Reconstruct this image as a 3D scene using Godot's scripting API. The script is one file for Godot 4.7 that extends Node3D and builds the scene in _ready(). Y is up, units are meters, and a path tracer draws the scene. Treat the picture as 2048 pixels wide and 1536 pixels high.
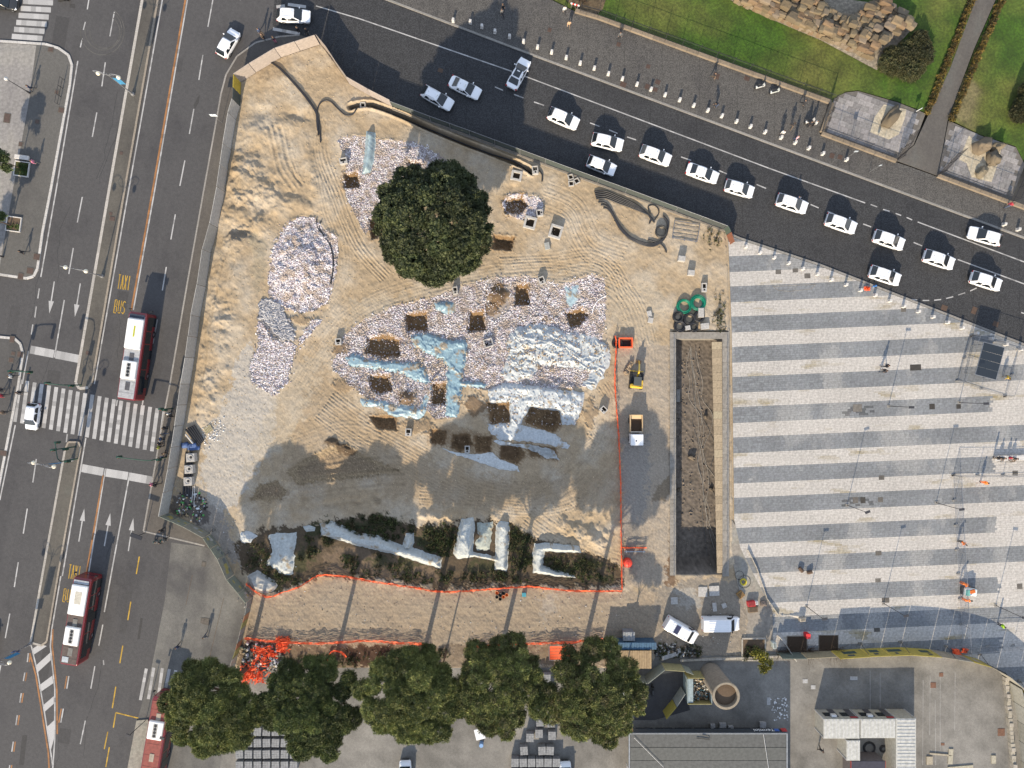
extends Node3D
# Overhead view of an archaeological dig / building site between an avenue, a taxi rank, a striped plaza and a garden.
# Plan positions are written in plan units: 14.4 units to the metre, (1024, 768) below the camera; g() turns them into metres.
const S := 14.4
const H := 98.6
var rng := RandomNumberGenerator.new()
var M := {}
var used := {}
var noise := FastNoiseLite.new()
var noise2 := FastNoiseLite.new()

func g(px: float, py: float, h := 0.0) -> Vector3:
	var k := (H - h) / (H * S)
	return Vector3((px - 1024.0) * k, h, (py - 768.0) * k)
func gp(a: Array, h := 0.0) -> PackedVector3Array:
	var o := PackedVector3Array()
	for i in range(0, a.size(), 2): o.append(g(a[i], a[i + 1], h))
	return o
func g2(a: Array) -> PackedVector2Array:
	var o := PackedVector2Array()
	for i in range(0, a.size(), 2): o.append(Vector2((a[i] - 1024.0) / S, (a[i + 1] - 768.0) / S))
	return o
func lin(r: float, gg: float, b: float) -> Color: return Color(r, gg, b)
func rr(a: float, b: float) -> float: return rng.randf_range(a, b)

# ---------------------------------------------------------------- mesh collector
class MB:
	var v := PackedVector3Array()
	var n := PackedVector3Array()
	var c := PackedColorArray()
	var col := Color(1, 1, 1)
	func tri(a: Vector3, b: Vector3, d: Vector3) -> void:   # counter-clockwise from outside
		var nn := (b - a).cross(d - a).normalized()
		v.append(a); v.append(d); v.append(b)
		n.append(nn); n.append(nn); n.append(nn)
		c.append(col); c.append(col); c.append(col)
	func quad(a: Vector3, b: Vector3, d: Vector3, e: Vector3) -> void:
		tri(a, b, d); tri(a, d, e)
	func tris(a: Vector3, b: Vector3, d: Vector3, na: Vector3, nb: Vector3, nd: Vector3) -> void:
		v.append(a); v.append(d); v.append(b)
		n.append(na); n.append(nd); n.append(nb)
		c.append(col); c.append(col); c.append(col)
	func box(t: Transform3D, s: Vector3, bev := 0.0) -> MB:   # t: centre of the base; a bevel insets the top rim
		var x := s.x / 2; var z := s.z / 2; var y := s.y
		if bev <= 0.0:
			var p := [Vector3(-x, 0, -z), Vector3(x, 0, -z), Vector3(x, 0, z), Vector3(-x, 0, z), Vector3(-x, y, -z), Vector3(x, y, -z), Vector3(x, y, z), Vector3(-x, y, z)]
			for i in 8: p[i] = t * p[i]
			quad(p[7], p[6], p[5], p[4]); quad(p[0], p[1], p[2], p[3])
			for i in 4:
				var j := (i + 1) % 4
				quad(p[j], p[i], p[i + 4], p[j + 4])
			return self
		var rings := []
		for q in [[0.0, 0.0], [y - bev, 0.0], [y - bev * 0.3, bev * 0.3], [y, bev]]:
			var r := []
			var xx: float = x - q[1]
			var zz: float = z - q[1]
			var cc := bev * 0.6
			for k in [Vector2(-xx + cc, -zz), Vector2(xx - cc, -zz), Vector2(xx, -zz + cc), Vector2(xx, zz - cc), Vector2(xx - cc, zz), Vector2(-xx + cc, zz), Vector2(-xx, zz - cc), Vector2(-xx, -zz + cc)]:
				r.append(t * Vector3(k.x, q[0], k.y))
			rings.append(r)
		for i in rings.size() - 1:
			for k in 8:
				var m := (k + 1) % 8
				quad(rings[i][m], rings[i][k], rings[i + 1][k], rings[i + 1][m])
		var top: Array = rings[3]
		for k in range(1, 7): tri(top[0], top[k + 1], top[k])
		return self
	func bx(a: Vector3, b: Vector3) -> MB:   # axis box by two corners
		return box(Transform3D(Basis(), Vector3((a.x + b.x) / 2, minf(a.y, b.y), (a.z + b.z) / 2)), (b - a).abs())
	func bar(a: Vector3, b: Vector3, w: float, hh: float) -> MB:   # box beam from a to b
		var d := b - a
		var l := d.length()
		if l < 0.0001: return self
		var yy := d / l
		var xx := yy.cross(Vector3.UP)
		if xx.length() < 0.01: xx = Vector3.RIGHT
		xx = xx.normalized()
		return box(Transform3D(Basis(xx, yy, xx.cross(yy)), a), Vector3(w, l, hh))
	func grid(rows: Array, wrap := false, flip := false) -> MB:   # smooth sheet; rows of equal length
		var nr := rows.size()
		var nc: int = rows[0].size()
		var nor := []
		for i in nr:
			var r := PackedVector3Array()
			for j in nc:
				var l: int = (j - 1 + nc) % nc if wrap else maxi(j - 1, 0)
				var q: int = (j + 1) % nc if wrap else mini(j + 1, nc - 1)
				var a: Vector3 = rows[i][q] - rows[i][l]
				var b: Vector3 = rows[mini(i + 1, nr - 1)][j] - rows[maxi(i - 1, 0)][j]
				var m := a.cross(b)
				r.append((-m if flip else m).normalized())
			nor.append(r)
		for i in nr - 1:
			for j in (nc if wrap else nc - 1):
				var k := (j + 1) % nc
				var p: Array = [rows[i][j], rows[i][k], rows[i + 1][k], rows[i + 1][j]]
				var m: Array = [nor[i][j], nor[i][k], nor[i + 1][k], nor[i + 1][j]]
				if flip:
					tris(p[0], p[3], p[2], m[0], m[3], m[2]); tris(p[0], p[2], p[1], m[0], m[2], m[1])
				else:
					tris(p[0], p[1], p[2], m[0], m[1], m[2]); tris(p[0], p[2], p[3], m[0], m[2], m[3])
		return self
	func tube(path: PackedVector3Array, r: float, seg := 6, r2 := -1.0) -> MB:
		var rows := []
		var m := path.size()
		for i in m:
			var d := (path[mini(i + 1, m - 1)] - path[maxi(i - 1, 0)]).normalized()
			var u := d.cross(Vector3.UP)
			if u.length() < 0.05: u = d.cross(Vector3.RIGHT)
			u = u.normalized()
			var w := u.cross(d)
			var rad: float = r if r2 < 0.0 else lerpf(r, r2, float(i) / maxf(m - 1, 1))
			var row := PackedVector3Array()
			for k in seg:
				var a := TAU * k / seg
				row.append(path[i] + (u * cos(a) + w * sin(a)) * rad)
			rows.append(row)
		grid(rows, true)
		for e in [0, m - 1]:
			for k in range(1, seg - 1):
				if e == 0: tri(rows[e][0], rows[e][k + 1], rows[e][k])
				else: tri(rows[e][0], rows[e][k], rows[e][k + 1])
		return self
	func lathe(t: Transform3D, prof: Array, seg := 16) -> MB:   # prof: [radius, height, ...] upwards
		var rows := []
		for i in range(0, prof.size(), 2):
			var row := PackedVector3Array()
			for k in seg:
				var a := TAU * k / seg
				row.append(t * Vector3(prof[i] * cos(a), prof[i + 1], prof[i] * sin(a)))
			rows.append(row)
		for i in rows.size() - 1:
			for k in seg:
				var m := (k + 1) % seg
				quad(rows[i][m], rows[i][k], rows[i + 1][k], rows[i + 1][m])
		return self
	func prism(poly: PackedVector2Array, y0: float, y1: float, sides := true) -> MB:
		var id := Geometry2D.triangulate_polygon(poly)
		var cw := Geometry2D.is_polygon_clockwise(poly)
		for i in range(0, id.size(), 3):
			var a := poly[id[i]]; var b := poly[id[i + 1]]; var d := poly[id[i + 2]]
			var A := Vector3(a.x, y1, a.y); var B := Vector3(b.x, y1, b.y); var D := Vector3(d.x, y1, d.y)
			if (B - A).cross(D - A).y > 0: tri(A, B, D)
			else: tri(A, D, B)
		if sides:
			for i in poly.size():
				var a := poly[i]; var b := poly[(i + 1) % poly.size()]
				var q := [Vector3(a.x, y0, a.y), Vector3(b.x, y0, b.y), Vector3(b.x, y1, b.y), Vector3(a.x, y1, a.y)]
				var out := Vector3(b.y - a.y, 0, a.x - b.x) * (1.0 if not cw else -1.0)
				if (q[1] - q[0]).cross(q[2] - q[0]).dot(out) > 0: quad(q[0], q[1], q[2], q[3])
				else: quad(q[1], q[0], q[3], q[2])
		return self
	func mesh() -> ArrayMesh:
		var a := []
		a.resize(Mesh.ARRAY_MAX)
		a[Mesh.ARRAY_VERTEX] = v; a[Mesh.ARRAY_NORMAL] = n; a[Mesh.ARRAY_COLOR] = c
		var m := ArrayMesh.new()
		m.add_surface_from_arrays(Mesh.PRIMITIVE_TRIANGLES, a)
		return m

# ---------------------------------------------------------------- scene tree helpers
func numbered(s: String) -> String:
	if not used.has(s):
		used[s] = 0
		return s
	used[s] += 1
	return "%s_%03d" % [s, used[s]]
func part(b, called: String, m: Material, parent: Node, label := "") -> MeshInstance3D:
	var o := MeshInstance3D.new()
	o.name = called
	o.mesh = b.mesh() if b is MB else b
	o.material_override = m
	parent.add_child(o, true)
	if label: o.set_meta("label", label)
	return o
func thing(called: String, label: String, cat: String, at := Vector3.ZERO, turn := 0.0, group := "") -> Node3D:
	var o := Node3D.new()
	o.name = numbered(called)
	add_child(o)
	o.position = at
	o.rotation.y = turn
	tag(o, label, cat, group)
	return o
func tag(o: Node, label: String, cat: String, group := "") -> void:
	o.set_meta("label", label); o.set_meta("category", cat)
	if group: o.set_meta("group", group)
func one(b, called: String, m: Material, label: String, cat: String, group := "", at := Vector3.ZERO, turn := 0.0) -> MeshInstance3D:
	var o := MeshInstance3D.new()
	o.name = numbered(called)
	o.mesh = b.mesh() if b is MB else b
	o.material_override = m
	add_child(o)
	o.position = at
	o.rotation.y = turn
	tag(o, label, cat, group)
	return o
func struct(b, called: String, m: Material) -> MeshInstance3D:
	var o := MeshInstance3D.new()
	o.name = numbered(called)
	o.mesh = b.mesh() if b is MB else b
	o.material_override = m
	add_child(o)
	o.set_meta("kind", "structure")
	return o
func stuff(o: Node) -> Node:
	o.set_meta("kind", "stuff")
	return o
func copy(o: Node3D, at: Vector3, turn: float, label := "", group := "") -> Node3D:
	var r: Node3D = o.duplicate()
	r.name = numbered(String(o.name).rstrip("0123456789").trim_suffix("_"))
	add_child(r)
	r.position = at
	r.rotation.y = turn
	if label: r.set_meta("label", label)
	if group: r.set_meta("group", group)
	return r
func spline(p: PackedVector3Array, step := 0.25) -> PackedVector3Array:
	var o := PackedVector3Array()
	for i in p.size() - 1:
		var a := p[maxi(i - 1, 0)]; var b := p[i]; var d := p[i + 1]; var e := p[mini(i + 2, p.size() - 1)]
		var k := maxi(2, int(b.distance_to(d) / step))
		for j in k: o.append(b.cubic_interpolate(d, a, e, float(j) / k))
	o.append(p[p.size() - 1])
	return o
# a flat sheet cut to a polygon on a grid, so that every vertex can carry its own colour and height
func sheet(poly: PackedVector2Array, cell: float, colour: Callable, height: Callable, skirt := 0.0) -> MB:
	var b := MB.new()
	var lo := poly[0]; var hi := poly[0]
	for p in poly:
		lo = lo.min(p); hi = hi.max(p)
	var nx := int(ceil((hi.x - lo.x) / cell)); var ny := int(ceil((hi.y - lo.y) / cell))
	var pts := PackedVector3Array(); var cols := PackedColorArray(); var ins := PackedByteArray()
	for j in ny + 1:
		for i in nx + 1:
			var q := lo + Vector2(i, j) * cell
			var inside := Geometry2D.is_point_in_polygon(q, poly)
			ins.append(1 if inside else 0)
			pts.append(Vector3(q.x, height.call(q) if inside else 0.0, q.y))
			cols.append(colour.call(q) if inside else Color.WHITE)
	var w := nx + 1
	var nor := PackedVector3Array()
	for j in ny + 1:
		for i in w:
			var l := pts[j * w + maxi(i - 1, 0)]; var r := pts[j * w + mini(i + 1, nx)]; var u := pts[maxi(j - 1, 0) * w + i]; var d := pts[mini(j + 1, ny) * w + i]
			nor.append((d - u).cross(r - l).normalized() if ins[j * w + i] else Vector3.UP)
	for j in ny:
		for i in nx:
			var a := j * w + i
			var k := ins[a] + ins[a + 1] + ins[a + w] + ins[a + w + 1]
			if k == 4:
				for t in [a, a + 1, a + w + 1, a, a + w + 1, a + w]:
					b.v.append(pts[t]); b.n.append(nor[t]); b.c.append(cols[t])
			else:
				var sq := PackedVector2Array([lo + Vector2(i, j) * cell, lo + Vector2(i + 1, j) * cell, lo + Vector2(i + 1, j + 1) * cell, lo + Vector2(i, j + 1) * cell])
				for piece in Geometry2D.intersect_polygons(sq, poly):
					var id := Geometry2D.triangulate_polygon(piece)
					for t in range(0, id.size(), 3):
						var q := [piece[id[t]], piece[id[t + 1]], piece[id[t + 2]]]
						if (q[1] - q[0]).cross(q[2] - q[0]) < 0: q = [q[0], q[2], q[1]]
						for z in q:
							b.v.append(Vector3(z.x, height.call(z), z.y)); b.n.append(Vector3.UP); b.c.append(colour.call(z))
	if skirt > 0.0:
		var cw := Geometry2D.is_polygon_clockwise(poly)
		for i in poly.size():
			var p := poly[i]; var q := poly[(i + 1) % poly.size()]
			if cw: b.col = colour.call(p); b.quad(Vector3(p.x, height.call(p) - skirt, p.y), Vector3(q.x, height.call(q) - skirt, q.y), Vector3(q.x, height.call(q), q.y), Vector3(p.x, height.call(p), p.y))
			else: b.col = colour.call(p); b.quad(Vector3(q.x, height.call(q) - skirt, q.y), Vector3(p.x, height.call(p) - skirt, p.y), Vector3(p.x, height.call(p), p.y), Vector3(q.x, height.call(q), q.y))
		b.col = Color.WHITE
	return b

# ---------------------------------------------------------------- textures and materials
func grain(size: int, freqs: Array, amps: Array, lo := 0.55, contrast := 1.0, sd := 1) -> Image:
	var acc := PackedFloat32Array()
	acc.resize(size * size)
	for k in freqs.size():
		var f := FastNoiseLite.new()
		f.noise_type = FastNoiseLite.TYPE_SIMPLEX_SMOOTH
		f.seed = sd + k
		f.frequency = freqs[k]
		f.fractal_octaves = 3
		var d := f.get_seamless_image(size, size).get_data()
		var am: float = amps[k] / 255.0
		for i in size * size: acc[i] += (d[i] - 127.5) * am
	var o := PackedByteArray()
	o.resize(size * size)
	for i in size * size: o[i] = int(clampf(lo + (1.0 - lo) * (0.6 + acc[i] * contrast), 0.0, 1.0) * 255.0)
	return Image.create_from_data(size, size, false, Image.FORMAT_L8, o)
func tex(im: Image) -> ImageTexture:
	var c: Image = im.duplicate()
	c.convert(Image.FORMAT_RGB8)
	return ImageTexture.create_from_image(c)
func bump(im: Image, k := 4.0) -> ImageTexture:
	var c: Image = im.duplicate()
	c.convert(Image.FORMAT_RGBA8)
	c.bump_map_to_normal_map(k)
	return ImageTexture.create_from_image(c)
func mat(called: String, c: Color, rough := 0.9, im: Image = null, metres := 4.0, bumpy := 0.0, metal := 0.0) -> StandardMaterial3D:
	var m := StandardMaterial3D.new()
	m.resource_name = called
	m.albedo_color = Color(c.r, c.g, c.b).linear_to_srgb()
	m.roughness = rough
	m.metallic = metal
	m.vertex_color_use_as_albedo = true
	if im:
		m.albedo_texture = texes(im, 0.0)
		m.uv1_triplanar = true
		m.uv1_world_triplanar = true
		m.uv1_scale = Vector3.ONE / metres
		if bumpy > 0.0:
			m.normal_enabled = true
			m.normal_texture = texes(im, bumpy)
			m.normal_scale = 1.0
	M[called] = m
	return m
var tex_seen := {}
func texes(im: Image, b: float) -> ImageTexture:
	var k := [im, b]
	if not tex_seen.has(k): tex_seen[k] = tex(im) if b == 0.0 else bump(im, b)
	return tex_seen[k]
func setts(size: int, nx: int, ny: int, sd: int) -> Image:   # small stone setts seen from above: too small to tell apart
	var r := RandomNumberGenerator.new()
	r.seed = sd
	var im := Image.create(size, size, false, Image.FORMAT_L8)
	im.fill(Color(0.42, 0.42, 0.42))
	var w := float(size) / nx; var h := float(size) / ny
	for j in ny:
		for i in nx:
			var k := r.randf_range(0.62, 0.98)
			var x := int((i + (0.5 if j % 2 else 0.0)) * w + r.randf_range(0, 1.5)); var y := int(j * h + r.randf_range(0, 1.5))
			im.fill_rect(Rect2i(x % size, y, int(w) - 2, int(h) - 2), Color(k, k, k))
	return im

# ---------------------------------------------------------------- scene
func _ready() -> void:
	rng.seed = 7
	noise.seed = 3; noise.frequency = 0.12; noise.fractal_octaves = 4
	noise2.seed = 9; noise2.frequency = 0.9; noise2.fractal_octaves = 3
	var cam := Camera3D.new()
	cam.name = "camera"
	cam.fov = 56.8
	cam.near = 0.5
	cam.far = 900.0
	cam.position = Vector3(0, H, 0)
	cam.rotation = Vector3(-PI / 2, 0, 0)
	add_child(cam)
	cam.current = true
	var we := WorldEnvironment.new()
	we.name = "surroundings"
	var env := Environment.new()
	env.background_mode = Environment.BG_SKY
	var sm := ProceduralSkyMaterial.new()
	sm.sky_top_color = Color(0.53, 0.58, 0.66)
	sm.sky_horizon_color = Color(0.82, 0.83, 0.84)
	sm.sky_curve = 0.12
	sm.ground_bottom_color = Color(0.22, 0.21, 0.20)
	sm.ground_horizon_color = Color(0.66, 0.70, 0.75)
	var sky := Sky.new()
	sky.sky_material = sm
	env.sky = sky
	env.background_energy_multiplier = 1.5
	env.tonemap_mode = Environment.TONE_MAPPER_LINEAR
	env.tonemap_exposure = 1.65
	env.sdfgi_enabled = true
	env.ssao_enabled = true
	env.ssil_enabled = true
	we.environment = env
	add_child(we)
	var sun := DirectionalLight3D.new()
	sun.name = "sun"
	sun.light_energy = 1.5
	sun.light_color = Color(1.0, 0.93, 0.82)
	sun.light_angular_distance = 0.53
	sun.shadow_enabled = true
	add_child(sun)
	var el := deg_to_rad(26.0)
	sun.look_at_from_position(Vector3.ZERO, Vector3(0.233 * cos(el), -sin(el), -0.972 * cos(el)), Vector3.UP)
	materials()
	setting()
	print("setting ", Time.get_ticks_msec())
	terrain()
	print("terrain ", Time.get_ticks_msec())
	site_edges()
	site_cover()
	print("cover ", Time.get_ticks_msec())
	garden()
	trees()
	print("trees ", Time.get_ticks_msec())
	yard()
	vehicles()
	print("vehicles ", Time.get_ticks_msec())
	furniture()
	site_objects()
	people()
	print("done ", Time.get_ticks_msec())

func materials() -> void:
	var gr := grain(1024, [0.02, 0.06, 0.25], [0.22, 0.3, 0.55], 0.55, 1.0, 11)
	var gs := grain(1024, [0.012, 0.03, 0.08], [0.22, 0.45, 0.5], 0.6, 1.0, 21)
	var gc := grain(512, [0.01, 0.05, 0.3], [0.4, 0.3, 0.35], 0.6, 1.0, 31)
	var gg := grain(1024, [0.012, 0.09, 0.3], [0.35, 0.5, 0.7], 0.3, 1.1, 41)
	var cs := setts(1024, 48, 64, 5)
	mat("asphalt", lin(0.101, 0.098, 0.099), 0.92, gr, 13.0, 1.2)
	mat("side_asphalt", lin(0.155, 0.149, 0.138), 0.93, gr, 11.0, 1.2)
	mat("cobble", lin(0.062, 0.063, 0.067), 0.85, cs, 6.4, 2.5)
	mat("cobble_walk", lin(0.150, 0.142, 0.132), 0.9, cs, 5.2, 2.5)
	mat("concrete", lin(0.36, 0.34, 0.31), 0.92, gc, 3.0, 1.5)
	mat("precast", lin(0.54, 0.52, 0.49), 0.9, gc, 2.0, 1.0)
	mat("yard", lin(0.50, 0.475, 0.43), 0.93, gr, 11.0, 1.2)
	mat("stone", lin(0.50, 0.46, 0.40), 0.9, gc, 1.7, 2.0)
	mat("kerb", lin(0.76, 0.73, 0.69), 0.9, gc, 1.3, 1.5)
	mat("paint", lin(0.62, 0.61, 0.60), 0.85, gr, 3.0)
	mat("paint_orange", lin(0.48, 0.22, 0.08), 0.85, gr, 3.0)
	mat("paint_yellow", lin(0.68, 0.42, 0.05), 0.85, gr, 3.0)
	mat("sand", lin(0.82, 0.81, 0.795), 0.97, gs, 5.0, 2.0)
	mat("soil", lin(0.16, 0.11, 0.07), 0.97, gs, 3.0, 4.0)
	mat("grass", lin(1, 1, 1), 0.95, gg, 6.0, 4.0)
	mat("paver", lin(1, 1, 1), 0.88, gc, 2.3, 0.8)
	mat("rock", lin(1, 1, 1), 0.95, gs, 1.6, 5.0)
	mat("gravel", lin(1, 1, 1), 0.9)
	mat("leaf", lin(1, 1, 1), 0.7)
	M.leaf.backlight_enabled = true
	M.leaf.backlight = Color(0.10, 0.14, 0.04)
	mat("bark", lin(0.14, 0.09, 0.06), 0.95, gs, 1.0, 5.0)
	mat("fabric", lin(1, 1, 1), 0.9, gc, 2.0, 1.2)
	mat("film", lin(1, 1, 1), 0.42, gc, 2.0, 1.0)
	mat("board", lin(1, 1, 1), 0.75, gc, 2.5, 0.6)
	mat("iron", lin(0.03, 0.03, 0.035), 0.6)
	mat("steel", lin(0.45, 0.46, 0.48), 0.45, gc, 1.0, 0.0, 0.6)
	mat("plain", lin(1, 1, 1), 0.7)
	mat("plastic", lin(1, 1, 1), 0.45)
	mat("rubber", lin(0.018, 0.018, 0.02), 0.75)
	mat("black_pipe", lin(0.022, 0.022, 0.025), 0.5)
	mat("orange_mesh", lin(0.80, 0.11, 0.03), 0.7)
	mat("car_paint", lin(1, 1, 1), 0.28)
	M.car_paint.clearcoat_enabled = true
	M.car_paint.clearcoat = 0.6
	M.car_paint.clearcoat_roughness = 0.08
	mat("glass", lin(0.012, 0.016, 0.02), 0.06)
	M.glass.metallic_specular = 0.6
	mat("skin_cloth", lin(1, 1, 1), 0.85)
	mat("roofing", lin(1, 1, 1), 0.7, gc, 3.0, 0.6)

# ---------------------------------------------------------------- setting: ground, roads, pavements, markings
var SITE := [642, 88, 700, 168, 785, 214, 1140, 345, 1447, 458, 1453, 500, 1458, 660, 1466, 1110, 1480, 1165, 1500, 1240, 1480, 1310, 1310, 1312, 1300, 1335, 470, 1335, 492, 1250, 505, 1195, 490, 1175, 468, 1150, 450, 1110, 422, 1068, 382, 1046, 337, 1026, 355, 933, 368, 850, 380, 768, 389, 716, 400, 634, 412, 574, 422, 506, 436, 456, 450, 384, 462, 300, 472, 240, 480, 205, 482, 165, 512, 145, 562, 115]
var PLAZA := [1455, 470, 1480, 480, 1640, 533, 2048, 692, 2300, 791, 2300, 1510, 2048, 1392, 2010, 1345, 1960, 1320, 1920, 1308, 1700, 1298, 1545, 1300, 1545, 1222, 1500, 1135, 1480, 1095, 1468, 1040, 1463, 660, 1457, 500]

func flat_y(y: float) -> Callable: return func(_q): return y
func worn(base: Color, amt: float, along := Vector2(-0.19, 0.98), streak := 0.5) -> Callable:
	return func(q: Vector2):
		var s := q.dot(Vector2(along.y, -along.x)); var t := q.dot(along)
		var k := noise.get_noise_2d(q.x * 0.7, q.y * 0.7) * amt + noise.get_noise_2d(s * 5.0, t * 0.15 + 60.0) * amt * streak + noise2.get_noise_2d(q.x * 0.6, q.y * 0.6) * amt * 0.35
		return Color(base.r * (1 + k), base.g * (1 + k), base.b * (1 + k * 0.9))
func stripe(b: MB, a: Vector2, d: Vector2, w: float, y := 0.004) -> void:   # plan units; split into short worn lengths
	var u := (d - a).normalized(); var s := Vector2(-u.y, u.x) * w / 2
	var n := maxi(1, int(a.distance_to(d) / 9.0))
	for i in n:
		var p := a.lerp(d, float(i) / n); var q := a.lerp(d, float(i + 1) / n)
		var k := 0.86 + 0.5 * noise2.get_noise_2d(p.x * 0.07, p.y * 0.07)
		b.col = Color(k, k, k)
		var A := g(p.x + s.x, p.y + s.y); var B := g(q.x + s.x, q.y + s.y); var C := g(q.x - s.x, q.y - s.y); var D := g(p.x - s.x, p.y - s.y)
		for v in [A, B, C, D]: v.y = y
		A.y = y; B.y = y; C.y = y; D.y = y
		b.quad(A, B, C, D)
		if (B - A).cross(C - A).y < 0:
			for r in range(b.n.size() - 6, b.n.size()): b.n[r] = Vector3.UP
func lines(parent: Node, called: String, m: Material, w: float, a: Array, y := 0.004) -> void:   # a: x0, y0, x1, y1 per stroke, each stroke a part
	for i in range(0, a.size(), 4):
		var b := MB.new()
		stripe(b, Vector2(a[i], a[i + 1]), Vector2(a[i + 2], a[i + 3]), w, y)
		part(b, called, m, parent)
func patch(parent: Node, called: String, m: Material, a: Array, y: float, c := Color.WHITE) -> void:
	var b := MB.new()
	b.col = c
	b.prism(g2(a), y - 0.02, y, false)
	part(b, called, m, parent)
func kerb(parent: Node, a: Array, w := 4.0, y1 := 0.13, stone := 1.0, m: Material = null, c := Color.WHITE) -> void:   # a row of kerb stones, each a part
	var p := gp(a)
	var mm: Material = m if m else M.kerb
	var meshes := {}
	for i in p.size() - 1:
		var l := p[i].distance_to(p[i + 1])
		var n := maxi(1, int(round(l / stone)))
		var d := (p[i + 1] - p[i]) / l
		for k in n:
			var key := int(round(l / n * 100)) * 4 + rng.randi() % 4
			if not meshes.has(key):
				var b := MB.new()
				var t := rr(0.82, 1.05)
				t *= 0.72
				b.col = Color(c.r * t, c.g * t, c.b * t)
				b.box(Transform3D(Basis(), Vector3(0, -0.15, 0)), Vector3(l / n - 0.015, y1 + 0.15, w / S), 0.015)
				meshes[key] = b.mesh()
			var o := part(meshes[key], "kerb_stone", mm, parent)
			o.position = p[i] + d * l * (k + 0.5) / n
			o.position.y = rr(-0.006, 0.0)
			o.rotation.y = -atan2(d.z, d.x)

func setting() -> void:
	# earth far below and out to the horizon
	var b := MB.new()
	b.col = Color(0.55, 0.45, 0.34)
	b.quad(Vector3(-450, -4.2, 450), Vector3(450, -4.2, 450), Vector3(450, -4.2, -450), Vector3(-450, -4.2, -450))
	struct(b, "ground", M.sand)
	var left := [-500, -350, 560, -350, 553, -60, 545, 50, 560, 76, 600, 70, 642, 88, 562, 115, 512, 145, 482, 165, 480, 205, 472, 240, 462, 300, 450, 384, 436, 456, 422, 506, 412, 574, 400, 634, 389, 716, 380, 768, 368, 850, 355, 933, 337, 1026, 382, 1046, 422, 1068, 450, 1110, 468, 1150, 490, 1175, 505, 1195, 492, 1250, 470, 1335, 455, 1420, 440, 1536, 420, 1900, -500, 1900]
	var road := struct(sheet(g2(left), 0.6, worn(Color(1, 1, 1), 0.30), flat_y(0.0)), "avenue_road", M.asphalt)
	var cob := [553, -60, 613, -60, 775, 0, 1024, 95, 1536, 286, 2048, 476, 2300, 570, 2300, 791, 2048, 692, 1640, 533, 1480, 480, 1447, 460, 1140, 345, 785, 214, 700, 168, 642, 88, 600, 70, 560, 76, 545, 50]
	var taxi_road := struct(sheet(g2(cob), 0.6, worn(Color(1, 1, 1), 0.35, Vector2(0.937, 0.348), 0.3), flat_y(0.0)), "taxi_road", M.cobble)
	# --- left pavements
	var lw := [-500, 80, 0, 82, 92, 88, 118, 96, 138, 110, 145, 130, 141, 170, 102, 384, 86, 466, 80, 510, 76, 538, 68, 554, 54, 558, 0, 550, -500, 470]
	var w1 := struct(sheet(g2(lw), 0.6, worn(Color(1, 1, 1), 0.25), flat_y(0.11), 0.2), "pavement", M.side_asphalt)
	var slab := [-400, 86, 26, 88, 74, 92, 60, 200, 40, 310, 22, 410, 0, 540, -400, 470]
	part(sheet(g2(slab), 0.7, worn(Color(0.95, 0.95, 0.98), 0.25), flat_y(0.114)), "paving_band", M.concrete, w1).set_meta("label", "pale paved band along the building side")
	kerb(w1, [-100, 80, 0, 83, 92, 89, 118, 97, 138, 111, 145, 131, 141, 170, 102, 384, 86, 466, 80, 510, 76, 538, 68, 553, 54, 557, 0, 549, -100, 532], 5.0, 0.13, 1.2, M.kerb, Color(1.25, 1.25, 1.25))
	var lw2 := [-500, 600, 0, 674, 30, 677, 42, 688, 47, 708, 38, 770, 15, 890, 0, 968, -80, 1400, -500, 1400]
	var w2 := struct(sheet(g2(lw2), 0.6, worn(Color(0.72, 0.72, 0.75), 0.25), flat_y(0.11), 0.2), "pavement", M.side_asphalt)
	kerb(w2, [-60, 666, 0, 674, 30, 677, 42, 688, 47, 708, 38, 770, 15, 890, 0, 968, -30, 1120], 5.0, 0.13, 1.2, M.kerb, Color(1.2, 1.2, 1.2))
	# --- narrow pavement outside the hoarding
	var ew := [642, 88, 600, 70, 560, 74, 512, 86, 475, 113, 453, 150, 443, 188, 434, 240, 408, 384, 375, 570, 341, 768, 325, 850, 311, 933, 288, 1062, 400, 1088, 450, 1110, 422, 1068, 382, 1046, 337, 1026, 355, 933, 368, 850, 380, 768, 389, 716, 400, 634, 412, 574, 422, 506, 436, 456, 450, 384, 462, 300, 472, 240, 480, 205, 482, 165, 512, 145, 562, 115]
	var w3 := struct(sheet(g2(ew), 0.6, worn(Color(0.86, 0.80, 0.76), 0.25), flat_y(0.11), 0.2), "pavement", M.side_asphalt)
	kerb(w3, [600, 71, 560, 74, 512, 86, 475, 113, 453, 150, 443, 188, 434, 240, 408, 384, 375, 570, 341, 768, 325, 850, 311, 933, 288, 1062, 410, 1091], 3.2, 0.13, 1.4, M.kerb, Color(0.72, 0.70, 0.68))
	# --- bus terminal concrete, lower left
	var bt := [343, 1085, 410, 1094, 450, 1112, 468, 1152, 490, 1177, 505, 1195, 492, 1250, 470, 1335, 455, 1420, 440, 1536, 420, 1800, 200, 1800, 258, 1536, 272, 1452, 304, 1332, 330, 1200]
	var t1 := struct(sheet(g2(bt), 0.6, worn(Color(0.34, 0.345, 0.355), 0.6), flat_y(0.004)), "terminal_pavement", M.yard)
	lines(t1, "faded_crossing_stripe", M.paint, 6, [293, 1337, 281, 1400, 308, 1335, 297, 1398, 325, 1336, 318, 1385, 339, 1338, 332, 1375, 352, 1340, 346, 1365], 0.008)
	var joints := []
	for i in 5: joints.append_array([420 - i * 6, 1180 + i * 62, 500 - i * 8, 1196 + i * 60])
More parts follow.
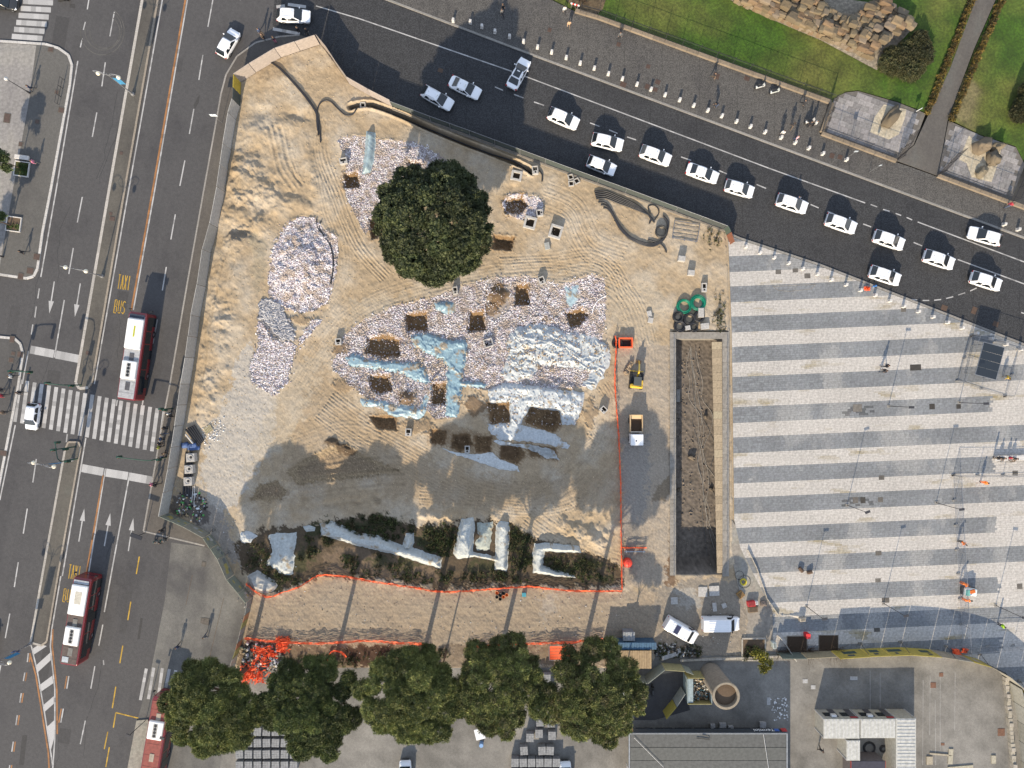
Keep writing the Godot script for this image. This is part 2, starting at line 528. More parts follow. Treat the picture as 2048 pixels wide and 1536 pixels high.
	lines(t1, "joint", M.soil, 0.8, [448, 1195, 412, 1345, 385, 1150, 372, 1210] , 0.008)
	var isl := struct(sheet(g2([274, 1440, 297, 1438, 300, 1446, 284, 1536, 262, 1680, 232, 1680, 256, 1536]), 0.5, worn(Color(1.05, 1.0, 0.92), 0.15), flat_y(0.14), 0.2), "bus_island", M.concrete)
	# --- medians
	var m1 := struct(sheet(g2([293, -40, 324, -40, 250, 384, 186, 760, 178, 774, 160, 776, 152, 766, 217, 384]), 0.5, worn(Color(0.86, 0.82, 0.76), 0.35), flat_y(0.14), 0.2), "median", M.side_asphalt)
	kerb(m1, [295, -30, 286, 0, 219, 384, 153, 765, 160, 777, 178, 775], 5.5, 0.17, 1.2, M.kerb, Color(1.05, 1.02, 0.98))
	kerb(m1, [323, -30, 317, 0, 250, 384, 186, 762, 178, 775], 4.0, 0.17, 1.2, M.kerb, Color(0.72, 0.64, 0.54))
	var m2 := struct(sheet(g2([137, 884, 158, 884, 163, 893, 117, 1152, 94, 1284, 84, 1290, 64, 1284, 86, 1152, 132, 898]), 0.5, worn(Color(0.86, 0.82, 0.76), 0.35), flat_y(0.14), 0.2), "median", M.side_asphalt)
	kerb(m2, [133, 896, 138, 884, 158, 884, 163, 894, 117, 1152, 95, 1282, 84, 1290], 3.6, 0.17, 1.2, M.kerb, Color(0.78, 0.70, 0.60))
	kerb(m2, [132, 898, 86, 1152, 63, 1284, 84, 1290], 4.4, 0.17, 1.2, M.kerb, Color(0.98, 0.95, 0.9))
	# --- avenue markings
	lines(road, "edge_line", M.paint, 2.6, [156, 122, 112, 384, 112, 384, 82, 554, 325, 0, 257, 384, 257, 384, 189, 768, 172, 876, 125, 1152, 122, 1152, 104, 1258, 135, 868, 133, 884, 375, 0, 309, 384, 309, 384, 267, 620, 235, 800, 233, 812, 287, 797, 285, 810, 211, 937, 178, 1143, 260, 945, 222, 1152, 222, 1152, 209, 1224, 311, 935, 288, 1060, 129, 600, 109, 715, 57, 702, 45, 768, 31, 850, 0, 1000, 131, 898, 84, 1152, 375, 0, 382, -40, 325, 0, 332, -40])
	lines(road, "bus_lane_line", M.paint_orange, 3.6, [371, 0, 305, 384, 305, 384, 263, 620, 207, 950, 174, 1143, 371, 0, 378, -40])
	lines(road, "lane_dash", M.paint, 2.4, [426, 0, 416, 54, 406, 110, 398, 160, 388, 218, 379, 268, 370, 321, 360, 372, 351, 429, 342, 479, 333, 534, 325, 581, 315, 639, 306, 687, 229, 24, 220, 73, 211, 125, 204, 173, 194, 225, 185, 274, 165, 394, 155, 445, 147, 496, 138, 548, 178, 0, 175, 19, 171, 44, 167, 60, 165, 77, 161, 95, 79, 577, 76, 597, 73, 613, 70, 635, 66, 649, 63, 669, 73, 918, 66, 965, 55, 1017, 47, 1067, 37, 1124, 29, 1174, 20, 1227, 11, 1276, 206, 1249, 198, 1291, 190, 1332, 182, 1377, 171, 1441, 161, 1488, 207, 1320, 208, 1330, 2, 1330, -6, 1370, 480, 0, 488, -8])
	lines(road, "bus_bay_line", M.paint_yellow, 2.4, [279, 1113, 273, 1148, 262, 1203, 256, 1240, 246, 1291, 240, 1326, 232, 1373, 225, 1416, 227, 1455, 232, 1425, 232, 1425, 277, 1436, 216, 1463, 209, 1498, 219, 1494, 212, 1534], 0.009)
	for a in [[57, 1306, 55, 1324], [50, 1345, 47, 1362], [43, 1386, 40, 1405], [35, 1430, 32, 1450], [27, 1483, 24, 1503], [20, 1530, 17, 1550], [138, 1352, 134, 1377], [127, 1417, 122, 1445]]:
		lines(road, "double_dash", M.paint, 2.4, a)
		lines(road, "double_dash", M.paint_orange, 2.4, [a[0] + (4 if a[0] < 100 else -4), a[1], a[2] + (4 if a[2] < 100 else -4), a[3]])
	var zb := []
	for i in range(-5, 17): zb.append_array([(395 + 57.7 * i) / 4.0, 768 + (12 + 12.2 * i) / 4.0, (350 + 57.7 * i) / 4.0, 768 + (352 + 12.4 * i) / 4.0])
	lines(road, "crossing_stripe", M.paint, 7.6, zb, 0.008)
	zb = []
	for i in 6: zb.append_array([(186 - i * 18) / 4.0, (12 + i * 56) / 4.0, (426 - i * 17) / 4.0, (24 + i * 57) / 4.0])
	lines(road, "crossing_stripe", M.paint, 10.5, zb, 0.008)
	lines(road, "stop_line", M.paint, 16, [61, 699, 108, 708, 112, 709, 158.5, 718, 164, 936, 207, 944, 212, 945, 256, 952, 260, 953, 304, 961])
	for a in [[109, 563, 99, 627], [161, 567, 150, 634], [158, 1083, 169, 1017], [209, 1092, 221, 1026], [257, 1102, 267, 1036]]:
		var p := Vector2(a[0], a[1]); var q := Vector2(a[2], a[3]); var u := (q - p).normalized(); var s := Vector2(-u.y, u.x)
		var mid := q - u * 25
		var m := MB.new()
		stripe(m, p, mid, 2.4)
		m.col = Color(0.9, 0.9, 0.9)
		var t := [q, mid + s * 5.3, mid - s * 5.3]
		m.prism(g2([t[0].x, t[0].y, t[1].x, t[1].y, t[2].x, t[2].y]), 0, 0.004, false)
		part(m, "lane_arrow", M.paint, road)
	for w in [["TAXI", 248.5, 565, 26.5, 28.5], ["BUS", 240, 614, 24, 26], ["TAXI", 149.5, 1144.5, 26, 28], ["BUS", 138, 1191.5, 24, 26]]:
		lettering(w[0], Vector2(w[1], w[2]), w[3] / S, w[4] / S, deg_to_rad(-8.0), road)
	# hatched island
	lines(road, "hatch_edge", M.paint, 2.6, [62, 1287, 75, 1342, 75, 1342, 89, 1422, 89, 1422, 102, 1505, 102, 1505, 106, 1532, 104, 1258, 101, 1292, 101, 1292, 110, 1377, 110, 1377, 110, 1477, 110, 1477, 106, 1536], 0.008)
	lines(road, "hatch_edge", M.paint_orange, 3.0, [60, 1306, 72, 1350, 72, 1350, 85, 1430, 85, 1430, 97, 1505, 97, 1505, 99, 1545, 106, 1258, 105, 1292, 105, 1292, 114, 1377, 114, 1377, 115, 1468], 0.008)
	for a in [[66, 1297, 80, 1288, 94, 1292, 68, 1309], [72, 1331, 101, 1305, 102, 1320, 74, 1346], [78, 1371, 105, 1351, 107, 1366, 81, 1384], [86, 1411, 108, 1392, 108, 1407, 89, 1424], [95, 1453, 109, 1440, 109, 1475, 102, 1500]]:
		patch(road, "hatch_stripe", M.paint, a, 0.005)
	# darker repairs and oil in the asphalt, sealed cracks, skid rings
	var rd := Vector2(-0.17, 0.985); var rs := Vector2(0.985, 0.17)
	for k in 26:
		var c := Vector2(rr(60, 400), rr(10, 1500))
		c.x = clampf(c.x, 300 - c.y * 0.18, 460 - c.y * 0.17) if k % 2 else c.x - c.y * 0.12
		var u := rd * rr(8, 60); var v := rs * rr(4, 14)
		var q := [c - u - v, c + u - v, c + u + v, c - u + v]
		if Geometry2D.is_point_in_polygon(c, poly(left)): patch(road, "repair_patch", M.asphalt, [q[0].x, q[0].y, q[1].x, q[1].y, q[2].x, q[2].y, q[3].x, q[3].y], 0.0012 + k * 0.0001, Color(1, 1, 1) * [0.82, 1.12, 0.9, 1.06, 0.76][k % 5])
	for k in 16:
		var p := Vector2(rr(20, 380), rr(0, 1500))
		p.x -= p.y * 0.1
		for j in 9:
			var q := p + rd * rr(12, 26) + rs * rr(-6, 6)
			if Geometry2D.is_point_in_polygon(q, poly(left)): lines(road, "sealed_crack", M.cobble, 0.7, [p.x, p.y, q.x, q.y], 0.0038)
			p = q
	for ra in [[205, 62, 44], [207, 60, 37], [210, 64, 30]]:
		var ar := []
		for j in 14: ar.append_array([ra[0] + cos(j * 0.3 - 1) * ra[2], ra[1] + sin(j * 0.3 - 1) * ra[2] * 1.1, ra[0] + cos(j * 0.3 - 0.7) * ra[2], ra[1] + sin(j * 0.3 - 0.7) * ra[2] * 1.1])
		lines(road, "skid_mark", M.side_asphalt if ra[1] < 100 else M.asphalt, 1.6, ar, 0.0055)
	for a in [[395, 195, 400, 190, 398, 205, 390, 218, 387, 212], [281, 1236, 286, 1236, 280, 1278, 275, 1278], [45, 1470, 55, 1470, 48, 1530, 38, 1530], [140, 8, 150, 8, 151, 17, 139, 15], [1, 0, 1, 0.5, 0, 0.5]]:
		patch(road, "repair_patch", M.side_asphalt, a, 0.003, Color(0.45, 0.45, 0.48))
	lines(taxi_road, "lane_line", M.paint, 2.2, [632, 12, 720, 38, 720, 38, 1024, 143, 1024, 143, 1536, 336, 1536, 336, 1730, 406, 1741, 409, 1754, 414, 1766, 419, 1779, 423, 1791, 427, 1802, 431, 1813, 435, 1824, 440, 1835, 444, 2048, 524, 2048, 524, 2200, 580, 1915, 519, 2048, 568, 2048, 568, 2200, 625, 1028, 189, 1047, 196, 1068, 204, 1088, 211, 1180, 246, 1199, 253, 1218, 260, 1235, 267, 1254, 274, 1272, 280, 1362, 314, 1382, 321, 1437, 341, 1454, 348, 1513, 369, 1532, 377, 1621, 409, 1637, 416, 1655, 423, 1668, 428, 1726, 448, 1742, 454, 1827, 485, 1844, 492, 1978, 563, 1992, 564, 1823, 599, 1834, 600, 1845, 601, 1858, 601, 1868, 600.5, 1882, 599, 1892, 597, 1906, 593.5, 1916, 590, 1930, 585.5, 1940, 582, 1953, 576, 2042, 625, 2056, 630, 990, 174, 1006, 181])
	lines(taxi_road, "worn_crossing_stripe", M.paint, 6, [546, 58, 600, 68, 553, 14, 570, 12, 576, 9, 612, 14], 0.004)
	# --- north pavement of dark setts
	var nw := [613, -60, 775, 0, 1024, 95, 1536, 286, 2048, 476, 2300, 570, 2300, 520, 2020, 408, 1872, 352, 1884, 358, 1812, 332, 1790, 325, 1638, 268, 1658, 210, 1195, 38, 1150, 24, 1040, -30, 960, -60]
	var nwalk := struct(sheet(g2(nw), 0.6, worn(Color(1, 1, 1), 0.3), flat_y(0.12), 0.2), "pavement", M.cobble_walk)
	kerb(nwalk, [700, -28, 775, 0, 1024, 95, 1536, 286, 2048, 476, 2200, 533], 4.0, 0.14, 1.3, M.kerb, Color(0.62, 0.61, 0.59))
	struct(sheet(g2([1463, 1040, 1470, 1050, 1482, 1095, 1502, 1135, 1547, 1222, 1547, 1302, 1478, 1314, 1496, 1240, 1474, 1165, 1462, 1110]), 0.4, worn(Color(0.95, 0.9, 0.84), 0.3), flat_y(0.09), 0.3), "corner_pavement", M.concrete)
	plaza()
	# --- yards south of the dig
	var y1 := [470, 1335, 1300, 1335, 1310, 1312, 1480, 1310, 1545, 1300, 1700, 1298, 1920, 1308, 1960, 1320, 2010, 1345, 2048, 1392, 2300, 1510, 2300, 1900, 420, 1900, 440, 1536, 455, 1420]
	var yd := struct(sheet(g2(y1), 0.6, func(q: Vector2):
		var k := noise.get_noise_2d(q.x * 0.6, q.y * 0.6) * 0.45 + noise2.get_noise_2d(q.x * 0.5, q.y * 0.5) * 0.3
		var c := Color(0.54, 0.54, 0.54)
		return Color(c.r * (1 + k), c.g * (1 + k), c.b * (1 + k)), flat_y(0.002)), "yard_pavement", M.yard)
	lines(yd, "chalk_streak", M.paint, 0.5, [1846, 1360, 1845, 1530, 1860, 1350, 1859, 1470, 1880, 1350, 1880, 1500, 1910, 1345, 1909, 1460, 1740, 1340, 1740, 1420, 1760, 1345, 1760, 1415, 1870, 1400, 1871, 1530], 0.006)

func lettering(word: String, at: Vector2, w: float, h: float, turn: float, parent: Node) -> void:   # painted letters, 5 strokes high
	var shapes := {"T": [[0, 0, 1, 0], [0.5, 0, 0.5, 1]], "A": [[0, 1, 0.5, 0], [0.5, 0, 1, 1], [0.2, 0.65, 0.8, 0.65]], "X": [[0, 0, 1, 1], [1, 0, 0, 1]], "I": [[0.5, 0, 0.5, 1]], "B": [[0, 0, 0, 1], [0, 0, 0.8, 0], [0.8, 0.05, 0.9, 0.42], [0, 0.48, 0.85, 0.48], [0.9, 0.52, 1, 0.9], [0, 1, 0.9, 1]], "U": [[0, 0, 0.05, 0.85], [0.05, 0.9, 0.5, 1], [0.5, 1, 0.95, 0.9], [0.95, 0.85, 1, 0]], "S": [[1, 0.12, 0.5, 0], [0.5, 0, 0, 0.2], [0, 0.2, 0.1, 0.42], [0.1, 0.42, 0.9, 0.56], [0.9, 0.56, 1, 0.8], [1, 0.8, 0.5, 1], [0.5, 1, 0, 0.88]]}
	var n := word.length()
	var cw := w / n
	for i in n:
		var b := MB.new()
		var ly := 0.005
		for s in shapes[word[i]]:
			var q := PackedVector2Array()
			for k in 2:
				var x: float = -w / 2 + cw * (i + 0.16 + 0.62 * s[k * 2]); var y: float = h * (s[k * 2 + 1] - 0.5)
				q.append(Vector2(x, y).rotated(-turn) * S + at)
			ly += 0.0012
			stripe(b, q[0], q[1], 1.7, ly)
		part(b, "letter", M.paint_yellow, parent, "yellow painted letter " + word[i])

func plaza() -> void:
	var pl := g2(PLAZA)
	var root := struct(sheet(pl, 1.0, worn(Color(0.85, 0.85, 0.85), 0.15), flat_y(0.075), 0.25), "plaza", M.concrete)
	kerb(root, [1455, 466, 1480, 477, 1640, 530, 2048, 689, 2200, 749], 4.0, 0.12, 1.3, M.kerb, Color(0.62, 0.61, 0.59))
	var u := Vector2(1, -0.044).normalized(); var vv := Vector2(-u.y, u.x)
	var o := Vector2((1536 - 1024) / S, (570 - 768) / S)
	var ends := {4: 1981, 6: 1986, 8: 1991, 10: 1997, 12: 2001, 3: 2400}
	var cand := []
	for k in range(-3, 15):
		for kind in 2:
			var y0 := (60.3 * k + (31.5 if kind else 0.0)) / S
			var hh := (28.8 if kind else 31.5) / S
			var rows := 9 if kind else 7
			var mb := MB.new()
			for r in rows:
				var rh := hh / rows
				var x := -6.0 - rr(0, 0.6)
				while x < 46.0:
					var lw := rr(0.55, 0.95) if kind else 0.64
					var a := o + u * (x + 0.008) + vv * (y0 + r * rh + 0.007)
					var e := u * (lw - 0.016); var f := vv * (rh - 0.014)
					x += lw
					var mid := a + e / 2 + f / 2
					var sq := PackedVector2Array([a, a + e, a + e + f, a + f])
					var ins := 0
					for p in sq: ins += 1 if Geometry2D.is_point_in_polygon(p, pl) else 0
					if ins == 0: continue
					var dark := kind == 0
					if dark and ends.has(k) and mid.x > (ends[k] - 1024) / S: dark = false
					var t := 1.0 + noise.get_noise_2d(mid.x, mid.y) * 0.22 + noise2.get_noise_2d(mid.x * 1.3, mid.y * 1.3) * 0.12 + rr(-0.055, 0.055)
					var c := Color(0.255, 0.267, 0.28) * t
					if not dark:
						c = Color(0.62, 0.585, 0.54) * (0.55 + 0.45 * t)
						var st := noise.get_noise_2d(mid.x * 0.9 + 40, mid.y * 3.0)
						if st > 0.28: c = c.lerp(Color(0.40, 0.34, 0.22), (st - 0.28) * 2.4)
					elif noise.get_noise_2d(mid.x * 1.2 + 90, mid.y * 0.5) > 0.1: c = c.lerp(Color(0.47, 0.46, 0.44), minf(0.5, (noise.get_noise_2d(mid.x * 1.2 + 90, mid.y * 0.5) - 0.1) * 2.2))
					if dark and k in [4, 7] and mid.x > 46 and mid.x < 50 and r > 1 and r < 6 and rng.randf() < 0.6: c *= 0.5
					c.a = 1.0
					var y := 0.098 + rr(-0.004, 0.004)
					if ins == 4:
						if dark: cand.append([mid.length(), mid, y, c, lw - 0.016, rh - 0.014])
						else: paver(mb, sq, y, c)
					else:
						for piece in Geometry2D.intersect_polygons(sq, pl):
							mb.col = c
							mb.prism(piece, 0.06, y, false)
			if kind and mb.v.size(): stuff(part(mb, "pale_paving_strip", M.paver, root, "pale limestone paving strip"))
			elif mb.v.size(): stuff(part(mb, "grey_paving_edge", M.paver, root))
	cand.sort_custom(func(p, q): return p[0] < q[0])
	var shades := []
	for s in 6:
		var b := MB.new()
		b.box(Transform3D(Basis(), Vector3(0, -0.04, 0)), Vector3(cand[0][4], 0.04, cand[0][5]))
		for i in b.c.size(): b.c[i] = Color(0.245, 0.257, 0.27) * (0.9 + 0.05 * s)
		shades.append(b.mesh())
	var rest := MB.new()
	for i in cand.size():
		var d: Array = cand[i]
		if i < 300:
			var pv := part(shades[rng.randi() % 6], "grey_paver", M.paver, root)
			pv.position = Vector3(d[1].x, d[2], d[1].y)
			pv.rotation.y = -atan2(u.y, u.x)
		else:
			var e: Vector2 = u * d[4] / 2; var f: Vector2 = vv * d[5] / 2; var m: Vector2 = d[1]
			paver(rest, PackedVector2Array([m - e - f, m + e - f, m + e + f, m - e + f]), d[2], d[3])
	stuff(part(rest, "grey_pavers", M.paver, root, "grey basalt pavers of the dark strips"))
	# covers and patches let into the plaza
	var k := 0
	for a in [[1830, 735, 22, 12, 0.55], [1714, 816, 18, 15, 1.9], [1863, 813, 11, 11, 0.5], [1916, 813, 9, 9, 0.5], [1710, 1000, 11, 12, 1.5], [1725, 1000, 10, 12, 0.6], [1760, 999, 10, 10, 1.4], [1762, 955, 11, 9, 1.2], [1756, 1106, 12, 9, 1.3], [1755, 1160, 11, 8, 1.6], [1753, 1259, 12, 8, 1.1], [1614, 552, 12, 10, 1.4], [1556, 544, 11, 9, 1.4], [1590, 541, 11, 8, 1.4], [1806, 618, 10, 12, 1.4], [2029, 946, 11, 10, 1.3], [1770, 1200, 15, 10, 1.2], [2038, 1172, 11, 11, 1.5]]:
		var b := MB.new()
		b.col = Color(0.3, 0.29, 0.28) * a[4]
		b.box(Transform3D(Basis(Vector3.UP, 0.044), g(a[0], a[1]) + Vector3(0, 0.09, 0)), Vector3(a[2] / S, 0.014, a[3] / S), 0.004)
		part(b, "access_cover", M.concrete, root)
	for a in [[1545, 573, 1630, 569], [1545, 573, 1556, 581], [1556, 581, 1578, 583], [1578, 583, 1622, 578], [1622, 578, 1630, 569]]: lines(root, "filled_cut", M.concrete, 1.5, a, 0.108)

func paver(b: MB, sq: PackedVector2Array, y: float, c: Color) -> void:
	b.col = c
	var t := []; var lo := []
	for p in sq:
		t.append(Vector3(p.x, y, p.y)); lo.append(Vector3(p.x, 0.05, p.y))
	b.quad(t[3], t[2], t[1], t[0])
	for i in 4: b.quad(lo[(i + 1) % 4], lo[i], t[i], t[(i + 1) % 4])

# ---------------------------------------------------------------- the dig: one height field, stamped with heaps, pits, ruts and soils
const TX := 326.0
const TY := 66.0
const TS := 2.0
const TW := 592
const TH := 640
var hg := PackedFloat32Array()
var cg := PackedColorArray()

func hy(x: float, z: float) -> float:
	var fx := clampf((x * S + 1024.0 - TX) / TS, 0.0, TW - 1.001); var fy := clampf((z * S + 768.0 - TY) / TS, 0.0, TH - 1.001)
	var i := int(fx); var j := int(fy)
	var a := fx - i; var b := fy - j
	var k := j * TW + i
	return lerpf(lerpf(hg[k], hg[k + 1], a), lerpf(hg[k + TW], hg[k + TW + 1], a), b)
func on(px: float, py: float) -> Vector3:
	var p := g(px, py)
	p.y = hy(p.x, p.z)
	return p
func box_of(a: Array, pad: float) -> Array:
	var r := [1e9, 1e9, -1e9, -1e9]
	for i in range(0, a.size(), 2):
		r[0] = minf(r[0], a[i]); r[1] = minf(r[1], a[i + 1]); r[2] = maxf(r[2], a[i]); r[3] = maxf(r[3], a[i + 1])
	return [maxi(0, int((r[0] - pad - TX) / TS)), maxi(0, int((r[1] - pad - TY) / TS)), mini(TW - 1, int((r[2] + pad - TX) / TS) + 1), mini(TH - 1, int((r[3] + pad - TY) / TS) + 1)]
func poly(a: Array) -> PackedVector2Array:
	var o := PackedVector2Array()
	for i in range(0, a.size(), 2): o.append(Vector2(a[i], a[i + 1]))
	return o
func sdist(q: Vector2, p: PackedVector2Array) -> float:   # > 0 inside
	var best := 1e9
	var n := p.size()
	for i in n: best = minf(best, q.distance_squared_to(Geometry2D.get_closest_point_to_segment(q, p[i], p[(i + 1) % n])))
	return sqrt(best) * (1.0 if Geometry2D.is_point_in_polygon(q, p) else -1.0)
func mound(px: float, py: float, rx: float, ry: float, rot: float, h: float, rough := 0.35, c = null, cs := 0.0) -> void:
	var r := maxf(rx, ry) * 1.3
	var bb := box_of([px - r, py - r, px + r, py + r], 0)
	var co := cos(deg_to_rad(rot)); var si := sin(deg_to_rad(rot))
	for j in range(bb[1], bb[3]):
		for i in range(bb[0], bb[2]):
			var x := TX + i * TS - px; var y := TY + j * TS - py
			var e := Vector2((x * co + y * si) / rx, (-x * si + y * co) / ry).length()
			e += noise.get_noise_2d((x + px) * 0.35, (y + py) * 0.35) * rough
			if e < 1.0:
				var t := 1.0 - e
				hg[j * TW + i] += h * t * t * (3 - 2 * t)
				if c != null: cg[j * TW + i] = cg[j * TW + i].lerp(c, cs * minf(1, t * 4))
func pit(a: Array, depth: float, slope: float, wall: Color, bed: Color, rough := 3.0) -> void:
	var p := poly(a)
	var bb := box_of(a, 6)
	for j in range(bb[1], bb[3]):
		for i in range(bb[0], bb[2]):
			var q := Vector2(TX + i * TS, TY + j * TS)
			var d := sdist(q, p) + noise.get_noise_2d(q.x * 0.8, q.y * 0.8) * rough
			if d > 0:
				var t := minf(1, d / slope)
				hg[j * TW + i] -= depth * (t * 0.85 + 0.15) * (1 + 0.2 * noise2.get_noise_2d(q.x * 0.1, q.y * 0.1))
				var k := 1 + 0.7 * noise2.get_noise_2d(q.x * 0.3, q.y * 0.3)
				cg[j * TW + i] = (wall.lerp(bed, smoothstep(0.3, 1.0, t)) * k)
			elif d > -7:
				hg[j * TW + i] += 0.16 * (1 + d / 7) * (0.6 + noise2.get_noise_2d(q.x * 0.2, q.y * 0.2))
				if noise2.get_noise_2d(q.x * 0.3 + 9, q.y * 0.3) + d * 0.06 > -0.25: cg[j * TW + i] = cg[j * TW + i].lerp(wall, 0.6)
func paint(a: Array, c: Color, s := 1.0, fuzz := 6.0, lift := 0.0, f := 0.35) -> void:
	var p := poly(a)
	var bb := box_of(a, fuzz)
	for j in range(bb[1], bb[3]):
		for i in range(bb[0], bb[2]):
			var x := TX + i * TS; var y := TY + j * TS
			var q := Vector2(x + noise.get_noise_2d(x * f, y * f) * fuzz * 2.0 + noise2.get_noise_2d(x * 0.3, y * 0.3) * fuzz, y + noise.get_noise_2d(x * f + 99, y * f) * fuzz * 2.0 + noise2.get_noise_2d(x * 0.3 + 50, y * 0.3) * fuzz)
			if Geometry2D.is_point_in_polygon(q, p):
				var k := 1 + 0.35 * noise2.get_noise_2d(x * 0.25, y * 0.25)
				cg[j * TW + i] = cg[j * TW + i].lerp(c * k, s)
				hg[j * TW + i] += lift
func rut(a: Array, width: float, depth: float, tread: float, c := 1.0) -> void:   # one wheel or chain mark along a path
	var src := PackedVector3Array()
	for i in range(0, a.size(), 2): src.append(Vector3(a[i], 0, a[i + 1]))
	var p := spline(src, 1.2)
	var s := 0.0
	var w := int(ceil(width / TS)) + 1
	for n in p.size():
		if n: s += p[n].distance_to(p[n - 1])
		var ci := int(round((p[n].x - TX) / TS)); var cj := int(round((p[n].z - TY) / TS))
		var m := 1.0 if tread <= 0.0 else 0.45 + 0.55 * sin(s * TAU / tread)
		for j in range(maxi(cj - w, 0), mini(cj + w + 1, TH)):
			for i in range(maxi(ci - w, 0), mini(ci + w + 1, TW)):
				var d := Vector2(TX + i * TS - p[n].x, TY + j * TS - p[n].z).length()
				if d < width:
					var k := 1 - d / width
					hg[j * TW + i] = hg[j * TW + i] - depth * m * k * 0.5
					cg[j * TW + i] *= 1.0 - 0.06 * k * m
				elif d < width * 1.6:
					hg[j * TW + i] += depth * 0.05
					cg[j * TW + i] *= 1.004
func tracks(a: Array, gauge: float, n: int, width := 3.2, depth := 0.10, tread := 5.0) -> void:   # n parallel marks, spread over the gauge
	for k in n:
		var off := (float(k) / maxf(n - 1, 1) - 0.5) * gauge + rr(-1.5, 1.5)
		var o := []
		for i in range(0, a.size(), 2):
			var i2 := mini(i + 2, a.size() - 2); var i0 := maxi(i - 2, 0)
			var d := Vector2(a[i2] - a[i0], a[i2 + 1] - a[i0 + 1]).normalized()
			o.append_array([a[i] - d.y * off + rr(-1, 1), a[i + 1] + d.x * off + rr(-1, 1)])
		rut(o, width, depth, tread)

var SAND := Color(0.61, 0.475, 0.315)
var PALE := Color(0.625, 0.535, 0.415)
var BROWN := Color(0.22, 0.135, 0.07)
var DARK := Color(0.10, 0.066, 0.038)
var GREYC := Color(0.40, 0.36, 0.31)
var STONES := [
	[536, 585, 540, 540, 548, 500, 566, 460, 580, 445, 604, 434, 630, 438, 652, 462, 676, 475, 676, 505, 672, 545, 662, 580, 655, 605, 630, 620, 604, 626, 570, 612, 545, 600],
	[692, 352, 684, 368, 696, 400, 712, 430, 732, 470, 748, 448, 790, 430, 860, 410, 880, 370, 895, 322, 860, 300, 830, 285, 760, 280, 716, 272, 690, 275, 676, 282, 690, 310],
	[664, 735, 690, 670, 730, 640, 790, 612, 830, 604, 880, 590, 920, 572, 990, 556, 1060, 552, 1120, 570, 1150, 560, 1185, 548, 1208, 558, 1212, 600, 1206, 660, 1200, 720, 1190, 770, 1100, 780, 1010, 775, 975, 780, 925, 770, 915, 832, 870, 838, 850, 815, 790, 830, 740, 800, 700, 770],
	[520, 640, 545, 680, 600, 690, 645, 640, 625, 640, 590, 700, 575, 765, 545, 790, 505, 760, 500, 735, 520, 690, 515, 660],
	[1005, 410, 1010, 395, 1035, 388, 1075, 395, 1088, 412, 1078, 430, 1050, 440, 1020, 432]]

